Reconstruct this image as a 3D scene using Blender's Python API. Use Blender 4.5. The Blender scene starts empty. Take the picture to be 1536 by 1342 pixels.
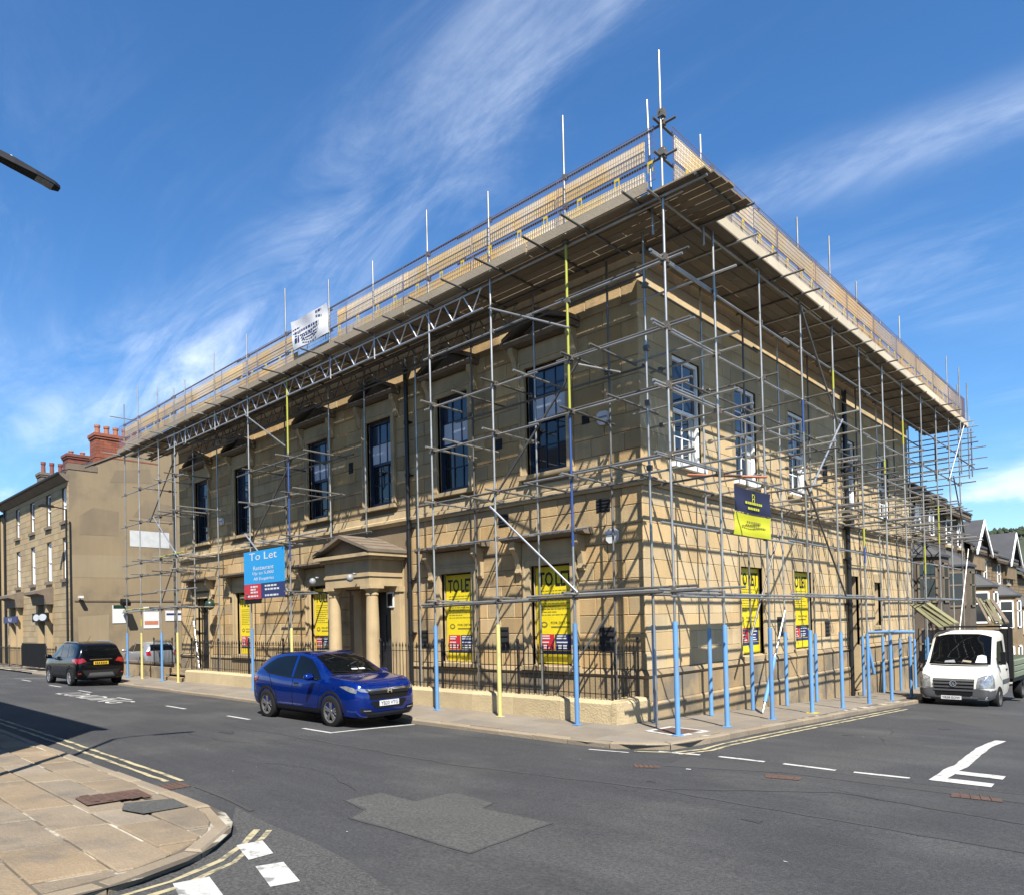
import bpy, bmesh, math, random
from mathutils import Vector, Matrix
from mathutils.bvhtree import BVHTree

random.seed(7)
S = bpy.context.scene
COL = S.collection

# ---------------------------------------------------------------- camera
YAW, PITCH, ROLL, FPX = 0.79315, 0.013744, -0.022306, 1078.0
fw = Vector((-math.sin(YAW)*math.cos(PITCH), math.cos(YAW)*math.cos(PITCH), math.sin(PITCH)))
rt = Vector((math.cos(YAW), math.sin(YAW), 0.0))
up = rt.cross(fw)
cr, sr = math.cos(ROLL), math.sin(ROLL)
rt2 = rt*cr + up*sr
up2 = up*cr - rt*sr
cam_data = bpy.data.cameras.new('camera')
cam = bpy.data.objects.new('camera', cam_data)
COL.objects.link(cam)
cam.matrix_world = Matrix(((rt2.x, up2.x, -fw.x, 8.041), (rt2.y, up2.y, -fw.y, -13.596), (rt2.z, up2.z, -fw.z, 2.1), (0, 0, 0, 1)))
cam_data.sensor_fit = 'HORIZONTAL'
cam_data.sensor_width = 36.0
cam_data.lens = 36.0*FPX/1536.0
cam_data.shift_x = 0.0556
cam_data.shift_y = 0.1598
cam_data.clip_start = 0.05
cam_data.clip_end = 6000
S.camera = cam

# ---------------------------------------------------------------- sun and sky
SUN_EL = math.radians(51.5)
SUN_DIR = Vector((0.785*math.cos(SUN_EL), -0.62*math.cos(SUN_EL), math.sin(SUN_EL))).normalized()   # towards the sun
sd = bpy.data.lights.new('sun', 'SUN')
sd.energy = 5.0
sd.angle = math.radians(0.53)
sd.color = (1.0, 0.95, 0.86)
sun = bpy.data.objects.new('sun', sd)
sun.rotation_euler = (-SUN_DIR).to_track_quat('-Z', 'Y').to_euler()
sun.location = (20, -20, 40)
COL.objects.link(sun)

world = bpy.data.worlds.new('World')
S.world = world
world.use_nodes = True
wt = world.node_tree
for n in list(wt.nodes):
    wt.nodes.remove(n)
wout = wt.nodes.new('ShaderNodeOutputWorld')
wbg = wt.nodes.new('ShaderNodeBackground')
wbg.inputs['Strength'].default_value = 0.078
sky = wt.nodes.new('ShaderNodeTexSky')
sky.sky_type = 'NISHITA'
sky.sun_disc = False
sky.sun_elevation = SUN_EL
sky.sun_rotation = math.atan2(SUN_DIR.x, SUN_DIR.y)
sky.altitude = 150
sky.air_density = 1.15
sky.dust_density = 0.0
sky.ozone_density = 8.5


def wn(t, **kw):
    n = wt.nodes.new(t)
    for k, v in kw.items():
        setattr(n, k, v)
    return n


def wmath(op, a, b=None, clamp=False):
    n = wn('ShaderNodeMath', operation=op, use_clamp=clamp)
    for i, v in enumerate((a, b)):
        if v is None:
            continue
        if isinstance(v, (int, float)):
            n.inputs[i].default_value = v
        else:
            wt.links.new(v, n.inputs[i])
    return n.outputs[0]


wtc = wn('ShaderNodeTexCoord')
wsep = wn('ShaderNodeSeparateXYZ')
wt.links.new(wtc.outputs['Generated'], wsep.inputs[0])
zden = wmath('ADD', wmath('MAXIMUM', wsep.outputs[2], 0.0), 0.22)
wcomb = wn('ShaderNodeCombineXYZ')
wt.links.new(wmath('DIVIDE', wsep.outputs[0], zden), wcomb.inputs[0])
wt.links.new(wmath('DIVIDE', wsep.outputs[1], zden), wcomb.inputs[1])


def wnoise(rot, scale, detail, rough, nscale, dist=0.0):
    mp = wn('ShaderNodeMapping')
    mp.inputs['Rotation'].default_value = (0, 0, rot)
    mp.inputs['Scale'].default_value = scale
    wt.links.new(wcomb.outputs[0], mp.inputs[0])
    nz = wn('ShaderNodeTexNoise')
    nz.inputs['Scale'].default_value = nscale
    nz.inputs['Detail'].default_value = detail
    nz.inputs['Roughness'].default_value = rough
    nz.inputs['Distortion'].default_value = dist
    wt.links.new(mp.outputs[0], nz.inputs['Vector'])
    return nz.outputs[0]


def wramp(v, a, b):
    m = wn('ShaderNodeMapRange', interpolation_type='SMOOTHSTEP')
    m.inputs[1].default_value = a
    m.inputs[2].default_value = b
    wt.links.new(v, m.inputs[0])
    return m.outputs[0]


def wband(d1, d2, width):
    """soft streak of cirrus along the great circle through two directions"""
    n = Vector(d1).cross(Vector(d2)).normalized()
    dp = wn('ShaderNodeVectorMath', operation='DOT_PRODUCT')
    wt.links.new(wtc.outputs['Generated'], dp.inputs[0])
    dp.inputs[1].default_value = n
    q = wmath('DIVIDE', dp.outputs['Value'], width)
    return wmath('POWER', 2.718, wmath('MULTIPLY', wmath('MULTIPLY', q, q), -1.0))


wisps = wnoise(math.radians(-38), (0.75, 2.3, 1), 10, 0.66, 2.1, 1.1)
finew = wnoise(math.radians(-30), (0.9, 1.7, 1), 9, 0.62, 4.0, 0.5)
broad = wnoise(math.radians(-20), (0.8, 1.5, 1), 3, 0.5, 1.1, 0.3)
cirrus = wmath('MULTIPLY', wmath('MULTIPLY', wramp(wisps, 0.42, 0.85), wramp(finew, 0.2, 0.8)), wramp(broad, 0.40, 0.75))
b1 = wband((-0.85, 0.42, 0.33), (-0.50, 0.60, 0.63), 0.07)
b2 = wband((-0.34, 0.81, 0.47), (-0.10, 0.87, 0.475), 0.026)
b3 = wband((-0.93, 0.20, 0.29), (-0.87, 0.36, 0.33), 0.05)
bands = wmath('ADD', wmath('ADD', wmath('MULTIPLY', b1, 0.36), wmath('MULTIPLY', b2, 0.33)), wmath('MULTIPLY', b3, 0.25))
bands = wmath('MULTIPLY', bands, wmath('MULTIPLY', wramp(wisps, 0.28, 0.74), wramp(finew, 0.10, 0.75)))
cum_n = wnoise(0.4, (1.0, 1.0, 1.0), 8, 0.55, 1.35, 0.2)
low = wramp(wsep.outputs[2], 0.20, 0.115)
cumulus = wmath('MULTIPLY', wramp(cum_n, 0.50, 0.62), low)
cover = wmath('ADD', wmath('MULTIPLY', cirrus, 0.42), bands)
cover = wmath('MINIMUM', wmath('ADD', cover, wmath('MULTIPLY', cumulus, 0.75)), 0.86)
wmix = wn('ShaderNodeMix', data_type='RGBA')
wt.links.new(cover, wmix.inputs[0])
whs = wn('ShaderNodeHueSaturation')
whs.inputs['Saturation'].default_value = 1.12
wt.links.new(sky.outputs[0], whs.inputs['Color'])
wt.links.new(whs.outputs[0], wmix.inputs[6])
wmix.inputs[7].default_value = (7.0, 7.6, 8.4, 1)
wt.links.new(wmix.outputs[2], wbg.inputs['Color'])
wt.links.new(wbg.outputs[0], wout.inputs[0])

S.view_settings.view_transform = 'Standard'
S.view_settings.look = 'None'
S.view_settings.exposure = 1.25
S.view_settings.gamma = 1.0
S.cycles.use_denoising = True
S.cycles.max_bounces = 6
S.cycles.diffuse_bounces = 2
S.cycles.glossy_bounces = 3
S.cycles.transparent_max_bounces = 8


# ---------------------------------------------------------------- helpers: materials
def mat(name, col, rough=0.75, metal=0.0, var=0.12, vscale=2.5, fine=0.0, fscale=60.0, bump=0.0, bscale=80.0,
        rnd=0.0, warm=0.0, coat=0.0, spec=0.5, stain=None, emit=None, streak=0.0, sscale=(5.0, 5.0, 0.45)):
    kk = 0.64+0.36*metal
    col = tuple(c*kk for c in col)
    if stain:
        stain = (*stain[:3], tuple(c*kk for c in stain[3]), stain[4])
    m = bpy.data.materials.new(name)
    m.use_nodes = True
    nt = m.node_tree
    b = nt.nodes['Principled BSDF']
    b.inputs['Roughness'].default_value = rough
    b.inputs['Metallic'].default_value = metal
    b.inputs['Specular IOR Level'].default_value = spec
    if coat:
        b.inputs['Coat Weight'].default_value = coat
        b.inputs['Coat Roughness'].default_value = 0.03
    geo = nt.nodes.new('ShaderNodeNewGeometry')
    L = nt.links.new

    def mth(op, a, c=None):
        n = nt.nodes.new('ShaderNodeMath')
        n.operation = op
        for i, v in enumerate((a, c)):
            if v is None:
                continue
            if isinstance(v, (int, float)):
                n.inputs[i].default_value = v
            else:
                L(v, n.inputs[i])
        return n.outputs[0]

    def noise(scale, detail, rough_=0.55, vec=None):
        n = nt.nodes.new('ShaderNodeTexNoise')
        n.inputs['Scale'].default_value = scale
        n.inputs['Detail'].default_value = detail
        n.inputs['Roughness'].default_value = rough_
        L(vec if vec is not None else geo.outputs['Position'], n.inputs['Vector'])
        return n.outputs[0]
    val = None
    if var:
        val = mth('ADD', mth('MULTIPLY', mth('SUBTRACT', noise(vscale, 5), 0.5), var*4.0), 1.0)
    if fine:
        f = mth('ADD', mth('MULTIPLY', mth('SUBTRACT', noise(fscale, 2, 0.7), 0.5), fine*4.0), 1.0)
        val = f if val is None else mth('MULTIPLY', val, f)
    if streak:
        mp = nt.nodes.new('ShaderNodeMapping')
        mp.inputs['Scale'].default_value = sscale
        L(geo.outputs['Position'], mp.inputs[0])
        f = mth('ADD', mth('MULTIPLY', mth('SUBTRACT', noise(1.0, 6, 0.6, mp.outputs[0]), 0.5), streak*4.0), 1.0)
        val = f if val is None else mth('MULTIPLY', val, f)
    hsh = None
    if rnd or warm:
        oi = nt.nodes.new('ShaderNodeObjectInfo')
        hsh = mth('FRACT', mth('ADD', oi.outputs['Random'], geo.outputs['Random Per Island']))
        if rnd:
            f = mth('ADD', mth('MULTIPLY', mth('SUBTRACT', hsh, 0.5), rnd*2.0), 1.0)
            val = f if val is None else mth('MULTIPLY', val, f)
    rgb = nt.nodes.new('ShaderNodeRGB')
    rgb.outputs[0].default_value = (*col, 1)
    c = rgb.outputs[0]
    if warm:
        mx = nt.nodes.new('ShaderNodeMix')
        mx.data_type = 'RGBA'
        L(mth('FRACT', mth('MULTIPLY', hsh, 7.31)), mx.inputs[0])
        L(c, mx.inputs[6])
        mx.inputs[7].default_value = (col[0]*(1+warm*0.25), col[1]*(1-warm*0.25), col[2]*(1-warm), 1)
        c = mx.outputs[2]
    if stain:
        sc, lo, hi, scol, amt = stain
        mr = nt.nodes.new('ShaderNodeMapRange')
        mr.interpolation_type = 'SMOOTHSTEP'
        mr.inputs[1].default_value = lo
        mr.inputs[2].default_value = hi
        mr.inputs[4].default_value = amt
        L(noise(sc, 7, 0.62), mr.inputs[0])
        mx = nt.nodes.new('ShaderNodeMix')
        mx.data_type = 'RGBA'
        L(mr.outputs[0], mx.inputs[0])
        L(c, mx.inputs[6])
        mx.inputs[7].default_value = (*scol, 1)
        c = mx.outputs[2]
    if val is not None:
        vm = nt.nodes.new('ShaderNodeVectorMath')
        vm.operation = 'SCALE'
        L(c, vm.inputs[0])
        L(val, vm.inputs[3])
        c = vm.outputs[0]
    L(c, b.inputs['Base Color'])
    if bump:
        bp = nt.nodes.new('ShaderNodeBump')
        bp.inputs['Strength'].default_value = min(1.0, bump)
        bp.inputs['Distance'].default_value = 0.02
        L(noise(bscale, 4, 0.65), bp.inputs['Height'])
        L(bp.outputs[0], b.inputs['Normal'])
    if emit:
        b.inputs['Emission Color'].default_value = (*emit[0], 1)
        b.inputs['Emission Strength'].default_value = emit[1]
    return m


M = {}
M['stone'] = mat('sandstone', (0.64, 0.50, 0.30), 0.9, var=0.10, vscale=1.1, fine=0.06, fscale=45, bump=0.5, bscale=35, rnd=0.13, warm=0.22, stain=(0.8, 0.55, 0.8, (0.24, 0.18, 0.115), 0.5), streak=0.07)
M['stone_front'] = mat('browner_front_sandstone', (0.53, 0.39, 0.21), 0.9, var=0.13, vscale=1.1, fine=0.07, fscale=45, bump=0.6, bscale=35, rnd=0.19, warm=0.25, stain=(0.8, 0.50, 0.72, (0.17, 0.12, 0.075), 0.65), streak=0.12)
M['tar'] = mat('tar_seal', (0.030, 0.030, 0.031), 0.75, var=0.2, vscale=6)
M['oil'] = mat('oil_stain', (0.040, 0.040, 0.041), 0.75, var=0.3, vscale=5, fine=0.3, fscale=42)
M['joint_pale'] = mat('pale_stone_joint', (0.50, 0.39, 0.24), 0.95, var=0.1)
M['joint'] = mat('stone_joint', (0.26, 0.19, 0.11), 0.95, var=0.1)
M['trim'] = mat('sandstone_trim', (0.54, 0.405, 0.225), 0.88, var=0.12, vscale=1.6, fine=0.05, fscale=50, bump=0.35, bscale=40, stain=(0.9, 0.52, 0.8, (0.17, 0.125, 0.08), 0.6), streak=0.13)
M['weathered'] = mat('weathered_stone', (0.20, 0.155, 0.11), 0.92, var=0.18, vscale=2.2, fine=0.07, fscale=40, bump=0.5, bscale=30, streak=0.08)
M['plinth'] = mat('plinth_stone', (0.40, 0.30, 0.17), 0.9, var=0.14, vscale=1.4, fine=0.07, fscale=40, bump=0.6, bscale=30, rnd=0.12, warm=0.15, stain=(0.9, 0.46, 0.62, (0.17, 0.15, 0.12), 0.75))
M['dwarf'] = mat('pale_dwarf_wall_stone', (0.60, 0.47, 0.27), 0.9, var=0.10, vscale=2.0, fine=0.09, fscale=30, bump=0.9, bscale=25, rnd=0.08, stain=(2.5, 0.6, 0.75, (0.28, 0.2, 0.11), 0.5))
M['asphalt'] = mat('asphalt', (0.047, 0.047, 0.0495), 0.86, var=0.13, vscale=0.5, fine=0.48, fscale=30, bump=0.9, bscale=55, stain=(0.30, 0.45, 0.62, (0.071, 0.070, 0.068), 0.95), streak=0.24, sscale=(0.22, 2.0, 1.0))
M['asphalt_patch'] = mat('asphalt_patch', (0.092, 0.091, 0.084), 0.9, var=0.10, vscale=1.0, fine=0.48, fscale=32, bump=0.9, bscale=75)
M['chippings'] = mat('coarse_chippings', (0.09, 0.088, 0.084), 0.9, var=0.08, vscale=1.0, fine=0.75, fscale=38, bump=1.0, bscale=80)
M['old_asphalt'] = mat('older_asphalt', (0.060, 0.059, 0.058), 0.9, var=0.13, vscale=0.7, fine=0.34, fscale=60, bump=0.8, bscale=80)
M['flag'] = mat('york_flagstone', (0.275, 0.226, 0.165), 0.85, var=0.18, vscale=1.9, fine=0.13, fscale=40, bump=0.6, bscale=30, rnd=0.15, warm=0.22, stain=(1.3, 0.5, 0.7, (0.17, 0.145, 0.115), 0.75))
M['flag_far'] = mat('grey_flagstone', (0.245, 0.212, 0.17), 0.88, var=0.14, vscale=1.3, fine=0.08, fscale=40, bump=0.3, bscale=40, rnd=0.09, warm=0.10, stain=(1.0, 0.5, 0.7, (0.22, 0.195, 0.17), 0.6))
M['mortar'] = mat('pale_mortar', (0.11, 0.09, 0.065), 0.95, var=0.3, vscale=3.0, stain=(1.4, 0.5, 0.58, (0.55, 0.50, 0.40), 0.9))
M['kerb'] = mat('kerb_stone', (0.29, 0.24, 0.175), 0.9, var=0.14, vscale=1.6, fine=0.1, fscale=40, bump=0.5, bscale=30, rnd=0.12, warm=0.12)
M['white_paint'] = mat('road_paint_white', (0.56, 0.55, 0.52), 0.85, var=0.10, vscale=3, fine=0.20, fscale=40, stain=(7.0, 0.54, 0.68, (0.16, 0.16, 0.155), 0.8))
M['yellow_paint'] = mat('road_paint_yellow', (0.50, 0.43, 0.25), 0.85, var=0.08, vscale=3, fine=0.1, fscale=60, stain=(5.0, 0.48, 0.62, (0.11, 0.105, 0.09), 0.85))
M['rust_iron'] = mat('rusted_iron', (0.13, 0.075, 0.055), 0.8, 0.2, var=0.25, vscale=12, bump=0.6, bscale=120)
M['steel'] = mat('galvanised_tube', (0.40, 0.395, 0.37), 0.42, 0.75, var=0.28, vscale=1.6, fine=0.08, fscale=30, rnd=0.2, stain=(3.0, 0.6, 0.72, (0.16, 0.11, 0.075), 0.6))
M['dark_steel'] = mat('weathered_tube', (0.145, 0.14, 0.13), 0.55, 0.55, var=0.25, vscale=1.6, rnd=0.22, stain=(3.0, 0.55, 0.70, (0.15, 0.09, 0.055), 0.6))
M['coupler'] = mat('scaffold_coupler', (0.17, 0.15, 0.125), 0.55, 0.55, var=0.3, vscale=9)
M['alu'] = mat('bright_aluminium', (0.62, 0.63, 0.63), 0.33, 0.85, var=0.12, vscale=2)
M['sleeve_blue'] = mat('blue_foam_sleeve', (0.13, 0.33, 0.64), 0.7, var=0.12, vscale=2.5, rnd=0.14, stain=(4, 0.52, 0.7, (0.22, 0.29, 0.36), 0.65))
M['sleeve_yellow'] = mat('pale_yellow_sleeve', (0.70, 0.61, 0.22), 0.7, var=0.1, vscale=2.5, stain=(4, 0.54, 0.7, (0.42, 0.36, 0.20), 0.6))
M['paint_lime'] = mat('lime_tube_paint', (0.45, 0.46, 0.05), 0.5, var=0.08, vscale=3)
M['paint_blue'] = mat('blue_tube_paint', (0.025, 0.075, 0.26), 0.5, var=0.1, vscale=3)
M['paint_orange'] = mat('orange_tube_paint', (0.60, 0.22, 0.12), 0.5, var=0.1, vscale=3)
M['board'] = mat('scaffold_board', (0.25, 0.205, 0.145), 0.85, var=0.14, vscale=1.4, fine=0.08, fscale=30, bump=0.35, bscale=20, rnd=0.22, warm=0.18)
M['toe'] = mat('pale_toe_board', (0.33, 0.275, 0.20), 0.85, var=0.14, vscale=1.0, fine=0.06, fscale=30, bump=0.3, bscale=20, rnd=0.12)
M['gold_board'] = mat('fresh_timber_guard_board', (0.86, 0.66, 0.32), 0.8, var=0.18, vscale=0.9, fine=0.06, fscale=25, rnd=0.16, warm=0.35, stain=(0.7, 0.45, 0.6, (0.80, 0.70, 0.55), 0.8))
M['cream_board'] = mat('cream_guard_board', (0.74, 0.64, 0.47), 0.8, var=0.14, vscale=0.9, fine=0.06, fscale=25, rnd=0.12, warm=0.15)
M['mesh'] = mat('purple_grey_wire', (0.17, 0.15, 0.23), 0.5, 0.2, var=0.0)
M['yellow_tag'] = mat('yellow_tag', (0.75, 0.52, 0.03), 0.5, var=0.05)
M['black_iron'] = mat('black_iron', (0.012, 0.012, 0.013), 0.5, 0.0, var=0.2, vscale=4, spec=0.35)
M['black'] = mat('matt_black', (0.006, 0.006, 0.007), 0.65, var=0.0, spec=0.25)
M['dark'] = mat('dark_interior', (0.016, 0.016, 0.018), 0.8, var=0.0)
M['glass'] = mat('window_glass', (0.012, 0.016, 0.022), 0.04, var=0.0, spec=0.8)
M['glass_blue'] = mat('upper_window_glass', (0.05, 0.065, 0.10), 0.06, var=0.15, vscale=1.2, spec=0.9)
M['blind'] = mat('pale_blind', (0.80, 0.84, 0.90), 0.8, var=0.05)
M['curtain'] = mat('white_net_curtain', (0.62, 0.63, 0.62), 0.8, var=0.12, vscale=3)
M['blue_frame'] = mat('dark_blue_window_paint', (0.014, 0.034, 0.075), 0.45, var=0.1)
M['white_frame'] = mat('white_window_paint', (1.22, 1.22, 1.18), 0.5, var=0.05)
M['pipe'] = mat('black_cast_pipe', (0.014, 0.014, 0.015), 0.4, 0.1, var=0.2, vscale=3)
M['poster'] = mat('yellow_poster', (0.92, 0.72, 0.02), 0.5, var=0.06, vscale=2.5, bump=0.5, bscale=5)
M['ink'] = mat('black_ink', (0.012, 0.014, 0.012), 0.5, var=0.0)
M['grey_ink'] = mat('olive_small_print', (0.25, 0.20, 0.03), 0.5, var=0.0)
M['red'] = mat('red_print', (0.62, 0.03, 0.045), 0.5, var=0.03)
M['navy'] = mat('navy_print', (0.025, 0.035, 0.14), 0.5, var=0.03)
M['cyan'] = mat('cyan_board', (0.01, 0.36, 0.80), 0.4, var=0.03)
M['white'] = mat('white_plastic', (0.80, 0.80, 0.80), 0.45, var=0.03)
M['grey_plastic'] = mat('grey_plastic', (0.30, 0.31, 0.32), 0.5, var=0.05)
M['banner_yellow'] = mat('banner_yellow', (0.68, 0.68, 0.02), 0.6, var=0.05)
M['banner_navy'] = mat('banner_navy', (0.018, 0.018, 0.055), 0.6, var=0.08)
M['tarp'] = mat('white_tarp', (0.74, 0.74, 0.76), 0.7, var=0.10, vscale=4)
M['render'] = mat('tan_render', (0.31, 0.235, 0.14), 0.95, var=0.10, vscale=0.45, fine=0.03, fscale=20, bump=0.15, bscale=15, stain=(0.35, 0.47, 0.62, (0.21, 0.165, 0.11), 0.8), streak=0.04)
M['render_dark'] = mat('patched_render_dark', (0.255, 0.195, 0.125), 0.95, var=0.14, vscale=0.8, streak=0.06)
M['render_pale'] = mat('patched_render_pale', (0.34, 0.265, 0.165), 0.95, var=0.10, vscale=0.6, streak=0.05)
M['far_stone'] = mat('neighbour_stone', (0.44, 0.34, 0.20), 0.9, var=0.12, vscale=1.2, fine=0.05, fscale=15, rnd=0.12, warm=0.15, stain=(0.6, 0.52, 0.72, (0.27, 0.20, 0.13), 0.6))
M['slate'] = mat('grey_slate', (0.062, 0.062, 0.066), 0.7, var=0.2, vscale=1.5, rnd=0.15)
M['brick'] = mat('red_brick', (0.28, 0.085, 0.045), 0.9, var=0.16, vscale=3, fine=0.1, fscale=12, rnd=0.2)
M['brick_dark'] = mat('sooty_brick', (0.20, 0.065, 0.045), 0.9, var=0.2, vscale=3, rnd=0.2)
M['pot'] = mat('terracotta_pot', (0.40, 0.16, 0.09), 0.85, var=0.15, vscale=4)
M['terrace'] = mat('terrace_stone', (0.24, 0.175, 0.10), 0.92, var=0.25, vscale=1.6, fine=0.10, fscale=7, bump=0.5, bscale=6, rnd=0.2, warm=0.2)
M['terrace_soot'] = mat('soot_black_stone', (0.10, 0.077, 0.054), 0.92, var=0.25, vscale=1.6, fine=0.10, fscale=7, bump=0.5, bscale=6, rnd=0.25)
M['terrace_joint'] = mat('terrace_joint', (0.15, 0.11, 0.065), 0.95, var=0.2)
M['hill'] = mat('moorland', (0.055, 0.065, 0.028), 0.95, var=0.35, vscale=0.02)
M['tree'] = mat('hill_tree_leaf', (0.035, 0.05, 0.018), 0.9, var=0.3, vscale=0.3)
M['earth'] = mat('wide_ground', (0.10, 0.095, 0.075), 0.95, var=0.2, vscale=0.05)
M['car_blue'] = mat('metallic_blue_paint', (0.0006, 0.020, 0.19), 0.16, 0.45, var=0.0, coat=0.8, spec=0.3)
M['car_black'] = mat('black_car_paint', (0.002, 0.0024, 0.004), 0.2, 0.0, var=0.0, coat=0.35, spec=0.2)
M['car_silver'] = mat('silver_car_paint', (0.42, 0.44, 0.47), 0.3, 0.6, var=0.0, coat=1.0)
M['car_grey'] = mat('dark_grey_car_paint', (0.05, 0.052, 0.058), 0.3, 0.5, var=0.0, coat=1.0)
M['car_white'] = mat('white_van_paint', (0.78, 0.76, 0.68), 0.35, 0.0, var=0.04, vscale=1.5, coat=0.5)
M['car_glass'] = mat('vehicle_glass', (0.004, 0.005, 0.006), 0.03, var=0.0, spec=0.3)
M['cladding'] = mat('grey_black_plastic', (0.014, 0.014, 0.015), 0.6, var=0.06, spec=0.25)
M['bumper_grey'] = mat('grey_bumper_plastic', (0.085, 0.088, 0.092), 0.55, var=0.08)
M['tyre'] = mat('tyre_rubber', (0.016, 0.0155, 0.0155), 0.9, var=0.1, spec=0.2)
M['rim'] = mat('dark_alloy', (0.20, 0.195, 0.19), 0.45, 0.6, var=0.0)
M['rim_bright'] = mat('bright_alloy', (0.50, 0.50, 0.52), 0.3, 0.85, var=0.0)
M['chrome'] = mat('chrome', (0.72, 0.73, 0.75), 0.12, 1.0, var=0.0)
M['headlamp'] = mat('headlamp_lens', (0.30, 0.31, 0.32), 0.08, 0.45, var=0.55, vscale=14, coat=1.0)
M['tail'] = mat('tail_lamp_lens', (0.33, 0.012, 0.015), 0.12, var=0.15, vscale=14, coat=1.0)
M['plate_white'] = mat('white_number_plate', (0.80, 0.80, 0.78), 0.4, var=0.0)
M['plate_yellow'] = mat('yellow_number_plate', (0.80, 0.50, 0.02), 0.4, var=0.0)
M['dropside'] = mat('green_grey_dropside', (0.20, 0.235, 0.155), 0.6, 0.1, var=0.15, vscale=2)
M['timber_green'] = mat('weathered_green_timber', (0.21, 0.20, 0.10), 0.85, var=0.2, vscale=2, rnd=0.25)
M['green_bin'] = mat('dark_green_lamp', (0.015, 0.05, 0.03), 0.4, var=0.1)
M['door_dark'] = mat('dark_painted_door', (0.02, 0.022, 0.028), 0.4, var=0.1)


# ---------------------------------------------------------------- helpers: objects
def wm(o):
    m = Matrix.LocRotScale(o.location, o.rotation_euler, o.scale)
    if o.parent:
        return wm(o.parent) @ o.matrix_parent_inverse @ m
    return m


def put(o, parent, world=True):
    COL.objects.link(o)
    if parent is not None:
        o.parent = parent
        if world:
            o.matrix_parent_inverse = wm(parent).inverted()
    return o


def tag(o, label=None, cat=None, group=None, kind=None):
    if label:
        o['label'] = label
    if cat:
        o['category'] = cat
    if group:
        o['group'] = group
    if kind:
        o['kind'] = kind
    return o


def thing(name, label, cat, loc=(0, 0, 0), rz=0.0, group=None):
    o = bpy.data.objects.new(name, None)
    o.empty_display_size = 0.2
    o.location = loc
    o.rotation_euler = (0, 0, rz)
    COL.objects.link(o)
    return tag(o, label, cat, group)


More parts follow.
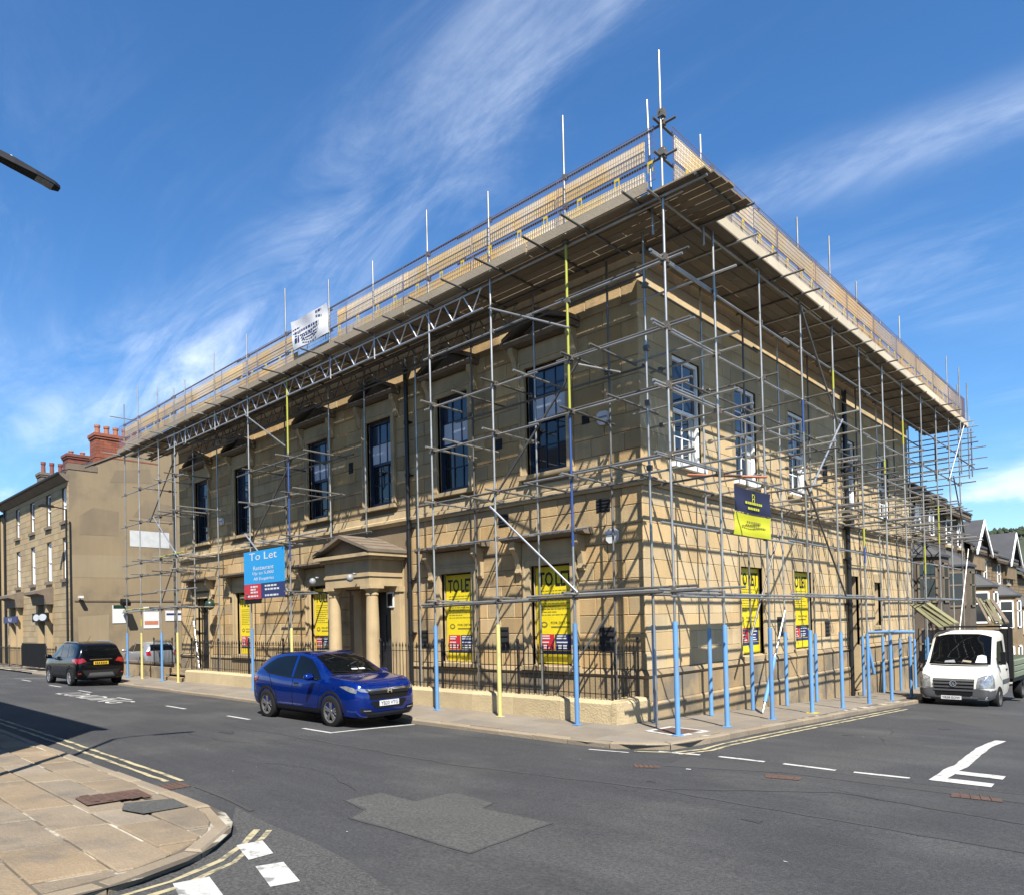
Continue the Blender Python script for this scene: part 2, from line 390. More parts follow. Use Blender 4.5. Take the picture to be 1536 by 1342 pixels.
class MB:
    """collects faces; build() links them as one mesh object"""
    def __init__(self, fr=None):
        self.v, self.f, self.m = [], [], []
        self.fr = fr
        self.mi = 0

    def pt(self, p):
        self.v.append(self.fr(*p) if self.fr else tuple(p))
        return len(self.v)-1

    def face(self, pts):
        self.f.append([self.pt(p) for p in pts])
        self.m.append(self.mi)

    def box(self, a0, a1, b0, b1, c0, c1):
        s = len(self.v)
        for c in (c0, c1):
            for p in ((a0, b0, c), (a1, b0, c), (a1, b1, c), (a0, b1, c)):
                self.pt(p)
        for q in ((0, 3, 2, 1), (4, 5, 6, 7), (0, 1, 5, 4), (1, 2, 6, 5), (2, 3, 7, 6), (3, 0, 4, 7)):
            self.f.append([s+i for i in q])
            self.m.append(self.mi)
        return self

    def prism(self, poly, axis, lo, hi):
        """poly: 2-D points in the two other axes (in order), extruded along axis 0,1,2"""
        def p3(p, h):
            if axis == 0:
                return (h, p[0], p[1])
            if axis == 1:
                return (p[0], h, p[1])
            return (p[0], p[1], h)
        s = len(self.v)
        n = len(poly)
        for h in (lo, hi):
            for p in poly:
                self.pt(p3(p, h))
        self.f.append(list(range(s, s+n)))
        self.f.append(list(range(s+2*n-1, s+n-1, -1)))
        self.m += [self.mi, self.mi]
        for i in range(n):
            j = (i+1) % n
            self.f.append([s+i, s+j, s+n+j, s+n+i])
            self.m.append(self.mi)
        return self

    def tube(self, p, q, r, n=8, r2=None, caps=True):
        p, q = Vector(p), Vector(q)
        d = (q-p)
        if d.length < 1e-6:
            return self
        d.normalize()
        a = d.orthogonal().normalized()
        b = d.cross(a)
        s = len(self.v)
        for c, rr in ((p, r), (q, r if r2 is None else r2)):
            for i in range(n):
                t = 2*math.pi*i/n
                self.pt(c + (a*math.cos(t)+b*math.sin(t))*rr)
        for i in range(n):
            j = (i+1) % n
            self.f.append([s+i, s+j, s+n+j, s+n+i])
            self.m.append(self.mi)
        if caps:
            self.f.append(list(range(s+n-1, s-1, -1)))
            self.f.append(list(range(s+n, s+2*n)))
            self.m += [self.mi, self.mi]
        return self

    def path(self, pts, r, n=6):
        for a, b in zip(pts, pts[1:]):
            self.tube(a, b, r, n)
        return self

    def lathe(self, prof, c, axis='z', n=20, closed=False):
        """prof: (radius, height)"""
        s = len(self.v)
        k = len(prof)
        for i in range(n):
            t = 2*math.pi*i/n
            ct, st = math.cos(t), math.sin(t)
            for r, h in prof:
                if axis == 'z':
                    self.pt((c[0]+r*ct, c[1]+r*st, c[2]+h))
                elif axis == 'y':
                    self.pt((c[0]+r*ct, c[1]+h, c[2]+r*st))
                else:
                    self.pt((c[0]+h, c[1]+r*ct, c[2]+r*st))
        for i in range(n):
            j = (i+1) % n
            for a in range(k if closed else k-1):
                b = (a+1) % k
                self.f.append([s+i*k+a, s+j*k+a, s+j*k+b, s+i*k+b])
                self.m.append(self.mi)
        if not closed:
            if prof[0][0] > 1e-6:
                self.f.append([s+i*k for i in range(n-1, -1, -1)])
                self.m.append(self.mi)
            if prof[-1][0] > 1e-6:
                self.f.append([s+i*k+k-1 for i in range(n)])
                self.m.append(self.mi)
        return self

    def mesh(self, name, mats, smooth=False, recalc=True):
        me = bpy.data.meshes.new(name)
        me.from_pydata([tuple(v) for v in self.v], [], self.f)
        for mm in (mats if isinstance(mats, (list, tuple)) else [mats]):
            me.materials.append(mm)
        if any(self.m):
            me.polygons.foreach_set('material_index', self.m)
        if recalc:
            bm = bmesh.new()
            bm.from_mesh(me)
            bmesh.ops.recalc_face_normals(bm, faces=bm.faces)
            bm.to_mesh(me)
            bm.free()
        if smooth:
            me.polygons.foreach_set('use_smooth', [True]*len(me.polygons))
            if smooth is not True:
                me.set_sharp_from_angle(angle=math.radians(smooth))
        me.update()
        return me

    def build(self, name, mats, parent=None, smooth=False, world=True, recalc=True):
        return put(bpy.data.objects.new(name, self.mesh(name, mats, smooth, recalc)), parent, world)


def inst(name, me, m, parent, loc=(0, 0, 0), rot=(0, 0, 0), scale=(1, 1, 1), world=True):
    """an object on shared mesh data with its own material"""
    o = bpy.data.objects.new(name, me)
    o.location = loc
    o.rotation_euler = rot
    o.scale = scale
    put(o, parent, world)
    if m is not None:
        o.material_slots[0].link = 'OBJECT'
        o.material_slots[0].material = m
    return o


def text_mesh(s, ext=0.004, bold=0.0):
    cu = bpy.data.curves.new('lettering', 'FONT')
    cu.body = s
    cu.extrude = ext
    cu.offset = bold
    cu.resolution_u = 2
    ob = bpy.data.objects.new('lettering', cu)
    COL.objects.link(ob)
    dg = bpy.context.evaluated_depsgraph_get()
    me = bpy.data.meshes.new_from_object(ob.evaluated_get(dg))
    COL.objects.unlink(ob)
    bpy.data.objects.remove(ob)
    return me


def lettering(name, s, fr, u0, u1, z0, z1, d, m, parent, world=True, bold=0.0):
    """text fitted to the box u0..u1, z0..z1 on the plane of frame fr at distance d"""
    me = text_mesh(s, bold=bold)
    xs = [v.co.x for v in me.vertices]
    ys = [v.co.y for v in me.vertices]
    x0, x1, y0, y1 = min(xs), max(xs), min(ys), max(ys)
    for v in me.vertices:
        a = (v.co.x-x0)/(x1-x0)
        b = (v.co.y-y0)/(y1-y0)
        v.co = Vector(fr(u0+a*(u1-u0), d+(0.002 if v.co.z > 0 else 0.0), z0+b*(z1-z0)))
    me.materials.clear()
    me.materials.append(m)
    if bold:
        pass
    return put(bpy.data.objects.new(name, me), parent, world)


FA = lambda u, d, z: (u, -d, z)        # front facade: u = x, d = out of the wall
FB = lambda u, d, z: (d, u, z)         # side facade: u = y


def smooth01(a, b, x):
    t = min(1.0, max(0.0, (x-a)/(b-a)))
    return t*t*(3-2*t)


def H(x, y):
    """road surface"""
    if y < -10:
        return 0.10+0.07*(-10-y)
    if y < -3:
        t = (-3-y)/7
        return -0.15+0.25*t+0.12*t*(1-t)
    return -0.15+(max(0.0, y+1.5)*-0.047+0.02)*smooth01(-1, 0, x)*smooth01(-3, -1.5, y)


def HP(x, y):
    """pavement surface"""
    if y < -9:
        return H(x, min(y, -10))+0.07
    if y <= -2:
        return -0.03*(-1.34-y)
    return -0.02 if y < -1.5 else -0.02-0.047*(y+1.5)*smooth01(-1, 0, x)


def clip_convex(poly, outline):
    """Sutherland-Hodgman, outline counter-clockwise"""
    out = poly
    n = len(outline)
    for i in range(n):
        a, b = outline[i], outline[(i+1) % n]
        inp, out = out, []
        if not inp:
            return []
        def side(p):
            return (b[0]-a[0])*(p[1]-a[1])-(b[1]-a[1])*(p[0]-a[0])
        for k in range(len(inp)):
            p, q = inp[k], inp[(k+1) % len(inp)]
            sp, sq = side(p), side(q)
            if sp >= 0:
                out.append(p)
            if (sp >= 0) != (sq >= 0):
                t = sp/(sp-sq)
                out.append((p[0]+(q[0]-p[0])*t, p[1]+(q[1]-p[1])*t))
    return out


def poly_area(p):
    return abs(sum(p[i][0]*p[(i+1) % len(p)][1]-p[(i+1) % len(p)][0]*p[i][1] for i in range(len(p))))/2

# ================================================================ THE SETTING: ground, road, pavements
g = MB()
g.face([(-3000, -3000, -6.0), (3000, -3000, -6.0), (3000, 3000, -6.0), (-3000, 3000, -6.0)])
tag(g.build('ground', M['earth'], recalc=False), kind='structure')


def frange(a, b, n):
    return [a+(b-a)*i/n for i in range(n+1)]


xs = frange(-130, -30, 20)+frange(-28, 14, 56)[0:]+frange(16, 60, 12)
ys = frange(-60, -16, 12)+frange(-15, 16, 62)+frange(18, 90, 24)
g = MB()
for y in ys:
    for x in xs:
        g.pt((x, y, H(x, y)))
nx = len(xs)
for j in range(len(ys)-1):
    for i in range(nx-1):
        g.f.append([j*nx+i, j*nx+i+1, (j+1)*nx+i+1, (j+1)*nx+i])
        g.m.append(0)
road = tag(g.build('road', M['asphalt'], smooth=True, recalc=False), kind='structure')


def paint(name, poly, m, lift=0.006, parent=road, fn=H):
    me = MB()
    me.face([(p[0], p[1], fn(p[0], p[1])+lift) for p in poly])
    return me.build(name, m, parent, recalc=False)


def ribbon(name, pts, w, m, lift=0.007, parent=road, wob=0.012):
    """a painted line of width w along a polyline, cut into short pieces so it follows the road"""
    fine = []
    for a, b in zip(pts, pts[1:]):
        n = max(1, int(math.hypot(b[0]-a[0], b[1]-a[1])/0.25))
        fine += [(a[0]+(b[0]-a[0])*i/n, a[1]+(b[1]-a[1])*i/n) for i in range(n)]
    fine.append(pts[-1])
    me = MB()
    L = []
    for i, p in enumerate(fine):
        a, b = fine[max(0, i-1)], fine[min(len(fine)-1, i+1)]
        d = Vector((b[0]-a[0], b[1]-a[1])).normalized()
        n = Vector((-d.y, d.x))
        h1, h2 = w/2+random.uniform(-wob, wob), w/2+random.uniform(-wob, wob)
        l, r = (p[0]+n.x*h1, p[1]+n.y*h1), (p[0]-n.x*h2, p[1]-n.y*h2)
        L.append((me.pt((*l, H(*l)+lift)), me.pt((*r, H(*r)+lift))))
    for q, s in zip(L, L[1:]):
        me.f.append([q[0], q[1], s[1], s[0]])
        me.m.append(0)
    return me.build(name, m, parent, recalc=False)


# repairs in the road surface
paint('surface_patch', [(1.21, -8.73), (1.20, -8.16), (1.81, -8.19), (1.78, -7.53), (2.52, -7.62), (2.60, -7.87), (3.52, -7.84), (3.63, -9.13), (1.9, -9.15), (1.74, -8.83)], M['asphalt_patch'], 0.004)
for k in range(4):
    x0 = -0.9+k*1.0
paint('surface_patch', [(0.6, -9.75), (1.47, -9.86), (2.31, -9.90), (3.05, -10.0), (3.05, -12.5), (2.6, -12.5), (2.45, -11.2), (1.6, -10.25), (1.1, -10.05)], M['chippings'], 0.004)
paint('surface_patch', [(3.05, -10.0), (4.05, -10.25), (5.0, -10.9), (5.4, -12.5), (3.05, -12.5)], M['chippings'], 0.004)
paint('surface_patch', [(2.35, -2.8), (5.6, -2.75), (8.5, -2.4), (8.5, 1.0), (8.2, 8.0), (2.4, 9.0), (2.35, 1.0)], M['old_asphalt'], 0.003)
paint('surface_patch', [(2.6, -4.0), (4.0, -3.2), (8.5, -3.1), (8.5, -2.45), (5.6, -2.8), (2.4, -2.85)], M['old_asphalt'], 0.0035)

PATCH = [(1.21, -8.73), (1.20, -8.16), (1.81, -8.19), (1.78, -7.53), (2.52, -7.62), (2.60, -7.87), (3.52, -7.84), (3.63, -9.13), (1.9, -9.15), (1.74, -8.83), (1.21, -8.73)]
for a, b in zip(PATCH, PATCH[1:]):
    ribbon('tar_seam', [a, b], 0.03, M['old_asphalt'], 0.0055, wob=0.014)


def crack(p, d, n, step, name, m, w=0.007):
    pts = [p]
    a = d
    for _ in range(n):
        a += random.uniform(-0.45, 0.45)
        a = d+(a-d)*0.7
        pts.append((pts[-1][0]+step*math.cos(a), pts[-1][1]+step*math.sin(a)))
    return ribbon(name, pts, w, m, 0.005, wob=0.004)


for p, d, n in (((-2.0, -8.3), 0.1, 14), ((2.9, -4.6), 0.2, 14), ((-6.5, -7.6), 0.0, 16), ((4.3, 0.6), 1.7, 14)):
    crack(p, d, n, 0.22, 'crack', M['tar'])


def blotch(x, y, r, m, name='stain', sx=1.0, lift=0.0045):
    poly = []
    ph = random.uniform(0, 6)
    for i in range(22):
        t = 2*math.pi*i/22
        q = r*(1+0.22*math.sin(3*t+ph)+0.13*math.sin(7*t+2*ph)+random.uniform(-0.08, 0.08))
        poly.append((x+q*sx*math.cos(t), y+q*math.sin(t)))
    return paint(name, poly, m, lift)


for x, y, r, sx in ((-5.2, -6.9, 0.10, 2.2), (3.4, 1.6, 0.12, 0.8), (4.4, 4.4, 0.14, 0.7), (3.1, -5.2, 0.05, 1.1), (4.9, -6.3, 0.06, 1.6)):
    blotch(x, y, r, M['oil'], sx=sx)
for k in range(22):
    x, y = random.uniform(-4, 6.5), random.uniform(-9.6, 1.5)
    if y > -3.2 and x < 2.5:
        continue
    blotch(x, y, random.uniform(0.006, 0.013), M['white_paint'] if k % 3 else M['tar'], 'fleck', random.uniform(1, 2.2), 0.007)

# road markings
for a, b in (((-11.57, -5.46), (-10.34, -5.46)), ((-8.05, -5.46), (-6.97, -5.46)), ((-19.36, -5.30), (-18.09, -5.30)), ((-23.2, -5.20), (-21.7, -5.20)), ((-28.0, -5.0), (-26.6, -5.0)), ((-15.3, -5.42), (-14.1, -5.44)), ((-4.75, -5.46), (-3.72, -5.46))):
    ribbon('lane_dash', [a, b], 0.10, M['white_paint'], wob=0.006)
ribbon('bay_end_line', [(-3.78, -5.40), (-3.86, -3.2)], 0.10, M['white_paint'], wob=0.006)
ribbon('bay_end_line', [(-29.3, -5.0), (-29.0, -3.3)], 0.10, M['white_paint'], wob=0.006)
for a, b in (((0.87, -3.42), (1.52, -3.22)), ((1.82, -2.78), (2.49, -2.66)), ((2.78, -2.60), (3.49, -2.57)), ((3.76, -2.55), (4.49, -2.56)), ((4.72, -2.54), (5.39, -2.49))):
    ribbon('junction_dash', [a, b], 0.085, M['white_paint'], wob=0.006)
ribbon('centre_line', [(5.68, -2.45), (5.72, -1.2), (5.56, 1.5), (5.58, 2.9)], 0.17, M['white_paint'], wob=0.012)
ribbon('give_way_dash', [(5.72, -1.78), (6.31, -1.78)], 0.24, M['white_paint'], wob=0.012)
ribbon('give_way_dash', [(5.62, -2.34), (6.27, -2.34)], 0.22, M['white_paint'], wob=0.012)
for q in ([(2.03, -10.49), (2.03, -10.23), (2.46, -10.37), (2.51, -10.63)], [(2.71, -10.68), (2.74, -10.44), (3.26, -10.61), (3.24, -10.85)], [(2.72, -11.36), (2.73, -11.08), (3.20, -11.20), (3.16, -11.48)]):
    paint('give_way_block', q, M['white_paint'], 0.008)
ribbon('yellow_line', [(-30, -9.50), (-6, -9.50), (-1.22, -9.55)], 0.065, M['yellow_paint'])
ribbon('yellow_line', [(-30, -9.68), (-6, -9.68), (-1.32, -9.72)], 0.065, M['yellow_paint'])
ribbon('yellow_line', [(1.62, -10.06), (2.02, -10.42), (2.38, -10.82), (2.66, -11.35), (2.86, -12.1), (2.98, -13)], 0.05, M['yellow_paint'])
ribbon('yellow_line', [(1.72, -9.98), (2.10, -10.33), (2.49, -10.76), (2.80, -11.32), (3.0, -12.1), (3.14, -13)], 0.05, M['yellow_paint'])
ribbon('worn_line', [(-0.75, -9.60), (0.1, -9.62), (0.9, -9.72)], 0.05, M['old_asphalt'])
ribbon('yellow_line', [(1.5, -3.02), (2.05, -2.72), (2.32, -2.2), (2.36, -1.5), (2.32, 1.0), (2.32, 9.6)], 0.07, M['yellow_paint'])
ribbon('yellow_line', [(2.2, -2.80), (2.48, -2.2), (2.53, -1.5), (2.50, 1.0), (2.50, 9.6)], 0.07, M['yellow_paint'])
ribbon('surface_seam', [(-6, -6.3), (0.5, -6.2), (3.4, -5.6), (7.5, -5.7)], 0.07, M['old_asphalt'], 0.004, wob=0.03)
ribbon('surface_seam', [(3.4, -5.6), (5.0, -4.1), (8.0, -4.6)], 0.05, M['old_asphalt'], 0.0045, wob=0.025)
# word painted along the bay
FG = lambda u, d, z: (u, z, H(u, z)+0.006+d)
lettering('road_word', 'LOADING', FG, -18.3, -13.3, -6.36, -5.56, 0.0, M['white_paint'], road)
# iron covers
for q in ([(3.87, -3.50), (4.33, -3.38), (4.39, -3.66), (4.0, -3.80)], [(5.95, -2.97), (6.43, -2.95), (6.51, -3.26), (6.02, -3.36)], [(2.22, -4.22), (2.55, -4.05), (2.65, -4.20), (2.40, -4.45)], [(-1.14, -9.95), (-1.14, -9.62), (-0.80, -9.62), (-0.80, -9.95)]):
    cv = paint('iron_cover', q, M['rust_iron'], 0.007)
    c = [sum(p[i] for p in q)/4 for i in (0, 1)]
    gm = MB()
    for t in (0.2, 0.4, 0.6, 0.8):
        a = (q[0][0]+(q[1][0]-q[0][0])*t, q[0][1]+(q[1][1]-q[0][1])*t)
        b = (q[3][0]+(q[2][0]-q[3][0])*t, q[3][1]+(q[2][1]-q[3][1])*t)
        gm.tube((*a, H(*a)+0.009), (*b, H(*b)+0.009), 0.008, 4)
    gm.build('grate_bar', M['rust_iron'], cv)
paint('litter', [(2.95, -3.98), (3.02, -3.97), (3.03, -4.02), (2.96, -4.03)], M['white'], 0.01)


# ---- pavements laid in flags
def slab(poly, top, drop, gap, mats, name, parent, jitter=0.004, ch=0.008):
    """one paving stone: outline shrunk by the joint, chamfered top"""
    cx = sum(p[0] for p in poly)/len(poly)
    cy = sum(p[1] for p in poly)/len(poly)

    def inset(d):
        out = []
        n = len(poly)
        for i in range(n):
            p0, p1, p2 = Vector(poly[i-1]), Vector(poly[i]), Vector(poly[(i+1) % n])
            e1, e2 = (p1-p0), (p2-p1)
            if e1.length < 1e-5 or e2.length < 1e-5:
                out.append(tuple(p1))
                continue
            e1.normalize()
            e2.normalize()
            n1, n2 = Vector((-e1.y, e1.x)), Vector((-e2.y, e2.x))
            bis = n1+n2
            if bis.length < 1e-4:
                bis = n1
            bis.normalize()
            k = d/max(0.4, bis.dot(n1))
            out.append((p1.x+bis.x*k, p1.y+bis.y*k))
        return out
    j = random.uniform(-jitter, jitter)
    me = MB()
    rings = []
    for ins, dz in ((gap, -drop), (gap, -ch+j), (gap+ch, j)):
        rings.append([me.pt((x, y, top(x, y)+dz)) for x, y in inset(ins)])
    n = len(poly)
    for a, b in zip(rings, rings[1:]):
        for i in range(n):
            k = (i+1) % n
            me.f.append([a[i], a[k], b[k], b[i]])
            me.m.append(0)
    me.f.append(rings[-1])
    me.m.append(0)
    return me.build(name, mats, parent, recalc=False)


def kerb_run(line, parent, wid, side, length=0.92, hmax=None):
    """kerb stones along a polyline; side = +1 when the pavement is left of travel"""
    seg = []
    acc = [(line[0], 0.0)]
    tot = 0.0
    for a, b in zip(line, line[1:]):
        tot += math.hypot(b[0]-a[0], b[1]-a[1])
        acc.append((b, tot))

    def at(s):
        for (p, s0), (q, s1) in zip(acc, acc[1:]):
            if s <= s1:
                t = (s-s0)/max(1e-6, s1-s0)
                d = Vector((q[0]-p[0], q[1]-p[1])).normalized()
                return Vector((p[0]+(q[0]-p[0])*t, p[1]+(q[1]-p[1])*t)), d
        return Vector(acc[-1][0]), d
    s = 0.0
    while s < tot-0.2:
        e = min(tot, s+length*random.uniform(0.85, 1.15))
        (p, d1), (q, d2) = at(s+0.001), at(e-0.001)
        n1, n2 = Vector((-d1.y, d1.x))*side, Vector((-d2.y, d2.x))*side
        poly = [tuple(p), tuple(q), tuple(q+n2*wid), tuple(p+n1*wid)]
        if side < 0:
            poly.reverse()
        slab(poly, HP, 0.16, 0.008, M['kerb'], 'kerb_stone', parent, 0.010, 0.022)
        s = e


pv = MB()
far_out = [(-60, -3.1), (0.6, -3.1), (1.4, -2.93), (1.9, -2.6), (2.12, -2.15), (2.17, -1.6), (2.12, 0.5), (2.10, 40)]


def sheet(poly_rows, name, m, lift):
    me = MB()
    for r in poly_rows:
        me.face([(x, y, HP(x, y)+lift) for x, y in r])
    return me.build(name, m, recalc=False)


rows = []
for i in range(40):
    x0, x1 = -60+i*1.5, -60+(i+1)*1.5
    rows.append([(x0, -3.08), (x1, -3.08), (x1, -1.0), (x0, -1.0)])
rows += [[(0, -3.08), (0.6, -3.08), (1.4, -2.9), (1.9, -2.58), (2.1, -2.15), (2.14, -1.5), (0, -1.5)]]
for i in range(42):
    y0, y1 = -1.5+i, -0.5+i
    rows.append([(0.0, y0), (2.1, y0), (2.1, y1), (0.0, y1)])
pave_far = tag(sheet(rows, 'pavement', M['mortar'], -0.02), kind='structure')
inner = [(-60, -2.92), (0.5, -2.92), (1.3, -2.76), (1.76, -2.46), (1.96, -2.1), (1.99, -1.6), (1.94, 0.5), (1.92, 40), (-60, 40)]
for r0, r1 in ((-2.92, -2.42), (-2.42, -1.88), (-1.88, -1.22)):
    x = -34.0-random.random()
    while x < 2.2:
        w = random.uniform(0.75, 1.35)
        poly = clip_convex([(x, r0), (x+w, r0), (x+w, r1), (x, r1)], inner)
        if len(poly) >= 3 and poly_area(poly) > 0.05 and not (r1 > -1.3 and x > 0.0 and False):
            slab(poly, HP, 0.03, 0.005, M['flag_far'], 'paving_slab', pave_far)
        x += w
for r0, r1 in ((0.0, 0.66), (0.66, 1.30), (1.30, 1.98)):
    y = -1.22
    while y < 24:
        w = random.uniform(0.75, 1.3)
        poly = clip_convex([(r0, y), (r1, y), (r1, y+w), (r0, y+w)], inner)
        if len(poly) >= 3 and poly_area(poly) > 0.05:
            slab(poly, HP, 0.03, 0.005, M['flag_far'], 'paving_slab', pave_far)
        y += w
kerb_run([(-34, -3.1), (0.6, -3.1), (1.0, -3.04), (1.4, -2.93), (1.68, -2.78), (1.9, -2.6), (2.04, -2.38), (2.12, -2.15), (2.17, -1.6), (2.12, 0.5), (2.10, 24)], pave_far, 0.17, 1)
# square inspection cover with a pale mortar edge, at the corner
paint('cover_surround', [(0.92, -1.72), (0.88, -0.70), (1.80, -0.82), (1.74, -1.92)], M['white_paint'], 0.006, pave_far, HP)
paint('cover_surround', [(1.04, -1.62), (1.02, -0.86), (1.66, -0.94), (1.62, -1.76)], M['rust_iron'], 0.010, pave_far, HP)

near_line = [(-60, -10.02), (-0.3, -10.02), (0.5, -10.03), (1.0, -10.07), (1.4, -10.2), (1.75, -10.4), (2.1, -10.72), (2.4, -11.1), (2.62, -11.55), (2.75, -12.1), (2.8, -12.8), (2.8, -24)]
near_in = [(-60, -10.20), (-0.3, -10.20), (0.45, -10.21), (0.93, -10.25), (1.3, -10.37), (1.62, -10.55), (1.94, -10.84), (2.22, -11.2), (2.43, -11.6), (2.55, -12.15), (2.6, -12.8), (2.6, -24), (-60, -24)]
near_in.reverse()
rows = []
for i in range(62):
    x0, x1 = -60+i, -59+i
    for y0, y1 in ((-12.6, -10.04), (-15, -12.6)):
        q = clip_convex([(x0, y0), (x1, y0), (x1, y1), (x0, y1)], [(p[0], p[1]) for p in reversed(near_line)]+[(-60, -24)] if False else list(reversed(near_line+[(-60, -24)])))
        if len(q) > 2:
            rows.append(q)
for i in range(3):
    q = clip_convex([(2+i*0.3, -15), (2.3+i*0.3, -15), (2.3+i*0.3, -10.04), (2+i*0.3, -10.04)], list(reversed(near_line+[(-60, -24)])))
    if len(q) > 2:
        rows.append(q)
pave_near = sheet(rows, 'pavement', M['mortar'], -0.012)
tag(pave_near, kind='structure')
yy = -10.20
while yy > -13.6:
    h = random.choice((0.36, 0.44, 0.50, 0.56))
    x = -14.0-random.random()*2
    while x < 2.7:
        w = random.uniform(0.5, 1.15)
        sk = random.uniform(-0.05, 0.05)
        poly = clip_convex([(x, yy-h), (x+w, yy-h), (x+w+0.0, yy), (x+0.0, yy)], near_in)
        if len(poly) >= 3 and poly_area(poly) > 0.04:
            slab(poly, HP, 0.03, random.uniform(0.006, 0.014), M['flag'], 'paving_slab', pave_near, 0.009, 0.012)
        x += w
    yy -= h
kerb_run([p for p in near_line if p[0] > -60] and [(-30, -10.02)]+near_line[1:-1]+[(2.8, -15)], pave_near, 0.18, -1)
fr = paint('iron_cover', [(-0.54, -11.06), (-0.06, -11.08), (-0.20, -10.36), (-0.66, -10.34)], M['rust_iron'], 0.020, pave_near, HP)
gm = MB()
for i in range(7):
    for j in range(5):
        x, y = -0.58+0.06*i+0.02*j, -11.0+0.13*j
        gm.box(x, x+0.04, y, y+0.09, HP(x, y)+0.020, HP(x, y)+0.025)
gm.build('tread_pattern', M['rust_iron'], fr)
paint('pavement_patch', [(0.04, -10.74), (0.10, -10.24), (0.58, -10.28), (0.66, -10.78), (0.35, -10.88)], M['asphalt_patch'], 0.019, pave_near, HP)

# far hillside behind the terrace
hb = MB()
N = 60
for i in range(N+1):
    a = math.radians(-60+100*i/N)
    for j, (r, hh) in enumerate(((500, -8), (700, 38), (950, 92), (1300, 128), (1500, 120))):
        k = hh+(8*math.sin(a*9)+5*math.sin(a*23+1))*(hh > 0)
        hb.pt((r*math.sin(a), r*math.cos(a), k))
for i in range(N):
    for j in range(4):
        hb.f.append([i*5+j, (i+1)*5+j, (i+1)*5+j+1, i*5+j+1])
        hb.m.append(0)
tag(hb.build('hill', M['hill'], smooth=True), kind='structure')
wood = MB()
for k in range(700):
    a = math.radians(random.uniform(-14, 14))
    r = random.uniform(900, 1290)
    z = 92+(128-92)*(r-950)/350+8*math.sin(a*9)+5*math.sin(a*23+1)
    hh = random.uniform(3, 7)
    wood.lathe([(0.2, -2), (hh*0.42, hh*0.25), (hh*0.34, hh*0.6), (0.1, hh)], (r*math.sin(a), r*math.cos(a), z), n=6)
tag(wood.build('far_woodland', M['tree']), 'dark trees scattered along the far hillside skyline', 'woodland', kind='stuff')

# ================================================================ THE STONE BUILDING
bld = thing('stone_building', 'two-storey buff sandstone corner building wrapped in scaffolding', 'building', (-0.3, 0.3, 0))
AX0, AX1 = -22.9, 0.0
BY0, BY1 = 0.0, 21.2
ZT = 9.72
CA_UP = [-2.53, -5.70, -8.87, -12.10, -17.25, -20.75]
CB_UP = [2.07, 5.28, 8.86, 13.60, 17.70]
openA = [(c-0.61, c+0.61, 5.62, 8.20) for c in CA_UP]
openA += [(-2.50-0.60, -2.50+0.60, 1.02, 3.40), (-5.68-0.60, -5.68+0.60, 1.02, 3.40), (-12.18-0.55, -12.18+0.55, 1.02, 3.40), (-17.33-0.55, -17.33+0.55, 1.02, 3.40),
          (-9.55, -8.45, 0.35, 3.05), (-21.3, -20.2, 0.30, 3.30)]
openB = [(c-0.67, c+0.67, 5.62, 8.08) for c in CB_UP]
openB += [(4.73, 6.10, 1.05, 3.36), (8.34, 9.74, 1.05, 3.36), (13.2, 14.3, -0.62, 3.36), (16.1, 16.9, 1.60, 3.20)]


def cells(u0, u1, z0, z1, opens):
    us = sorted({u0, u1, *[o[0] for o in opens], *[o[1] for o in opens]})
    zs = sorted({z0, z1, *[o[2] for o in opens], *[o[3] for o in opens]})
    us = [u for u in us if u0 <= u <= u1]
    zs = [z for z in zs if z0 <= z <= z1]
    for a, b in zip(us, us[1:]):
        for c, d in zip(zs, zs[1:]):
            mu, mz = (a+b)/2, (c+d)/2
            if not any(o[0] < mu < o[1] and o[2] < mz < o[3] for o in opens):
                yield a, b, c, d


def backing(fr, u0, u1, z0, z1, opens, deep, d0=-0.02):
    me = MB(fr)
    for a, b, c, d in cells(u0, u1, z0, z1, opens):
        me.face([(a, d0, c), (b, d0, c), (b, d0, d), (a, d0, d)])
    for a, b, c, d in opens:
        me.mi = 1
        for q in (((a, c), (a, d)), ((b, c), (b, d)), ((a, c), (b, c)), ((a, d), (b, d))):
            (p0, p1), (q0, q1) = q
            me.face([(p0, d0, p1), (q0, d0, q1), (q0, -deep, q1), (p0, -deep, p1)])
        me.mi = 0
    return me


wallA = backing(FA, AX0, AX1-0.02, -0.3, ZT, openA, 0.34).build('front_wall', [M['joint'], M['trim']], bld)
wallB = backing(FB, BY0+0.02, BY1, -2.2, ZT, openB, 0.34).build('side_wall', [M['joint_pale'], M['trim']], bld)
sh = MB()
sh.box(AX0, -0.36, 0.36, BY1, -2.2, 10.6)
sh.build('shell', M['dark'], bld)
end = MB()
end.box(AX0-0.04, AX0, 0.0, BY1, -0.3, ZT)
end.build('end_wall', M['render'], bld)
bk = MB()
bk.box(AX0, 0.0, BY1, BY1+0.04, -2.2, ZT)
bk.build('end_wall', M['render'], bld)

# ---- ashlar: courses of single stones, 300 largest in the picture as parts, the rest joined
_bc = {}
camp = Vector((8.041, -13.596, 2.1))


def stone_mesh(w, h, face):
    key = (round(w, 2), round(h, 2), face)
    if key in _bc:
        return _bc[key]
    fr = FA if face == 'A' else FB
    me = MB(fr)
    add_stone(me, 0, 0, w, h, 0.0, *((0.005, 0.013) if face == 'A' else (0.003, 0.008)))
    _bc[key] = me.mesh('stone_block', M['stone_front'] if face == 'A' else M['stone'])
    return _bc[key]


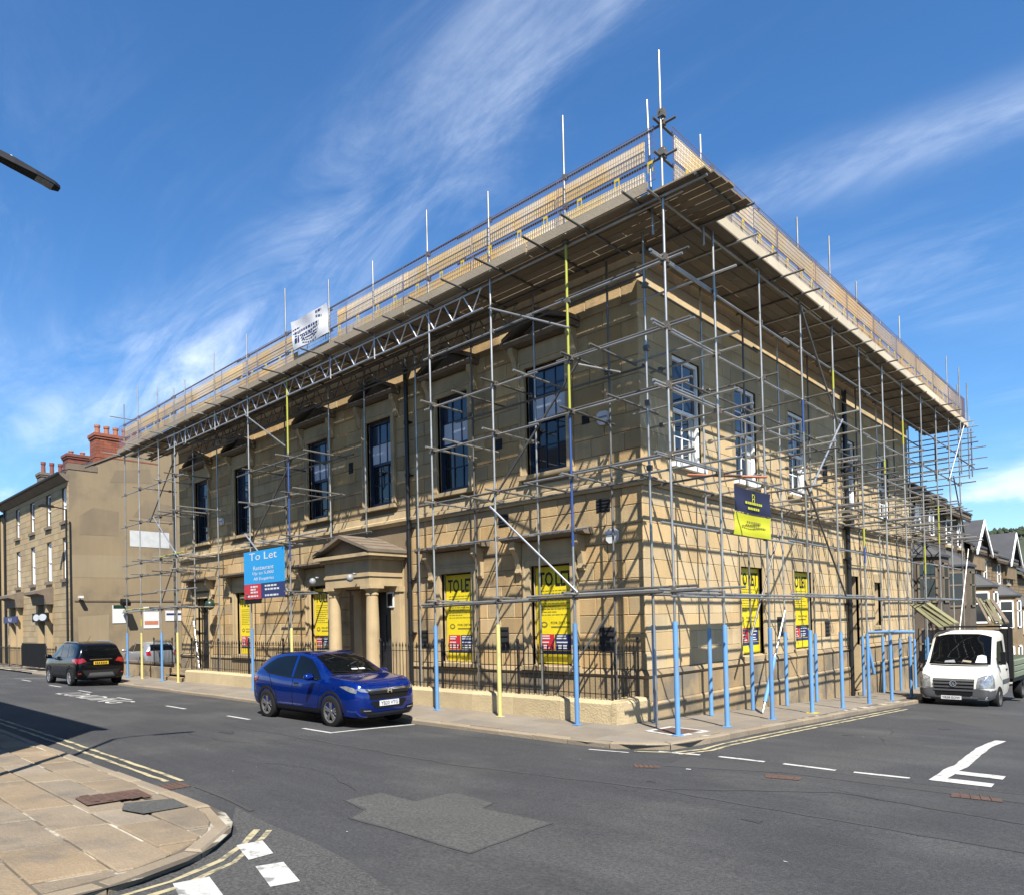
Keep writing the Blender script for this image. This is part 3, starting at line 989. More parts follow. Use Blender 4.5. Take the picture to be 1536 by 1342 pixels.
def add_stone(me, u, z, w, h, d, gap=0.005, ch=0.013):
    r = []
    for ins, dd in ((gap, -0.02), (gap, d-ch*0.8), (gap+ch, d)):
        r.append([me.pt(p) for p in ((u+ins, dd, z+ins), (u+w-ins, dd, z+ins), (u+w-ins, dd, z+h-ins), (u+ins, dd, z+h-ins))])
    for a, b in zip(r, r[1:]):
        for i in range(4):
            k = (i+1) % 4
            me.f.append([a[i], a[k], b[k], b[i]])
            me.m.append(0)
    me.f.append(r[-1])
    me.m.append(0)


blocks = []


def lay(face, u0, u1, courses, opens, pad=0.17):
    for ci, (z0, z1) in enumerate(courses):
        sp = []
        for o in opens:
            if o[2]-0.12 < (z0+z1)/2 < o[3]+0.30:
                sp.append((o[0]-pad, o[1]+pad))
        sp.sort()
        runs = []
        c = u0
        for a, b in sp:
            if a > c:
                runs.append((c, a))
            c = max(c, b)
        if c < u1:
            runs.append((c, u1))
        for a, b in runs:
            L = b-a
            if L < 0.12:
                continue
            if L < 0.9:
                cuts = [a, b]
            else:
                n = max(1, round(L/0.88))
                step = L/n
                off = (0.5 if ci % 2 else 0.0)*step
                cuts = [a]
                c = a+(off if off else step)
                while c < b-0.25:
                    cuts.append(c+random.uniform(-0.08, 0.08))
                    c += step
                cuts.append(b)
            for p, q in zip(cuts, cuts[1:]):
                mid = Vector(((p+q)/2, 0, (z0+z1)/2)) if face == 'A' else Vector((0, (p+q)/2, (z0+z1)/2))
                v = camp-mid
                cosv = abs(v.y if face == 'A' else v.x)/v.length
                blocks.append(((q-p)*(z1-z0)*cosv/v.length_squared, face, p, z0, q-p, z1-z0))


def courses(z0, z1, h):
    n = round((z1-z0)/h)
    return [(z0+(z1-z0)*i/n, z0+(z1-z0)*(i+1)/n) for i in range(n)]


PORT = (-10.35, -7.65, 0.2, 4.62)
lay('A', AX0, 0.0, courses(0.97, 4.93, 0.40), openA+[PORT])
lay('A', AX0, 0.0, courses(5.34, 9.70, 0.395), openA)
lay('B', 0.0, BY1, courses(0.97, 4.93, 0.40), openB)
lay('B', 0.0, BY1, courses(5.34, 9.70, 0.395), openB)
blocks.sort(reverse=True)
restA, restB = MB(FA), MB(FB)
for k, (_, face, u, z, w, h) in enumerate(blocks):
    if k < 300:
        fr = FA if face == 'A' else FB
        inst('stone_block', stone_mesh(w, h, face), None, wallA if face == 'A' else wallB, fr(u, random.uniform(-0.003, 0.004), z))
    else:
        add_stone(restA if face == 'A' else restB, u, z, w, h, random.uniform(-0.003, 0.004), *((0.005, 0.013) if face == 'A' else (0.003, 0.008)))
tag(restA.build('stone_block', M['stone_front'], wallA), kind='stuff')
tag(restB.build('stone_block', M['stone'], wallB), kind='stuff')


def band(fr, u0, u1, prof, name, m, parent=bld, ends=(0, 0)):
    """moulding: prof = (d, z) outline, mitred outwards by d*ends"""
    me = MB(fr)
    n = len(prof)
    a = [me.pt((u0-ends[0]*d, d, z)) for d, z in prof]
    b = [me.pt((u1+ends[1]*d, d, z)) for d, z in prof]
    for i in range(n):
        j = (i+1) % n
        me.f.append([a[i], a[j], b[j], b[i]])
        me.m.append(0)
    me.f.append(a[::-1])
    me.f.append(b)
    me.m += [0, 0]
    return me.build(name, m, parent)


string_prof = [(-0.1, 4.93), (0.05, 4.93), (0.07, 4.99), (0.13, 5.02), (0.13, 5.09), (0.05, 5.13), (0.035, 5.33), (-0.1, 5.34)]
corn_prof = [(-0.2, 9.70), (0.04, 9.70), (0.05, 9.88), (0.12, 9.93), (0.14, 10.06), (0.42, 10.12), (0.43, 10.26), (0.47, 10.32), (0.40, 10.40), (-0.2, 10.42)]
para_prof = [(-0.25, 10.42), (0.02, 10.42), (0.02, 10.98), (0.08, 11.0), (0.08, 11.10), (-0.25, 11.14)]
for prof, nm in ((string_prof, 'string_course'), (corn_prof, 'cornice'), (para_prof, 'parapet')):
    band(FA, AX0, 0.0, prof, nm, M['trim'], ends=(0, 1))
    band(FB, 0.0, BY1, prof, nm, M['trim'], ends=(1, 0))
rf = MB()
rf.box(AX0+0.3, -0.4, 0.4, BY1-0.3, 10.62, 10.80)
rf.build('roof', M['slate'], bld)

# plinth of large stones below a chamfered moulding
for fr, u0, u1, zb, opens, mit in ((FA, AX0, 0.0, -0.25, [(-10.4, -7.6), (-21.5, -20.0)], (0, 1)), (FB, 0.0, BY1, -2.2, [(13.05, 14.45)], (1, 0))):
    runs, c = [], u0
    for a, b in sorted(opens):
        runs.append((c, a))
        c = b
    runs.append((c, u1))
    for a, b in runs:
        e = (mit[0] if a == u0 else 0, mit[1] if b == u1 else 0)
        band(fr, a, b, [(-0.1, 0.80), (0.06, 0.80), (0.10, 0.86), (0.06, 0.92), (0.02, 0.96), (-0.1, 0.965)], 'plinth_moulding', M['plinth'], ends=e)
        band(fr, a, b, [(-0.1, zb), (0.02, zb), (0.02, 0.795), (-0.1, 0.795)], 'plinth_core', M['joint'], ends=e)
        n = max(1, round((b-a)/1.05))
        for i in range(n):
            ua, ub = a+(b-a)*i/n, a+(b-a)*(i+1)/n
            zt2 = 0.79
            lo = zb if fr is FA else max(zb, -0.75-0.05*ub)
            ztop = 0.30
            for z0, z1, d in ((lo, ztop, 0.105), (ztop, zt2, 0.06)):
                me = MB(fr)
                e0 = d-0.004 if (i == 0 and e[0]) else -0.004
                e1 = d-0.004 if (i == n-1 and e[1]) else -0.004
                me.prism([(0.0, z0+0.004), (d, z0+0.004), (d, z1-0.045 if z1 == ztop else z1-0.004), (d-0.04 if z1 == ztop else d, z1-0.004), (0.0, z1-0.004)], 0, ua-e0, ub+e1)
                me.build('plinth_stone', M['plinth'], bld)


def sash(fr, u0, u1, z0, z1, fm, cols, rows, gmat_up, gmat_lo, dep=0.20, blind=None, curtain=False, side=0.09):
    """two-light sash window set back in its opening; window > pane, blind"""
    w = MB(fr)
    zc = (z0+z1)/2
    w.box(u0, u0+side, -dep, -dep+0.08, z0, z1)
    w.box(u1-side, u1, -dep, -dep+0.08, z0, z1)
    w.box(u0+side, u1-side, -dep, -dep+0.08, z1-0.09, z1)
    w.box(u0+side, u1-side, -dep, -dep+0.10, z0, z0+0.11)
    w.box(u0+side, u1-side, -dep-0.03, -dep+0.05, zc-0.04, zc+0.04)
    win = None
    panes = []
    for k, (a, b, dd) in enumerate(((z0+0.11, zc-0.04, -dep-0.02), (zc+0.04, z1-0.09, -dep+0.02))):
        for c in range(1, cols):
            uu = u0+side+(u1-u0-2*side)*c/cols
            w.box(uu-0.014, uu+0.014, dd-0.012, dd+0.022, a, b)
        for r in range(1, rows):
            zz = a+(b-a)*r/rows
            w.box(u0+side, u1-side, dd-0.012, dd+0.020, zz-0.014, zz+0.014)
        for c in range(cols):
            for r in range(rows):
                pu0 = u0+side+(u1-u0-2*side)*c/cols
                pu1 = u0+side+(u1-u0-2*side)*(c+1)/cols
                pz0, pz1 = a+(b-a)*r/rows, a+(b-a)*(r+1)/rows
                panes.append((pu0, pu1, pz0, pz1, dd, gmat_lo if k == 0 else gmat_up, k, r))
    win = w.build('window', fm, bld)
    for pu0, pu1, pz0, pz1, dd, gm, k, r in panes:
        p = MB(fr)
        t = random.uniform(-0.006, 0.006)
        m = gm
        if blind and k == 1 and (pz0+pz1)/2 < blind:
            m = M['blind']
        t2 = random.uniform(-0.005, 0.005)
        p.face([(pu0, dd+t+t2, pz0), (pu1, dd-t+t2, pz0), (pu1, dd-t-t2, pz1), (pu0, dd+t-t2, pz1)])
        p.build('pane', m, win)
    if curtain:
        c = MB(fr)
        for s in (0, 1):
            a = u0+side+0.02 if s == 0 else u1-side-0.26
            for i in range(5):
                c.box(a+i*0.05, a+i*0.05+0.035, -dep-0.02, -dep+0.001, z0+0.13, zc-0.05)
        c.build('curtain', M['curtain'], win)
    return win


def surround(fr, u0, u1, z0, z1, w=0.16, d=0.06, sill=True, foot=None):
    """stone architrave round an opening, built of separate jambs, head and sill"""
    for a, b in ((u0-w, u0), (u1, u1+w)):
        me = MB(fr)
        me.box(a, b, -0.1, d, z0, z1)
        me.box(a+(0.0 if a < u0 else w-0.05), a+(0.05 if a < u0 else w), d, d+0.025, z0, z1+w)
        me.build('window_jamb', M['trim'], bld)
    me = MB(fr)
    me.box(u0-w+0.05, u1+w-0.05, -0.1, d, z1, z1+w)
    me.box(u0-w+0.05, u1+w-0.05, d, d+0.025, z1+w-0.05, z1+w)
    me.build('window_head', M['trim'], bld)
    if sill:
        me = MB(fr)
        me.prism([(-0.25, z0-0.13), (d+0.09, z0-0.13), (d+0.10, z0-0.03), (-0.25, z0)], 0, u0-w-0.03, u1+w+0.03)
        me.build('window_sill', M['trim'], bld)


def console(fr, uc, zt, h, d, w=0.13):
    """scrolled bracket"""
    me = MB(fr)
    pr = [(0.0, zt), (d, zt), (d*0.97, zt-h*0.22), (d*0.72, zt-h*0.33), (d*0.45, zt-h*0.52), (d*0.33, zt-h*0.8), (d*0.36, zt-h*0.93), (d*0.2, zt-h), (0.0, zt-h)]
    me.prism(pr, 0, uc-w/2, uc+w/2)
    s = len(me.v)
    for cu in (uc-w/2-0.012, uc+w/2-0.012):
        k = [(d*0.80+0.055*math.cos(t), zt-h*0.15+0.06*math.sin(t)) for t in [i*math.pi/5 for i in range(10)]]
        me.prism(k, 0, cu, cu+0.024)
        k = [(d*0.28+0.035*math.cos(t), zt-h*0.90+0.04*math.sin(t)) for t in [i*math.pi/5 for i in range(10)]]
        me.prism(k, 0, cu, cu+0.024)
    return me.build('console_bracket', M['trim'], bld)


for i, c in enumerate(CA_UP):
    u0, u1 = c-0.61, c+0.61
    sash(FA, u0, u1, 5.62, 8.20, M['blue_frame'], 3, 2, M['glass_blue'], M['glass'], blind=7.55 if i < 4 else None)
    surround(FA, u0, u1, 5.62, 8.20, 0.17, 0.06)
    me = MB(FA)
    me.box(u0-0.18, u1+0.18, 0.0, 0.05, 8.375, 8.70)
    me.build('window_frieze', M['trim'], bld)
    for s in (u0-0.26, u1+0.26):
        console(FA, s, 8.74, 0.62, 0.26, 0.14)
    ped = MB(FA)
    ped.prism([(-0.05, 8.745), (0.30, 8.745), (0.36, 8.80), (0.36, 8.86), (-0.05, 8.865)], 0, u0-0.42, u1+0.42)
    for s in (-1, 1):
        e = c+s*(0.61+0.44)
        poly = [(e, 8.87), (c, 9.32), (c, 9.44), (e, 8.97)]
        ped.prism(poly, 1, 0.0, 0.36)
    ped.prism([(u0-0.3, 8.868), (u1+0.3, 8.868), (c, 9.30)], 1, 0.0, 0.10)
    ped.build('window_pediment', M['weathered'], bld)
for i, c in enumerate(CB_UP):
    u0, u1 = c-0.67, c+0.67
    sash(FB, u0, u1, 5.62, 8.08, M['white_frame'], 2, 2, M['glass_blue'], M['glass'], curtain=True, side=0.075, dep=0.14)
    me = MB(FB)
    me.prism([(-0.25, 5.49), (0.09, 5.49), (0.10, 5.59), (-0.25, 5.62)], 0, u0-0.10, u1+0.10)
    me.build('window_sill', M['white_frame'] if i < 2 else M['trim'], bld)
    for a, b in ((u0-0.17, u0), (u1, u1+0.17)):
        me = MB(FB)
        me.box(a, b, -0.1, 0.006, 5.62, 8.38)
        me.build('window_jamb', M['trim'], bld)
    me = MB(FB)
    me.box(u0, u1, -0.1, 0.006, 8.08, 8.38)
    me.build('window_head', M['trim'], bld)

for (u0, u1, z0, z1) in openA[6:10]+[openA[11]]:
    door = z0 < 0.5
    surround(FA, u0, u1, z0, z1, 0.20, 0.07, sill=not door)
    me = MB(FA)
    me.box(u0-0.22, u1+0.22, 0.0, 0.06, 3.605, 3.97)
    me.build('window_frieze', M['trim'], bld)
    for s in (u0-0.33, u1+0.33):
        console(FA, s, 4.0, 0.80, 0.33, 0.15)
    me = MB(FA)
    me.prism([(-0.05, 4.002), (0.34, 4.002), (0.42, 4.06), (0.42, 4.12), (-0.05, 4.18)], 0, u0-0.64, u1+0.64)
    me.build('window_hood', M['weathered'], bld)
    if door:
        d = MB(FA)
        d.box(u0, u1, -0.30, -0.24, z0, z1-0.55)
        for a, b in ((0.12, 0.50), (0.60, 0.98)):
            for z in ((0.6, 1.2), (1.35, 2.4)):
                d.box(u0+a, u0+b, -0.24, -0.225, z[0], z[1])
        dd = d.build('door', M['door_dark'], bld)
        k = MB(FA)
        k.face([(u0+0.05, -0.26, z1-0.5), (u1-0.05, -0.26, z1-0.5), (u1-0.05, -0.26, z1-0.05), (u0+0.05, -0.26, z1-0.05)])
        k.build('pane', M['glass'], dd)
    else:
        b = MB(FA)
        b.box(u0, u1, -0.32, -0.22, z0, z1)
        b.build('window_board', M['blue_frame'], bld)
for (u0, u1, z0, z1) in openB[5:]:
    for a, b in ((u0-0.17, u0), (u1, u1+0.17)):
        me = MB(FB)
        me.box(a, b, -0.1, 0.006, max(z0, 0.97), z1+0.30)
        me.build('window_jamb', M['trim'], bld)
    me = MB(FB)
    me.box(u0, u1, -0.1, 0.006, z1, z1+0.30)
    me.build('window_head', M['trim'], bld)
    if z0 > 0:
        me = MB(FB)
        me.prism([(-0.25, z0-0.14), (0.07, z0-0.14), (0.08, z0-0.03), (-0.25, z0)], 0, u0-0.1, u1+0.1)
        me.build('window_sill', M['trim'], bld)
    if z0 < 0:
        d = MB(FB)
        d.box(u0, u1, -0.33, -0.28, z0, 2.45)
        for z in ((-0.3, 0.5), (0.7, 2.2)):
            d.box(u0+0.12, u0+0.50, -0.28, -0.265, *z)
            d.box(u0+0.60, u0+0.98, -0.28, -0.265, *z)
        d.build('door', M['door_dark'], bld)
        k = MB(FB)
        k.box(u0, u1, -0.33, -0.30, 2.45, z1)
        k.build('fanlight', M['glass_blue'], bld)
        k = MB(FB)
        k.box(u0-0.1, u1+0.1, -0.3, 0.16, z0-0.3, z0)
        k.build('doorstep', M['plinth'], bld)
        k = MB(FB)
        k.box(u0+0.16, u0+0.42, -0.262, -0.255, 1.30, 1.55)
        k.build('door_notice', M['paint_orange'], bld)
    else:
        b = MB(FB)
        b.box(u0, u1, -0.34, -0.26, z0, z1)
        b.build('window_board', M['white_frame'] if u0 > 12 else M['blue_frame'], bld)
# air vents and small openings in the stone
for fr, u, z, w, h in ((FA, -0.99, 4.61, 0.36, 0.30), (FA, -3.95, 4.61, 0.34, 0.32), (FA, -0.97, 1.62, 0.40, 0.55), (FA, -4.05, 1.62, 0.38, 0.62), (FA, -7.05, 1.62, 0.36, 0.50), (FA, -4.05, 6.55, 0.22, 0.26), (FA, -10.3, 7.0, 0.22, 0.34), (FA, -1.4, 6.6, 0.2, 0.2),
                      (FB, 7.2, 1.75, 0.42, 0.55), (FB, 11.0, 1.6, 0.40, 0.48), (FB, 11.2, 6.6, 0.40, 0.62), (FB, 9.9, 0.0, 0.44, 0.40), (FB, 16.4, 0.15, 0.6, 0.55), (FB, 6.6, 0.05, 0.50, 0.45)):
    me = MB(fr)
    me.box(u-w/2, u+w/2, -0.02, 0.012, z-h/2, z+h/2)
    v = me.build('air_vent', M['dark'], bld)
    me = MB(fr)
    n = 4
    for i in range(n):
        zz = z-h/2+h*(i+0.5)/n
        me.box(u-w/2+0.02, u+w/2-0.02, 0.012, 0.026, zz-0.012, zz+0.012)
    me.build('vent_slat', M['black_iron'], v)

# ---- portico with two free columns
PX0, PX1, PY = -10.35, -7.65, 1.43
po = MB(FA)
po.box(PX0+0.28, PX1-0.28, 0.0, PY-0.22, 3.16, 3.42)
po.box(PX0+0.25, PX1-0.25, 0.0, PY-0.19, 3.424, 3.50)
po.box(PX0+0.28, PX1-0.28, 0.0, PY-0.22, 3.504, 3.90)
po.box(PX0+0.14, PX1-0.14, 0.0, PY-0.12, 3.904, 3.98)
po.box(PX0, PX1, 0.0, PY, 3.984, 4.08)
po.build('portico_entablature', M['trim'], bld)
pc = (PX0+PX1)/2
pr = MB(FA)
for s in (-1, 1):
    e = pc+s*(PX1-PX0)/2*1.02
    pr.prism([(e, 4.085), (pc, 4.56), (pc, 4.66), (e, 4.17)], 1, 0.0, PY+0.03)
proof = pr.build('portico_roof', M['weathered'], bld)
ty = MB(FA)
ty.prism([(PX0+0.1, 4.083), (PX1-0.1, 4.083), (pc, 4.55)], 1, 0.0, PY-0.20)
ty.build('tympanum', M['weathered'], bld)
for i in range(1, 4):
    me = MB(FA)
    t = i/4
    me.prism([(pc+(PX1-PX0)/2*1.02*t-0.02, 4.66-0.49*t), (pc+(PX1-PX0)/2*1.02*t+0.02, 4.66-0.49*t-0.01), (pc+(PX1-PX0)/2*1.02*t+0.02, 4.675-0.49*t), (pc+(PX1-PX0)/2*1.02*t-0.02, 4.685-0.49*t)], 1, 0.05, PY)
    me.build('lead_roll', M['weathered'], proof)
for cx in (-9.90, -8.08):
    c = MB()
    c.lathe([(0.26, 0.20), (0.26, 0.30), (0.22, 0.32), (0.235, 0.37), (0.21, 0.42), (0.200, 0.45), (0.198, 1.3), (0.185, 2.2), (0.165, 2.88), (0.185, 2.90), (0.185, 2.94), (0.168, 2.955), (0.172, 3.02), (0.225, 3.07), (0.225, 3.075)], (cx, -1.0, 0), n=28)
    c.box(cx-0.24, cx+0.24, -1.24, -0.76, 3.08, 3.16)
    c.build('column', M['trim'], bld, smooth=40)
    c = MB(FA)
    c.box(cx-0.2, cx+0.2, -0.02, 0.16, 0.2, 3.0)
    c.box(cx-0.24, cx+0.24, -0.02, 0.20, 3.0, 3.155)
    c.build('pilaster', M['trim'], bld)
pw = MB(FA)
pw.box(PX0+0.2, -9.55, -0.01, 0.012, 0.2, 3.9)
pw.box(-8.45, PX1-0.2, -0.01, 0.012, 0.2, 3.9)
pw.box(-9.55, -8.45, -0.01, 0.012, 3.05, 3.9)
pw.build('portico_back_wall', M['trim'], bld)
d = MB(FA)
d.box(-9.55, -8.45, -0.34, -0.28, 0.35, 3.05)
for a in (-9.48, -8.97):
    for z in ((0.5, 1.2), (1.35, 2.35)):
        d.box(a, a+0.45, -0.28, -0.262, *z)
d.build('door', M['door_dark'], bld)
for i in range(3):
    me = MB(FA)
    me.box(PX0+0.1-i*0.0, PX1-0.1, 0.0, 1.45-0.32*i+0.0, -0.02+0.1*i*1.3, 0.11+0.13*i)
    me.build('entrance_step', M['plinth'], bld)
# small wall panel and flag-like sheet inside the porch
me = MB(FA)
me.box(-8.42, -8.12, 0.16, 0.20, 2.55, 3.0)
me.build('notice_panel', M['white'], bld)
me = MB(FA)
me.box(-8.38, -8.16, 0.20, 0.206, 2.60, 2.95)
me.build('notice_panel', M['black'], bld)
# drainpipes
for fr, u, z0, z1, r in ((FA, -7.45, 0.15, 9.65, 0.062), (FB, 12.85, -0.75, 9.6, 0.075)):
    p = MB(fr)
    p.tube((u, 0.13, z0), (u, 0.13, z1), r, 12)
    z = z0+0.1
    while z < z1:
        p.tube((u, 0.13, z), (u, 0.13, z+0.10), r*1.28, 12)
        p.box(u-r*1.9, u+r*1.9, 0.0, 0.10, z+0.03, z+0.07)
        z += 1.5
    if fr is FB:
        p.box(u-0.16, u+0.16, 0.03, 0.30, 4.9, 5.25)
    p.build('drainpipe', M['pipe'], bld, smooth=40)
# globe lamps on the portico
for x in (-10.22, -8.35):
    lp = MB()
    lp.tube((x, -1.35, 3.50), (x, -1.45, 3.50), 0.03, 8)
    lp.lathe([(0.02, 0.11), (0.075, 0.085), (0.105, 0.0), (0.08, -0.08), (0.02, -0.11)], (x, -1.56, 3.38), n=14)
    lp.build('globe_lamp', M['grey_plastic'], bld, smooth=True)

# ---- forecourt, dwarf wall and railings
fc = MB()
fc.box(-22.0, -0.1, -1.12, -0.02, -0.2, 0.18)
tag(fc.build('forecourt', M['flag_far']), kind='structure')
dw = thing('dwarf_wall', 'low pale sandstone dwarf wall along the pavement under the railings', 'wall', (-9.8, -1.34, 0))


def dwarf_run(x0, x1):
    n = max(1, round((x1-x0)/1.35))
    for i in range(n):
        a, b = x0+(x1-x0)*i/n, x0+(x1-x0)*(i+1)/n
        me = MB()
        hh = 0.42+random.uniform(-0.006, 0.006)
        me.prism([(-1.355, -0.12), (-1.355+random.uniform(-0.008, 0.008), hh-0.05), (-1.31, hh), (-0.96, hh+0.015), (-0.94, -0.12)], 0, a+0.003, b-0.003)
        me.build('wall_stone', M['dwarf'], dw)


dwarf_run(-19.6, -10.3)
dwarf_run(-7.75, -0.02)
me = MB()
me.prism([(0.10, -0.12), (0.10, 0.36), (0.05, 0.41), (-0.31, 0.425), (-0.33, -0.12)], 1, -0.935, -0.09)
me.build('wall_stone', M['dwarf'], dw)
me = MB()
me.box(-0.018, 0.104, -1.358, -0.938, -0.12, 0.40)
me.build('wall_stone', M['dwarf'], dw)

rl = thing('iron_railing', 'black spearhead iron railings standing on the dwarf wall', 'railing', (-9.8, -1.12, 0.42))
bar = MB()
bar.tube((0, 0, 0), (0, 0, 1.02), 0.0095, 6)
bar.lathe([(0.010, 1.02), (0.022, 1.06), (0.014, 1.10), (0.0, 1.17)], (0, 0, 0), n=6)
bar_me = bar.mesh('railing_bar', M['black_iron'])
post = MB()
post.tube((0, 0, -0.05), (0, 0, 1.16), 0.024, 8)
post.lathe([(0.03, 1.14), (0.04, 1.18), (0.03, 1.23), (0.0, 1.26)], (0, 0, 0), n=8)
post_me = post.mesh('railing_post', M['black_iron'])


def rail_run(p, q, parent, bm=bar_me, pm=post_me, sp=0.135, z=0.43, posts=2.2):
    p, q = Vector(p), Vector(q)
    L = (q-p).length
    d = (q-p)/L
    t = MB()
    for zz in (0.12, 0.93):
        a, b = p+Vector((0, 0, z+zz)), q+Vector((0, 0, z+zz))
        nrm = Vector((-d.y, d.x, 0))*0.018
        t.f.append([t.pt(v) for v in (a+nrm, b+nrm, b-nrm, a-nrm)])
        t.f.append([t.pt(v) for v in (a+nrm-Vector((0, 0, .014)), b+nrm-Vector((0, 0, .014)), b-nrm-Vector((0, 0, .014)), a-nrm-Vector((0, 0, .014)))])
        t.f.append([t.pt(v) for v in (a-nrm, b-nrm, b-nrm-Vector((0, 0, .014)), a-nrm-Vector((0, 0, .014)))])
        t.f.append([t.pt(v) for v in (a+nrm, b+nrm, b+nrm-Vector((0, 0, .014)), a+nrm-Vector((0, 0, .014)))])
        t.m += [0]*4
    t.build('top_rail', M['black_iron'], parent)
    n = int(L/sp)
    for i in range(1, n):
        c = p+d*(L*i/n)
        inst('railing_bar', bm, None, parent, (c.x, c.y, z+random.uniform(-0.006, 0.006)), (random.uniform(-0.008, 0.008), random.uniform(-0.008, 0.008), 0))
    k = max(1, round(L/posts))
    for i in range(k+1):
        c = p+d*(L*i/k)
        inst('railing_post', pm, None, parent, (c.x, c.y, z))


rail_run((-19.5, -1.12, 0), (-10.4, -1.12, 0), rl)
rail_run((-7.6, -1.12, 0), (-0.14, -1.12, 0), rl)
rail_run((-0.14, -1.0, 0), (-0.14, -0.12, 0), rl, posts=5)
# steps beside the end door
st = thing('side_steps', 'worn stone steps up to the dark door left of the railings', 'steps', (-20.6, -1.0, 0))
for i in range(3):
    me = MB()
    me.box(-21.6, -19.65, -1.42+0.3*i, -0.95+0.3*i if i < 2 else -0.05, -0.06+0.15*i, 0.10+0.14*i)
    me.build('step', M['plinth'], st)


# ---- things fixed to the walls
def alarm(fr, u, z, label, m=M['white'], k=1.0):
    t = thing('alarm_box', label, 'alarm box', fr(u, 0.0, z))
    me = MB(fr)
    pr = [(-0.15*k, -0.10*k), (-0.07*k, -0.18*k), (0.07*k, -0.18*k), (0.15*k, -0.10*k), (0.17*k, 0.12*k), (0.10*k, 0.17*k), (-0.10*k, 0.17*k), (-0.17*k, 0.12*k)]
    me.prism([(u+a, z+b) for a, b in pr], 1, 0.01, 0.10)
    me.build('casing', m, t)
    me = MB(fr)
    me.box(u-0.15*k, u+0.15*k, 0.10, 0.106, z-0.01, z+0.04*k)
    me.build('stripe', M['grey_plastic'], t)
    return t


alarm(FA, -0.90, 6.52, 'white alarm box on the upper stonework near the corner', k=0.85)
alarm(FA, -0.74, 3.90, 'white alarm box low on the front wall beside the corner', k=0.9)
alarm(FA, -18.9, 6.3, 'small white alarm box between the far upper windows', k=0.8)
lt = thing('wall_lamp', 'dark green round lamp beside the far end door', 'lamp', (-19.3, -0.3, 3.0))
me = MB()
me.tube((-19.3, 0.0, 3.02), (-19.3, -0.3, 3.02), 0.025, 8)
me.build('bracket', M['black_iron'], lt)
me = MB()
me.lathe([(0.02, 0.20), (0.16, 0.14), (0.20, 0.0), (0.14, -0.14), (0.03, -0.20)], (-19.3, -0.42, 2.98), n=16)
me.build('globe', M['green_bin'], lt, smooth=True)


# ---- TO LET posters
def poster(fr, u0, u1, z0, z1, d, label, mirrored=False):
    t = thing('letting_poster', label, 'poster', fr((u0+u1)/2, d, z0), group='yellow letting posters in the ground-floor windows')
    w, h = u1-u0, z1-z0
    me = MB(fr)
    me.box(u0, u1, d-0.012, d, z0, z1)
    me.build('sheet', M['poster'], t)
    X = lambda a: u0+a*w
    Z = lambda b: z1-b*h
    for a0, a1, s in ((0.07, 0.46, 'TO'), (0.52, 0.95, 'LET')):
        lettering('heading', s, fr, X(a0), X(a1), Z(0.205), Z(0.05), d+0.002, M['ink'], t, bold=0.022)
    sm = MB(fr)
    for k, (b, a1) in enumerate(((0.255, 0.85), (0.285, 0.70), (0.325, 0.9), (0.355, 0.8), (0.385, 0.88), (0.415, 0.62), (0.445, 0.9), (0.475, 0.55), (0.505, 0.82))):
        a = 0.09
        while a < a1:
            l = random.uniform(0.04, 0.12)
            sm.face([(X(a), d+0.002, Z(b)), (X(min(a+l, a1)), d+0.002, Z(b)), (X(min(a+l, a1)), d+0.002, Z(b-0.010)), (X(a), d+0.002, Z(b-0.010))])
            a += l+0.018
    tag(sm.build('small_print', M['grey_ink'], t, recalc=False), kind='stuff')
    me = MB(fr)
    cx, cz = X(0.2), Z(0.60)
    me.prism([(cx+0.105*math.cos(i*math.pi/8), cz+0.075*math.sin(i*math.pi/8)) for i in range(16)], 1, d, d+0.003)
    me.build('round_mark', M['grey_ink'], t)
    me = MB(fr)
    me.prism([(cx+0.06*math.cos(i*math.pi/8), cz+0.035*math.sin(i*math.pi/8)) for i in range(16)], 1, d+0.003, d+0.005)
    me.build('round_mark', M['poster'], t)
    lettering('contact_line', 'FOR DETAILS', fr, X(0.38), X(0.93), Z(0.595), Z(0.57), d+0.002, M['ink'], t)
    me = MB(fr)
    me.face([(X(0.38), d+0.002, Z(0.635)), (X(0.85), d+0.002, Z(0.635)), (X(0.85), d+0.002, Z(0.618)), (X(0.38), d+0.002, Z(0.618))])
    me.build('contact_line', M['grey_ink'], t, recalc=False)
    for a0, a1, m in ((0.06, 0.46, 'red'), (0.48, 0.96, 'navy')):
        me = MB(fr)
        me.box(X(a0), X(a1), d, d+0.004, Z(0.865), Z(0.70))
        me.build('agent_panel', M[m], t)
        for b in (0.725, 0.75, 0.79, 0.825, 0.85):
            me = MB(fr)
            e = random.uniform(0.55, 0.85)
            me.face([(X(a0+0.04), d+0.006, Z(b)), (X(a0+(a1-a0)*e), d+0.006, Z(b)), (X(a0+(a1-a0)*e), d+0.006, Z(b-0.013)), (X(a0+0.04), d+0.006, Z(b-0.013))])
            me.build('agent_line', M['white'], t, recalc=False)
    me = MB(fr)
    me.box(X(0.06), X(0.96), d+0.001, d+0.0035, Z(0.905), Z(0.872))
    me.build('agent_strip', M['navy'], t)
    return t


poster(FA, -3.07, -1.93, 1.05, 3.36, -0.14, 'yellow TO LET poster in the front window nearest the corner')
poster(FA, -6.24, -5.12, 1.03, 3.36, -0.14, 'yellow TO LET poster in the front window right of the drainpipe')
poster(FA, -12.70, -11.66, 1.03, 3.30, -0.14, 'yellow TO LET poster in the front window beside the portico column')
poster(FA, -17.86, -16.80, 1.03, 3.30, -0.14, 'yellow TO LET poster in the front window behind the cyan board post')
poster(FB, 4.76, 6.07, 1.08, 3.34, -0.12, 'yellow TO LET poster in the side window below the navy banner')
poster(FB, 8.37, 9.71, 1.08, 3.34, -0.12, 'yellow TO LET poster in the second side window along the side wall')

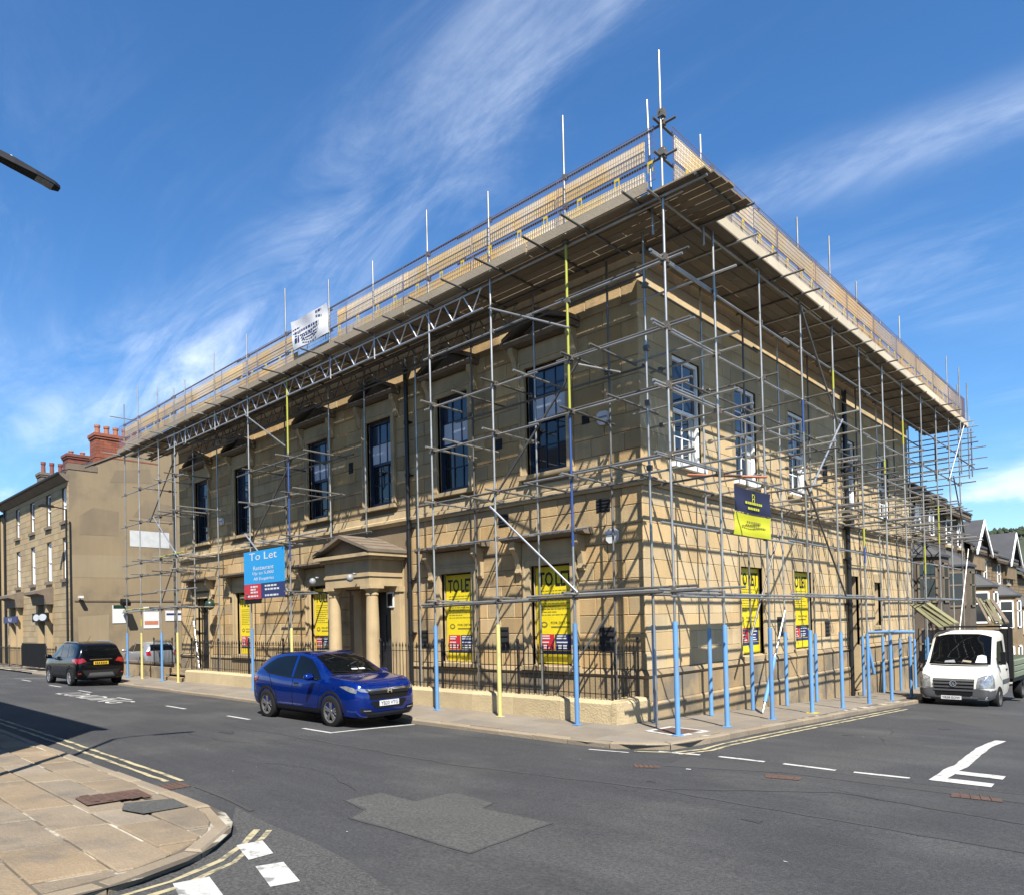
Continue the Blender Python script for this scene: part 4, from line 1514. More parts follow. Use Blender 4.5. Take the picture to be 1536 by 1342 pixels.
# ================================================================ THE SCAFFOLD
sc = thing('scaffold', 'tube and fitting scaffold wrapped round both street fronts of the stone building', 'scaffold', (1.65, -1.8, 0))
tu = MB()
tu.tube((0, 0, 0), (0, 0, 1), 0.0242, 10)
TUBE = tu.mesh('scaffold_tube', M['steel'], smooth=60)
su = MB()
su.tube((0, 0, 0), (0, 0, 1), 0.047, 12)
SLEEVE = su.mesh('foam_sleeve', M['sleeve_blue'], smooth=60)
pu = MB()
pu.tube((0, 0, 0), (0, 0, 1), 0.0268, 10)
PAINT = pu.mesh('paint_band', M['paint_lime'], smooth=60)
clamps = MB()


def aim(p, q):
    d = Vector(q)-Vector(p)
    return d.length, d.to_track_quat('Z', 'Y').to_euler()


def rod(name, p, q, m='steel', parent=sc, me=TUBE):
    L, rot = aim(p, q)
    return inst(name, me, M[m] if isinstance(m, str) else m, parent, p, rot, (1, 1, L))


def clamp(x, y, z, s=1.0):
    a, b, c = 0.045*s, 0.045*s, 0.05*s
    clamps.box(x-a, x+a, y-b, y+b, z-c, z+c)
    k = random.uniform(-0.5, 0.5)
    clamps.tube((x, y, z), (x+0.075*math.cos(k*6), y+0.075*math.sin(k*6), z+0.02), 0.014, 5)


def jit(a=0.02):
    return random.uniform(-a, a)


A_Y, A_IN, B_X, B_IN = -1.80, -0.52, 1.65, 0.38
A_FULL = [(1.65, 12.30, 'sleeve_blue'), (-0.53, 12.26, 'sleeve_blue'), (-2.60, 11.62, 'sleeve_yellow'), (-4.62, 12.08, 'sleeve_blue'), (-11.05, 12.40, 'sleeve_yellow'), (-13.45, 11.70, 'sleeve_blue'),
          (-19.20, 11.35, 'sleeve_yellow'), (-20.70, 11.74, 'sleeve_blue'), (-22.75, 12.30, 'sleeve_yellow'), (-24.35, 11.9, 'sleeve_blue')]
A_TOP = [(-6.74, 11.62), (-8.74, 11.84), (-15.8, 11.75), (-18.2, 11.4)]
B_FULL = [(0.16, 9.9), (2.36, 11.01), (4.75, 11.74), (6.95, 12.06), (9.2, 11.57), (11.45, 11.07), (13.7, 11.86), (16.0, 11.09), (18.2, 11.09), (20.3, 12.13), (22.1, 11.40)]
poles = {}
for x, zt, col in A_FULL:
    zb = HP(x, A_Y)+0.01
    ptop = (x-0.01+jit(), A_Y+jit(), zt)
    o = rod('pole', (x, A_Y, zb), ptop, 'steel')
    poles[('A', x)] = (o, Vector((x, A_Y, zb)), Vector(ptop))
    top = 2.02 if x > -18 else 1.92
    rod('sleeve', (x, A_Y, zb), (x, A_Y, zb+top), col, o, SLEEVE)
    bp = MB()
    bp.box(x-0.075, x+0.075, A_Y-0.075, A_Y+0.075, zb-0.008, zb+0.004)
    bp.build('base_plate', M[col], o)
for x, zt in A_TOP:
    rod('pole', (x, A_Y, 9.02), (x+jit(), A_Y, zt))
rod('pole', (1.28, -1.55, 9.2), (1.22, -1.55, 11.75))
for y, zt in B_FULL:
    zb = HP(B_X, y)+0.01
    ptop = (B_X+jit(), y-0.06+jit(), zt)
    o = rod('pole', (B_X, y, zb), ptop, 'steel')
    poles[('B', y)] = (o, Vector((B_X, y, zb)), Vector(ptop))
    rod('sleeve', (B_X, y, zb), (B_X, y, zb+2.0), 'sleeve_blue', o, SLEEVE)
    bp = MB()
    k = 0.075 if y not in (4.75,) else 0.12
    bp.box(B_X-k, B_X+k, y-k, y+k, zb-0.008, zb+0.004)
    bp.build('base_plate', M['sleeve_blue'] if k < 0.1 else M['yellow_tag'], o)
rod('pole', (B_X, -0.30, 9.3), (B_X, -0.32, 11.45))
for y, zt in ((22.9, 11.6), (21.4, 11.9)):
    rod('pole', (B_X+0.2, y, 7.6), (B_X+0.2, y, zt))
for x in (-0.42, -2.42, -4.45, -6.6, -8.9, -10.7, -13.3, -15.8, -18.3, -20.4, -22.4):
    low = 0.19 if x < -0.2 else 0.0
    if -10.6 < x < -7.4:
        low = 4.75
    rod('pole', (x, A_IN, low), (x+jit(), A_IN, 9.66), 'steel' if random.random() < 0.55 else 'dark_steel')
for i, y in enumerate((-0.35, 2.10, 4.35, 6.55, 8.8, 11.0, 13.2, 15.5, 17.7, 19.8, 21.6)):
    zb = HP(B_IN, y)+0.01
    o = rod('pole', (B_IN, y, zb), (B_IN, y+jit(), 9.66), 'steel' if i % 2 else 'dark_steel')
    if y > -1:
        rod('sleeve', (B_IN, y, zb), (B_IN, y, zb+2.0), 'sleeve_blue', o, SLEEVE)
rod('pole', (0.82, -1.08, HP(0.8, -1.1)), (0.80, -1.1, 9.6), 'steel')
o = rod('pole', (0.42, -0.40, 0.0), (0.42, -0.42, 9.6), 'dark_steel')
# poles of the return at the far end
for x, y in ((-24.4, 0.4), (-23.4, 0.6), (-24.4, 2.6)):
    rod('pole', (x, y, 0.0), (x, y, 10.9), 'dark_steel')
# paint bands on the coloured tubes
for key, z0, z1, m in ((('A', -0.53), 6.25, 9.62, 'paint_lime'), (('A', -0.53), 3.55, 6.22, 'paint_blue'), (('A', -11.05), 7.35, 9.75, 'paint_lime'), (('A', -11.05), 4.05, 7.30, 'paint_blue'), (('A', -22.75), 2.2, 2.5, 'paint_lime'),
                       (('B', 6.95), 8.0, 8.5, 'paint_lime'), (('B', 11.45), 6.3, 6.8, 'paint_lime'), (('B', 13.7), 7.6, 8.4, 'paint_lime'), (('B', 16.0), 3.4, 4.4, 'paint_lime'), (('B', 9.2), 4.0, 4.5, 'paint_lime'), (('B', 18.2), 4.6, 6.0, 'paint_lime'), (('B', 9.2), 3.5, 3.95, 'paint_blue'), (('B', 4.75), 6.5, 7.3, 'paint_blue')):
    o, pb, pt_ = poles[key]
    rod('paint_band', pb.lerp(pt_, (z0-pb.z)/(pt_.z-pb.z)), pb.lerp(pt_, (z1-pb.z)/(pt_.z-pb.z)), m, o, PAINT)


def ledger(p, q, m='steel', marks=(), name='ledger'):
    """a horizontal run made of tubes end to end, clamped at marks (positions along the run axis)"""
    p, q = Vector(p), Vector(q)
    L = (q-p).length
    n = max(1, math.ceil(L/6.4))
    d = (q-p)/L
    for i in range(n):
        a = p+d*(L*i/n-(0.25 if i else 0))
        b = p+d*(L*(i+1)/n)
        off = Vector((0, 0, 0.05*(i % 2)))
        sag = Vector((0, 0, jit(0.025)))
        rod(name, a+off, b+off+sag, m if random.random() < 0.7 else 'dark_steel')


# ---- front: outer and inner ledgers
zoneR = [1.65, -0.53, -2.60, -4.62]
for z, x0, x1 in ((2.53, -5.15, 2.05), (3.90, -4.9, -0.2), (4.96, -5.2, 2.1), (6.20, -4.75, 2.0), (7.27, -4.9, 2.15), (8.50, -4.9, 1.95)):
    ledger((x0, A_Y+0.055, z), (x1, A_Y+0.055, z+jit(0.03)))
    for x in zoneR:
        if x0 < x < x1:
            clamp(x, A_Y+0.03, z)
ledger((-5.0, A_Y-0.055, 2.46), (2.2, A_Y-0.055, 2.50), 'dark_steel')
for z, x0, x1 in ((4.90, -5.3, 0.6), (7.20, -5.0, 0.5), (2.55, -4.8, 0.4), (9.0, -22.5, 0.5)):
    ledger((x0, A_IN-0.05, z), (x1, A_IN-0.05, z), 'dark_steel')
for z, x0, x1 in ((3.05, -14.3, -9.7), (4.75, -14.2, -9.2), (6.05, -13.9, -10.6), (7.15, -14.4, -10.0)):
    ledger((x0, A_Y+0.055, z), (x1, A_Y+0.055, z+jit(0.03)))
    ledger((x0+0.4, A_IN-0.05, z+0.08), (x1+0.6, A_IN-0.05, z+0.05), 'dark_steel')
    for x in (-11.05, -13.45):
        clamp(x, A_Y+0.03, z)
for z, x0, x1 in ((2.85, -24.9, -18.0), (3.55, -24.8, -17.6), (4.30, -24.6, -18.4), (4.85, -24.9, -17.8), (6.55, -25.0, -18.3), (7.95, -24.9, -18.6)):
    ledger((x0, A_Y+0.055, z), (x1, A_Y+0.055, z+jit(0.04)))
    for x in (-19.2, -20.7, -22.75, -24.35):
        clamp(x, A_Y+0.03, z)
ledger((-24.7, A_Y-0.05, 2.80), (-18.2, A_Y-0.05, 2.84), 'steel')
rod('ledger', (-24.6, A_Y-0.06, 2.90), (-21.2, A_Y-0.06, 2.93), 'paint_lime')
rod('ledger', (-20.6, A_Y-0.06, 4.92), (-18.4, A_Y-0.06, 4.95), 'paint_lime')
# front: transoms across, clamped at each pole and between
for zone, levels in (((1.65, -0.53, -2.60, -4.62), (2.58, 4.93, 6.24, 7.32)), ((-11.05, -13.45), (3.1, 4.80, 6.1, 7.2)), ((-19.2, -20.7, -22.75), (2.9, 4.35, 4.9, 6.6, 8.0))):
    for x in zone:
        for z in levels:
            if x > 1:
                continue
            rod('transom', (x+0.07, A_Y-random.uniform(0.22, 0.5), z+0.02), (x+0.07, A_IN+random.uniform(0.1, 0.3), z+jit(0.02)), 'steel' if random.random() < 0.65 else 'dark_steel')
            clamp(x+0.05, A_Y+0.02, z)
            clamp(x+0.05, A_IN, z, 0.9)
            if random.random() < 0.55 and z > 4:
                xm = x+random.uniform(0.7, 1.2)
                rod('transom', (xm, A_Y-random.uniform(0.15, 0.45), z+0.02), (xm, A_IN+random.uniform(0.1, 0.25), z), 'steel' if random.random() < 0.5 else 'dark_steel')
# ties at the corner
for z in (2.58, 4.99, 6.25, 7.32, 8.55):
    rod('transom', (1.60, -2.25, z), (1.60, 0.30, z), 'steel')
    rod('transom', (0.1, -0.45, z+0.05), (2.35, -0.45+jit(0.05), z+0.04), 'steel')
    rod('transom', (-0.9, A_Y+0.1, z+0.06), (2.05, A_Y+0.1, z+0.06), 'dark_steel')
    clamp(1.62, A_Y, z, 1.2)
    clamp(0.82, -1.1, z)
rod('transom', (0.0, -0.75, 7.14), (-0.5, -1.6, 7.25), 'steel')
# front braces
rod('brace', (-2.70, A_Y-0.06, 4.62), (-0.40, A_Y-0.06, 2.62), 'alu')
rod('brace', (-2.60, A_Y-0.06, 9.00), (-0.45, A_Y-0.06, 7.90), 'steel')
rod('brace', (-0.30, A_Y+0.10, 7.30), (-2.80, A_Y+0.10, 4.75), 'dark_steel')
rod('brace', (-13.70, A_Y-0.06, 5.15), (-11.00, A_Y-0.06, 3.05), 'alu')
rod('brace', (-13.55, A_Y-0.06, 9.05), (-11.10, A_Y-0.06, 7.55), 'steel')
rod('brace', (-10.95, A_Y+0.10, 7.20), (-13.6, A_Y+0.10, 4.80), 'dark_steel')
rod('brace', (-19.1, A_Y+0.1, 9.0), (-21.9, A_Y+0.1, 6.5), 'dark_steel')
rod('brace', (-21.2, A_Y-0.05, 6.6), (-18.9, A_Y-0.05, 4.8), 'alu')
rod('brace', (-19.4, A_Y+0.1, 4.8), (-21.2, A_Y+0.1, 2.8), 'dark_steel')
rod('brace', (-19.3, -0.9, 0.45), (-20.4, -0.6, 2.4), 'alu')
rod('brace', (-0.55, A_IN-0.05, 2.2), (-1.9, A_IN-0.4, 0.25), 'dark_steel')
rod('brace', (-18.4, A_Y, 9.0), (-15.9, A_IN, 9.1), 'dark_steel')

# lattice beams carrying the platform over the entrance
for y, m in ((A_Y+0.01, 'alu'), (A_IN-0.06, 'dark_steel')):
    for x0, x1 in ((-2.85, -8.6), (-8.65, -14.6), (-14.65, -19.9)):
        lb = rod('ladder_beam', (x0, y, 9.56), (x1, y, 9.56), m)
        rod('chord', (x0, y, 9.10), (x1, y, 9.10), m, lb)
        n = 9
        web = MB()
        for i in range(n):
            a = x0+(x1-x0)*(i+0.08)/n
            c = x0+(x1-x0)*(i+0.5)/n
            b = x0+(x1-x0)*(i+0.92)/n
            web.tube((a, y, 9.55), (c, y, 9.11), 0.017, 6)
            web.tube((c, y, 9.11), (b, y, 9.55), 0.017, 6)
        web.build('lacing', M[m], lb)

# ---- side: ledgers, transoms, braces
for z, y0, y1, m in ((2.53, -2.1, 22.4, 'steel'), (3.77, -2.1, 22.2, 'steel'), (4.96, -2.2, 22.3, 'steel'), (6.20, -2.2, 22.5, 'steel'), (7.27, -2.2, 22.6, 'steel'), (8.52, -2.2, 22.8, 'steel')):
    ledger((B_X-0.055, y0, z), (B_X-0.055, y1, z-0.03), m)
    for y, _ in B_FULL:
        clamp(B_X-0.03, y, z)
ledger((B_X+0.055, -2.0, 2.46), (B_X+0.055, 22.0, 2.47), 'steel')
for z in (2.55, 4.92, 7.22, 8.9):
    ledger((B_IN+0.05, -0.6, z), (B_IN+0.05, 22.2, z), 'dark_steel')
for k, (y, _) in enumerate(B_FULL):
    for z in (4.90, 6.14, 7.32):
        rod('transom', (random.uniform(0.02, 0.15), y+0.07, z), (B_X+random.uniform(0.3, 0.75), y+0.07, z+0.02), 'steel' if random.random() < 0.7 else 'dark_steel')
        clamp(B_X, y+0.05, z)
        clamp(B_IN, y+0.05, z, 0.9)
    for z in (4.93, 6.17):
        if k < len(B_FULL)-1:
            nmid = 1 if k < 3 else 2
            for i in range(nmid):
                yy = y+(B_FULL[k+1][0]-y)*(i+1)/(nmid+1)+jit(0.1)
                rod('transom', (random.uniform(0.05, 0.35), yy, z+0.03), (B_X+random.uniform(0.25, 0.8), yy, z+0.04), 'steel' if random.random() < 0.6 else ('dark_steel' if random.random() < 0.8 else 'paint_lime'))
for y in (9.5, 11.2, 12.4, 14.6, 17.0, 19.2):
    rod('transom', (0.1, y, 5.28), (2.4, y+0.05, 5.30), 'steel')
rod('transom', (0.9, 0.28, 5.02), (2.5, 0.30, 4.72), 'paint_orange')
rod('brace', (B_X+0.05, 4.55, 9.55), (B_X+0.05, 7.05, 7.1), 'dark_steel')
rod('brace', (B_X+0.09, 7.30, 7.25), (B_X+0.09, 4.75, 5.05), 'alu')
rod('brace', (B_X+0.05, 4.55, 5.3), (B_X+0.05, 7.35, 2.5), 'dark_steel')
rod('brace', (B_X-0.9, 5.35, 4.2), (B_X-0.9, 3.5, 1.6), 'dark_steel')
o = rod('brace', (0.85, 5.35, 2.20), (0.95, 3.55, -0.22), 'alu')
rod('sleeve', (0.898, 4.48, 1.03), (0.94, 3.72, 0.01), 'sleeve_blue', o, SLEEVE)
rod('brace', (B_X+0.3, 21.6, 9.6), (B_X+0.1, 19.7, 7.2), 'alu')
rod('brace', (B_X+0.1, 20.4, 7.4), (B_X+0.1, 22.3, 5.0), 'dark_steel')
rod('brace', (B_X+0.2, 22.2, 4.6), (B_X+0.2, 20.0, 1.2), 'steel')
for z in (8.0, 8.45, 8.9, 9.3):
    for y in (22.0, 23.2):
        rod('transom', (-2.6+jit(0.4), y+jit(0.1), z+jit(0.06)), (B_X+random.uniform(0.35, 0.8), y+jit(0.15), z), 'dark_steel' if random.random() < 0.6 else 'steel')
for x in (-0.6, 0.6, 1.9):
    rod('ledger', (x, 20.8, 8.12), (x, 23.6, 8.12), 'dark_steel')
    rod('pole', (x, 23.2, 7.7), (x, 23.2, 9.7), 'dark_steel')
# padded gate frame by the van
for p, q in (((1.75, 10.9, 1.50), (2.15, 12.0, 1.46)), ((1.2, 10.9, 1.48), (1.9, 10.95, 1.50)), ((1.2, 10.9, 1.0), (1.25, 11.2, 0.2))):
    rod('sleeve', p, q, 'sleeve_blue', sc, SLEEVE)

# ---- working platform: boards, transoms under them
z = 9.60
ledger((-24.6, A_Y+0.05, z), (2.0, A_Y+0.05, z))
ledger((-24.4, A_IN-0.10, z), (0.6, A_IN-0.10, z), 'dark_steel')
ledger((B_X-0.05, -2.3, z), (B_X-0.05, 22.9, z))
ledger((B_IN+0.10, -0.5, z), (B_IN+0.10, 22.8, z), 'dark_steel')
x = 1.2
while x > -24.5:
    rod('transom', (x, A_Y-random.uniform(0.35, 0.95), 9.665), (x+jit(), A_IN+0.12, 9.67), 'steel' if random.random() < 0.3 else 'dark_steel')
    x -= random.uniform(0.95, 1.3)
y = -0.3
while y < 22.8:
    rod('transom', (B_IN-0.12, y, 9.67), (B_X+random.uniform(0.3, 0.75), y+jit(), 9.665), 'dark_steel' if random.random() < 0.75 else 'steel')
    y += random.uniform(0.95, 1.25)
rod('transom', (2.35, -2.0, 9.66), (2.35, -0.3, 9.66), 'dark_steel')
rod('transom', (0.5, -0.40, 9.63), (2.7, -0.40, 9.63), 'dark_steel')
rod('transom', (1.0, -1.86, 9.63), (2.5, -1.86, 9.63), 'steel')


def board_mesh(name, L, w, t, ax):
    me = MB()
    b = 0.006
    pr = [(-w/2, b), (-w/2+b, 0), (w/2-b, 0), (w/2, b), (w/2, t-b), (w/2-b, t), (-w/2+b, t), (-w/2, t-b)]
    me.prism(pr, 0 if ax == 0 else 1, 0, L)
    return me.mesh(name, M['board'])


BA, BB = board_mesh('platform_board', 3.9, 0.222, 0.038, 0), board_mesh('platform_board', 3.9, 0.222, 0.038, 1)
for r in range(7):
    y = -1.87+0.240*r
    x = -24.9+(1.3*r) % 2.1
    while x < 2.5:
        L = min(3.9, 2.58+jit(0.05)-x)
        if L > 0.5:
            inst('platform_board', BA, None, sc, (x, y, 9.695+jit(0.003)), (0, jit(0.001), jit(0.002)), (L/3.9, 1, 1))
        x += 3.92
for r in range(7):
    x = 0.375+0.230*r
    y = -0.42
    first = True
    while y < 22.9:
        L = (2.0+(0.9*r) % 1.9) if first else 3.9
        L = min(L, 22.95-y)
        if L > 0.4:
            inst('platform_board', BB, None, sc, (x, y, 9.695+jit(0.003)), (jit(0.001), 0, jit(0.002)), (1, L/3.9, 1))
        y += L+0.02
        first = False
# toe boards and timber guard boards on edge
for x0, x1 in ((-24.6, -20.9), (-20.85, -17.0), (-16.95, -13.1), (-13.05, -9.2), (-9.15, -5.3), (-5.25, -1.4), (-1.35, 1.45)):
    tb = MB()
    tb.box(x0, x1, -2.025+jit(0.005), -1.987, 9.735, 9.91+jit(0.008))
    tb.build('toe_board', M['toe'], sc)
for y0, y1 in ((-1.55, 2.2), (2.25, 6.1), (6.15, 10.0), (10.05, 13.9), (13.95, 17.8), (17.85, 22.9)):
    tb = MB()
    tb.box(1.83, 1.868, y0, y1, 9.735+(0.0), 9.94+jit(0.008))
    tb.build('toe_board', M['cream_board'], sc)
for x0, x1 in ((-24.3, -21.15), (-21.13, -17.55), (-17.53, -13.85), (-13.83, -10.5), (-8.4, -5.4), (-5.38, -1.9), (-1.88, 1.25)):
    for z0, z1 in ((9.99, 10.29), (10.47, 10.86)):
        gb = MB()
        gb.box(x0+jit(0.008), x1+jit(0.008), -1.765, -1.735, z0+jit(0.012), z1+jit(0.015))
        gb.build('guard_board', M['gold_board'], sc)
for x0, x1 in ((-10.5, -8.4),):
    gb = MB()
    gb.box(x0, x1, -1.765, -1.735, 9.99, 10.16)
    gb.build('guard_board', M['gold_board'], sc)
for y0, y1 in ((-1.45, 1.9), (2.0, 5.4), (5.45, 8.9), (8.95, 12.4), (12.45, 15.9), (15.95, 19.3), (19.35, 22.8)):
    for z0, z1 in ((9.97, 10.35), (10.44, 10.90)):
        gb = MB()
        gb.box(1.685, 1.715, y0+jit(0.04), y1+jit(0.04), z0+jit(0.012), z1+jit(0.015))
        gb.build('guard_board', M['gold_board'] if z0 > 10.2 or y0 > 8 else M['cream_board'], sc)
# guard rails
for z in (10.40, 11.0):
    ledger((-24.55, A_Y+0.05, z), (1.90, A_Y+0.05, z), 'dark_steel', name='guard_rail')
    ledger((B_X-0.05, -2.02, z), (B_X-0.05, 23.2, z), 'dark_steel', name='guard_rail')
    for x, _, _ in A_FULL:
        clamp(x, A_Y+0.03, z)
    for y, _ in B_FULL:
        clamp(B_X-0.03, y, z)
rod('guard_rail', (-24.6, -2.3, 11.35), (-23.6, 0.6, 11.1), 'dark_steel')
# wire mesh guards
gm = MB()
W, Hh = 2.36, 0.97
n = 40
for i in range(n+1):
    x = W*i/n
    r = 0.0036 if 0 < i < n else 0.007
    gm.tube((x, 0, 0), (x, 0, Hh), r, 4, caps=False)
for i in range(11):
    zz = Hh*i/10
    r = 0.0030 if 0 < i < 10 else 0.007
    gm.tube((0, 0.004, zz), (W, 0.004, zz), r, 4, caps=False)
GUARD = gm.mesh('mesh_guard', M['mesh'])
tg = MB()
for x in (0.45, 1.30, 2.0):
    tg.box(x, x+0.11, -0.006, -0.002, 0.31, 0.36)
    tg.box(x, x+0.02, -0.006, -0.002, 0.16, 0.31)
    tg.box(x+0.09, x+0.11, -0.006, -0.002, 0.16, 0.31)
TAGS = tg.mesh('hook_tag', M['yellow_tag'])
x = -24.6
while x < 1.4:
    w = min(2.40, 1.58-x)
    o = inst('mesh_guard', GUARD, None, sc, (x, -1.90+jit(0.008), 9.97), (0, 0, 0), (w/2.4, 1, 1))
    tag(inst('hook_tag', TAGS, None, o, (x, -1.90, 9.97)), kind='stuff')
    x += 2.40
y = -1.65
while y < 22.5:
    w = min(2.40, 22.9-y)
    o = inst('mesh_guard', GUARD, None, sc, (1.76+jit(0.008), y, 9.97), (0, 0, math.pi/2), (w/2.4, 1, 1))
    tag(inst('hook_tag', TAGS, None, o, (1.775, y, 9.97), (0, 0, math.pi/2)), kind='stuff')
    y += 2.40
for p in ((1.65, A_Y, 11.15), (1.65, A_Y, 10.45), (1.65, A_Y, 9.75), (-0.53, A_Y, 9.7)):
    clamp(*p, 1.3)
tag(clamps.build('coupler', M['coupler'], sc), kind='stuff')

# ---- boards and banners hung on the scaffold
cb = thing('agent_board', 'large cyan letting board with red and navy foot on the front scaffold', 'sign', (-12.4, -1.95, 2.95))
cbd = 1.96
me = MB(FA)
me.box(-13.62, -11.15, cbd-0.03, cbd, 3.45, 4.50)
me.build('blue_panel', M['cyan'], cb)
me = MB(FA)
me.box(-13.62, -12.55, cbd-0.03, cbd, 2.97, 3.447)
me.build('red_panel', M['red'], cb)
me = MB(FA)
me.box(-12.547, -11.15, cbd-0.03, cbd, 2.97, 3.447)
me.build('navy_panel', M['navy'], cb)
lettering('heading', 'To Let', FA, -13.25, -11.55, 4.20, 4.44, cbd+0.003, M['white'], cb)
for s, a, b, zz in (('Restaurant', -13.0, -11.75, 3.88), ('Up to 5,000', -13.05, -11.75, 3.70), ('All Enquiries', -13.0, -11.75, 3.52)):
    lettering('wording', s, FA, a, b, zz, zz+0.13, cbd+0.003, M['white'], cb)
for a, b, zz in ((-13.2, -12.75, 3.33), (-13.2, -12.85, 3.24), (-13.2, -12.75, 3.15), (-13.4, -12.7, 3.03), (-12.3, -11.6, 3.33), (-12.3, -11.45, 3.22), (-12.3, -11.5, 3.03)):
    me = MB(FA)
    u = a
    while u < b:
        l = random.uniform(0.08, 0.2)
        me.face([(u, cbd+0.003, zz), (min(b, u+l), cbd+0.003, zz), (min(b, u+l), cbd+0.003, zz+0.055), (u, cbd+0.003, zz+0.055)])
        u += l+0.04
    me.build('agent_line', M['white'], cb, recalc=False)
me = MB(FA)
me.box(-13.60, -12.6, cbd-0.05, cbd-0.01, 2.82, 2.965)
me.build('bracket', M['black'], cb)

nb = thing('company_banner', 'navy and yellow cloth banner tied to the side scaffold', 'banner', (1.75, 1.3, 3.7))


def cloth(fr, u0, u1, z0, z1, d, m, name, parent, amp=0.02, n=10, skew=0.0):
    me = MB(fr)
    idx = []
    for j in range(n+1):
        for i in range(n+1):
            a, b = i/n, j/n
            idx.append(me.pt((u0+(u1-u0)*a+skew*(1-b), d+amp*math.sin(a*9+b*3)+amp*0.6*math.sin(b*7), z0+(z1-z0)*b-0.04*math.sin(a*math.pi)*(b))))
    for j in range(n):
        for i in range(n):
            k = j*(n+1)+i
            me.f.append([k, k+1, k+n+2, k+n+1])
            me.m.append(0)
    return me.build(name, m, parent, smooth=True)


cloth(FB, 0.50, 2.32, 4.20, 4.72, 1.76, M['banner_navy'], 'navy_half', nb, 0.012)
cloth(FB, 0.50, 2.32, 3.72, 4.197, 1.76, M['banner_yellow'], 'yellow_half', nb, 0.012, skew=-0.06)
em = MB(FB)
for zz in (4.50, 4.59):
    em.box(1.32, 1.44, 1.778, 1.782, zz, zz+0.018)
    em.box(1.32, 1.34, 1.778, 1.782, zz-0.06, zz)
    em.box(1.42, 1.44, 1.778, 1.782, zz-0.06, zz)
em.build('emblem', M['banner_yellow'], nb)
for a, b, zz, hgt, m in ((0.98, 1.82, 4.385, 0.05, 'banner_yellow'), (1.10, 1.66, 4.275, 0.05, 'banner_yellow'), (1.02, 1.70, 3.98, 0.05, 'grey_ink'), (0.80, 1.95, 3.90, 0.035, 'grey_ink')):
    me = MB(FB)
    u = a
    while u < b:
        l = random.uniform(0.05, 0.09)
        me.face([(u, 1.782, zz), (min(b, u+l), 1.782, zz), (min(b, u+l), 1.782, zz+hgt), (u, 1.782, zz+hgt)])
        u += l+0.025
    me.build('wording', M[m], nb, recalc=False)

tb = thing('torn_banner', 'crumpled white printed banner tied to the top guard rail', 'banner', (-9.5, -1.95, 10.2))
cloth(FA, -10.45, -8.62, 10.22, 11.10, 1.985, M['tarp'], 'sheet', tb, 0.022, 14, 0.12)
for k, (a, b, zz, hgt) in enumerate(((-10.3, -9.9, 10.75, 0.05), (-10.2, -8.95, 10.62, 0.08), (-9.9, -9.0, 10.52, 0.04), (-9.85, -9.0, 10.44, 0.04), (-9.8, -9.1, 10.36, 0.05), (-9.1, -8.8, 10.92, 0.08), (-10.2, -9.95, 10.40, 0.12))):
    me = MB(FA)
    u = a
    while u < b:
        l = random.uniform(0.06, 0.13)
        f = lambda uu: 2.035
        me.face([(u, f(u), zz), (min(b, u+l), f(u), zz), (min(b, u+l), f(u), zz+hgt), (u, f(u), zz+hgt)])
        u += l+0.03
    me.build('print_line', M['navy'], tb, recalc=False)

# ================================================================ NEIGHBOURING BUILDINGS
FN = lambda u, d, z: (u, -1.4-d, z)            # neighbour front: u = x
FGb = lambda u, d, z: (-33.4+d, u, z)          # its gable: u = y


def brick_rows(me, a0, a1, b0, b1, z0, z1, h=0.075, w=0.23, fr=None):
    """courses of bricks round a stack, each brick a small box proud of the core"""
    z = z0
    k = 0
    while z < z1-0.02:
        for side in range(4):
            lo, hi = (a0, a1) if side < 2 else (b0, b1)
            p = lo-(w/2 if k % 2 else 0)
            while p < hi:
                q0, q1 = max(lo, p)+0.005, min(hi, p+w)-0.005
                if q1-q0 > 0.03:
                    if side == 0:
                        me.box(q0, q1, b0-0.012, b0+0.02, z+0.005, z+h-0.005)
                    elif side == 1:
                        me.box(q0, q1, b1-0.02, b1+0.012, z+0.005, z+h-0.005)
                    elif side == 2:
                        me.box(a0-0.012, a0+0.02, q0, q1, z+0.005, z+h-0.005)
                    else:
                        me.box(a1-0.02, a1+0.012, q0, q1, z+0.005, z+h-0.005)
                p += w
        z += h
        k += 1


def chimney(house, a0, a1, b0, b1, z0, z1, m, pots, along='y', potm=M['pot'], ph=0.55, h=0.16):
    c = MB()
    c.box(a0+0.01, a1-0.01, b0+0.01, b1-0.01, z0, z1)
    ch = c.build('chimney', M['joint'], house)
    b = MB()
    brick_rows(b, a0, a1, b0, b1, z0, z1, h, h*2.6)
    b.build('brickwork', m, ch)
    c = MB()
    c.box(a0-0.06, a1+0.06, b0-0.06, b1+0.06, z1-0.22, z1-0.10)
    c.box(a0-0.10, a1+0.10, b0-0.10, b1+0.10, z1-0.10, z1+0.06)
    c.box(a0-0.03, a1+0.03, b0-0.03, b1+0.03, z0+(z1-z0)*0.42, z0+(z1-z0)*0.42+0.07)
    c.build('chimney_cap', m, ch)
    for i in range(pots):
        t = (i+0.5)/pots
        x, y = ((a0+a1)/2, b0+(b1-b0)*t) if along == 'y' else (a0+(a1-a0)*t, (b0+b1)/2)
        p = MB()
        p.lathe([(0.15, 0), (0.13, ph*0.75), (0.16, ph*0.78), (0.16, ph), (0.11, ph)], (x, y, z1+0.05), n=12)
        p.build('chimney_pot', potm, ch, smooth=40)


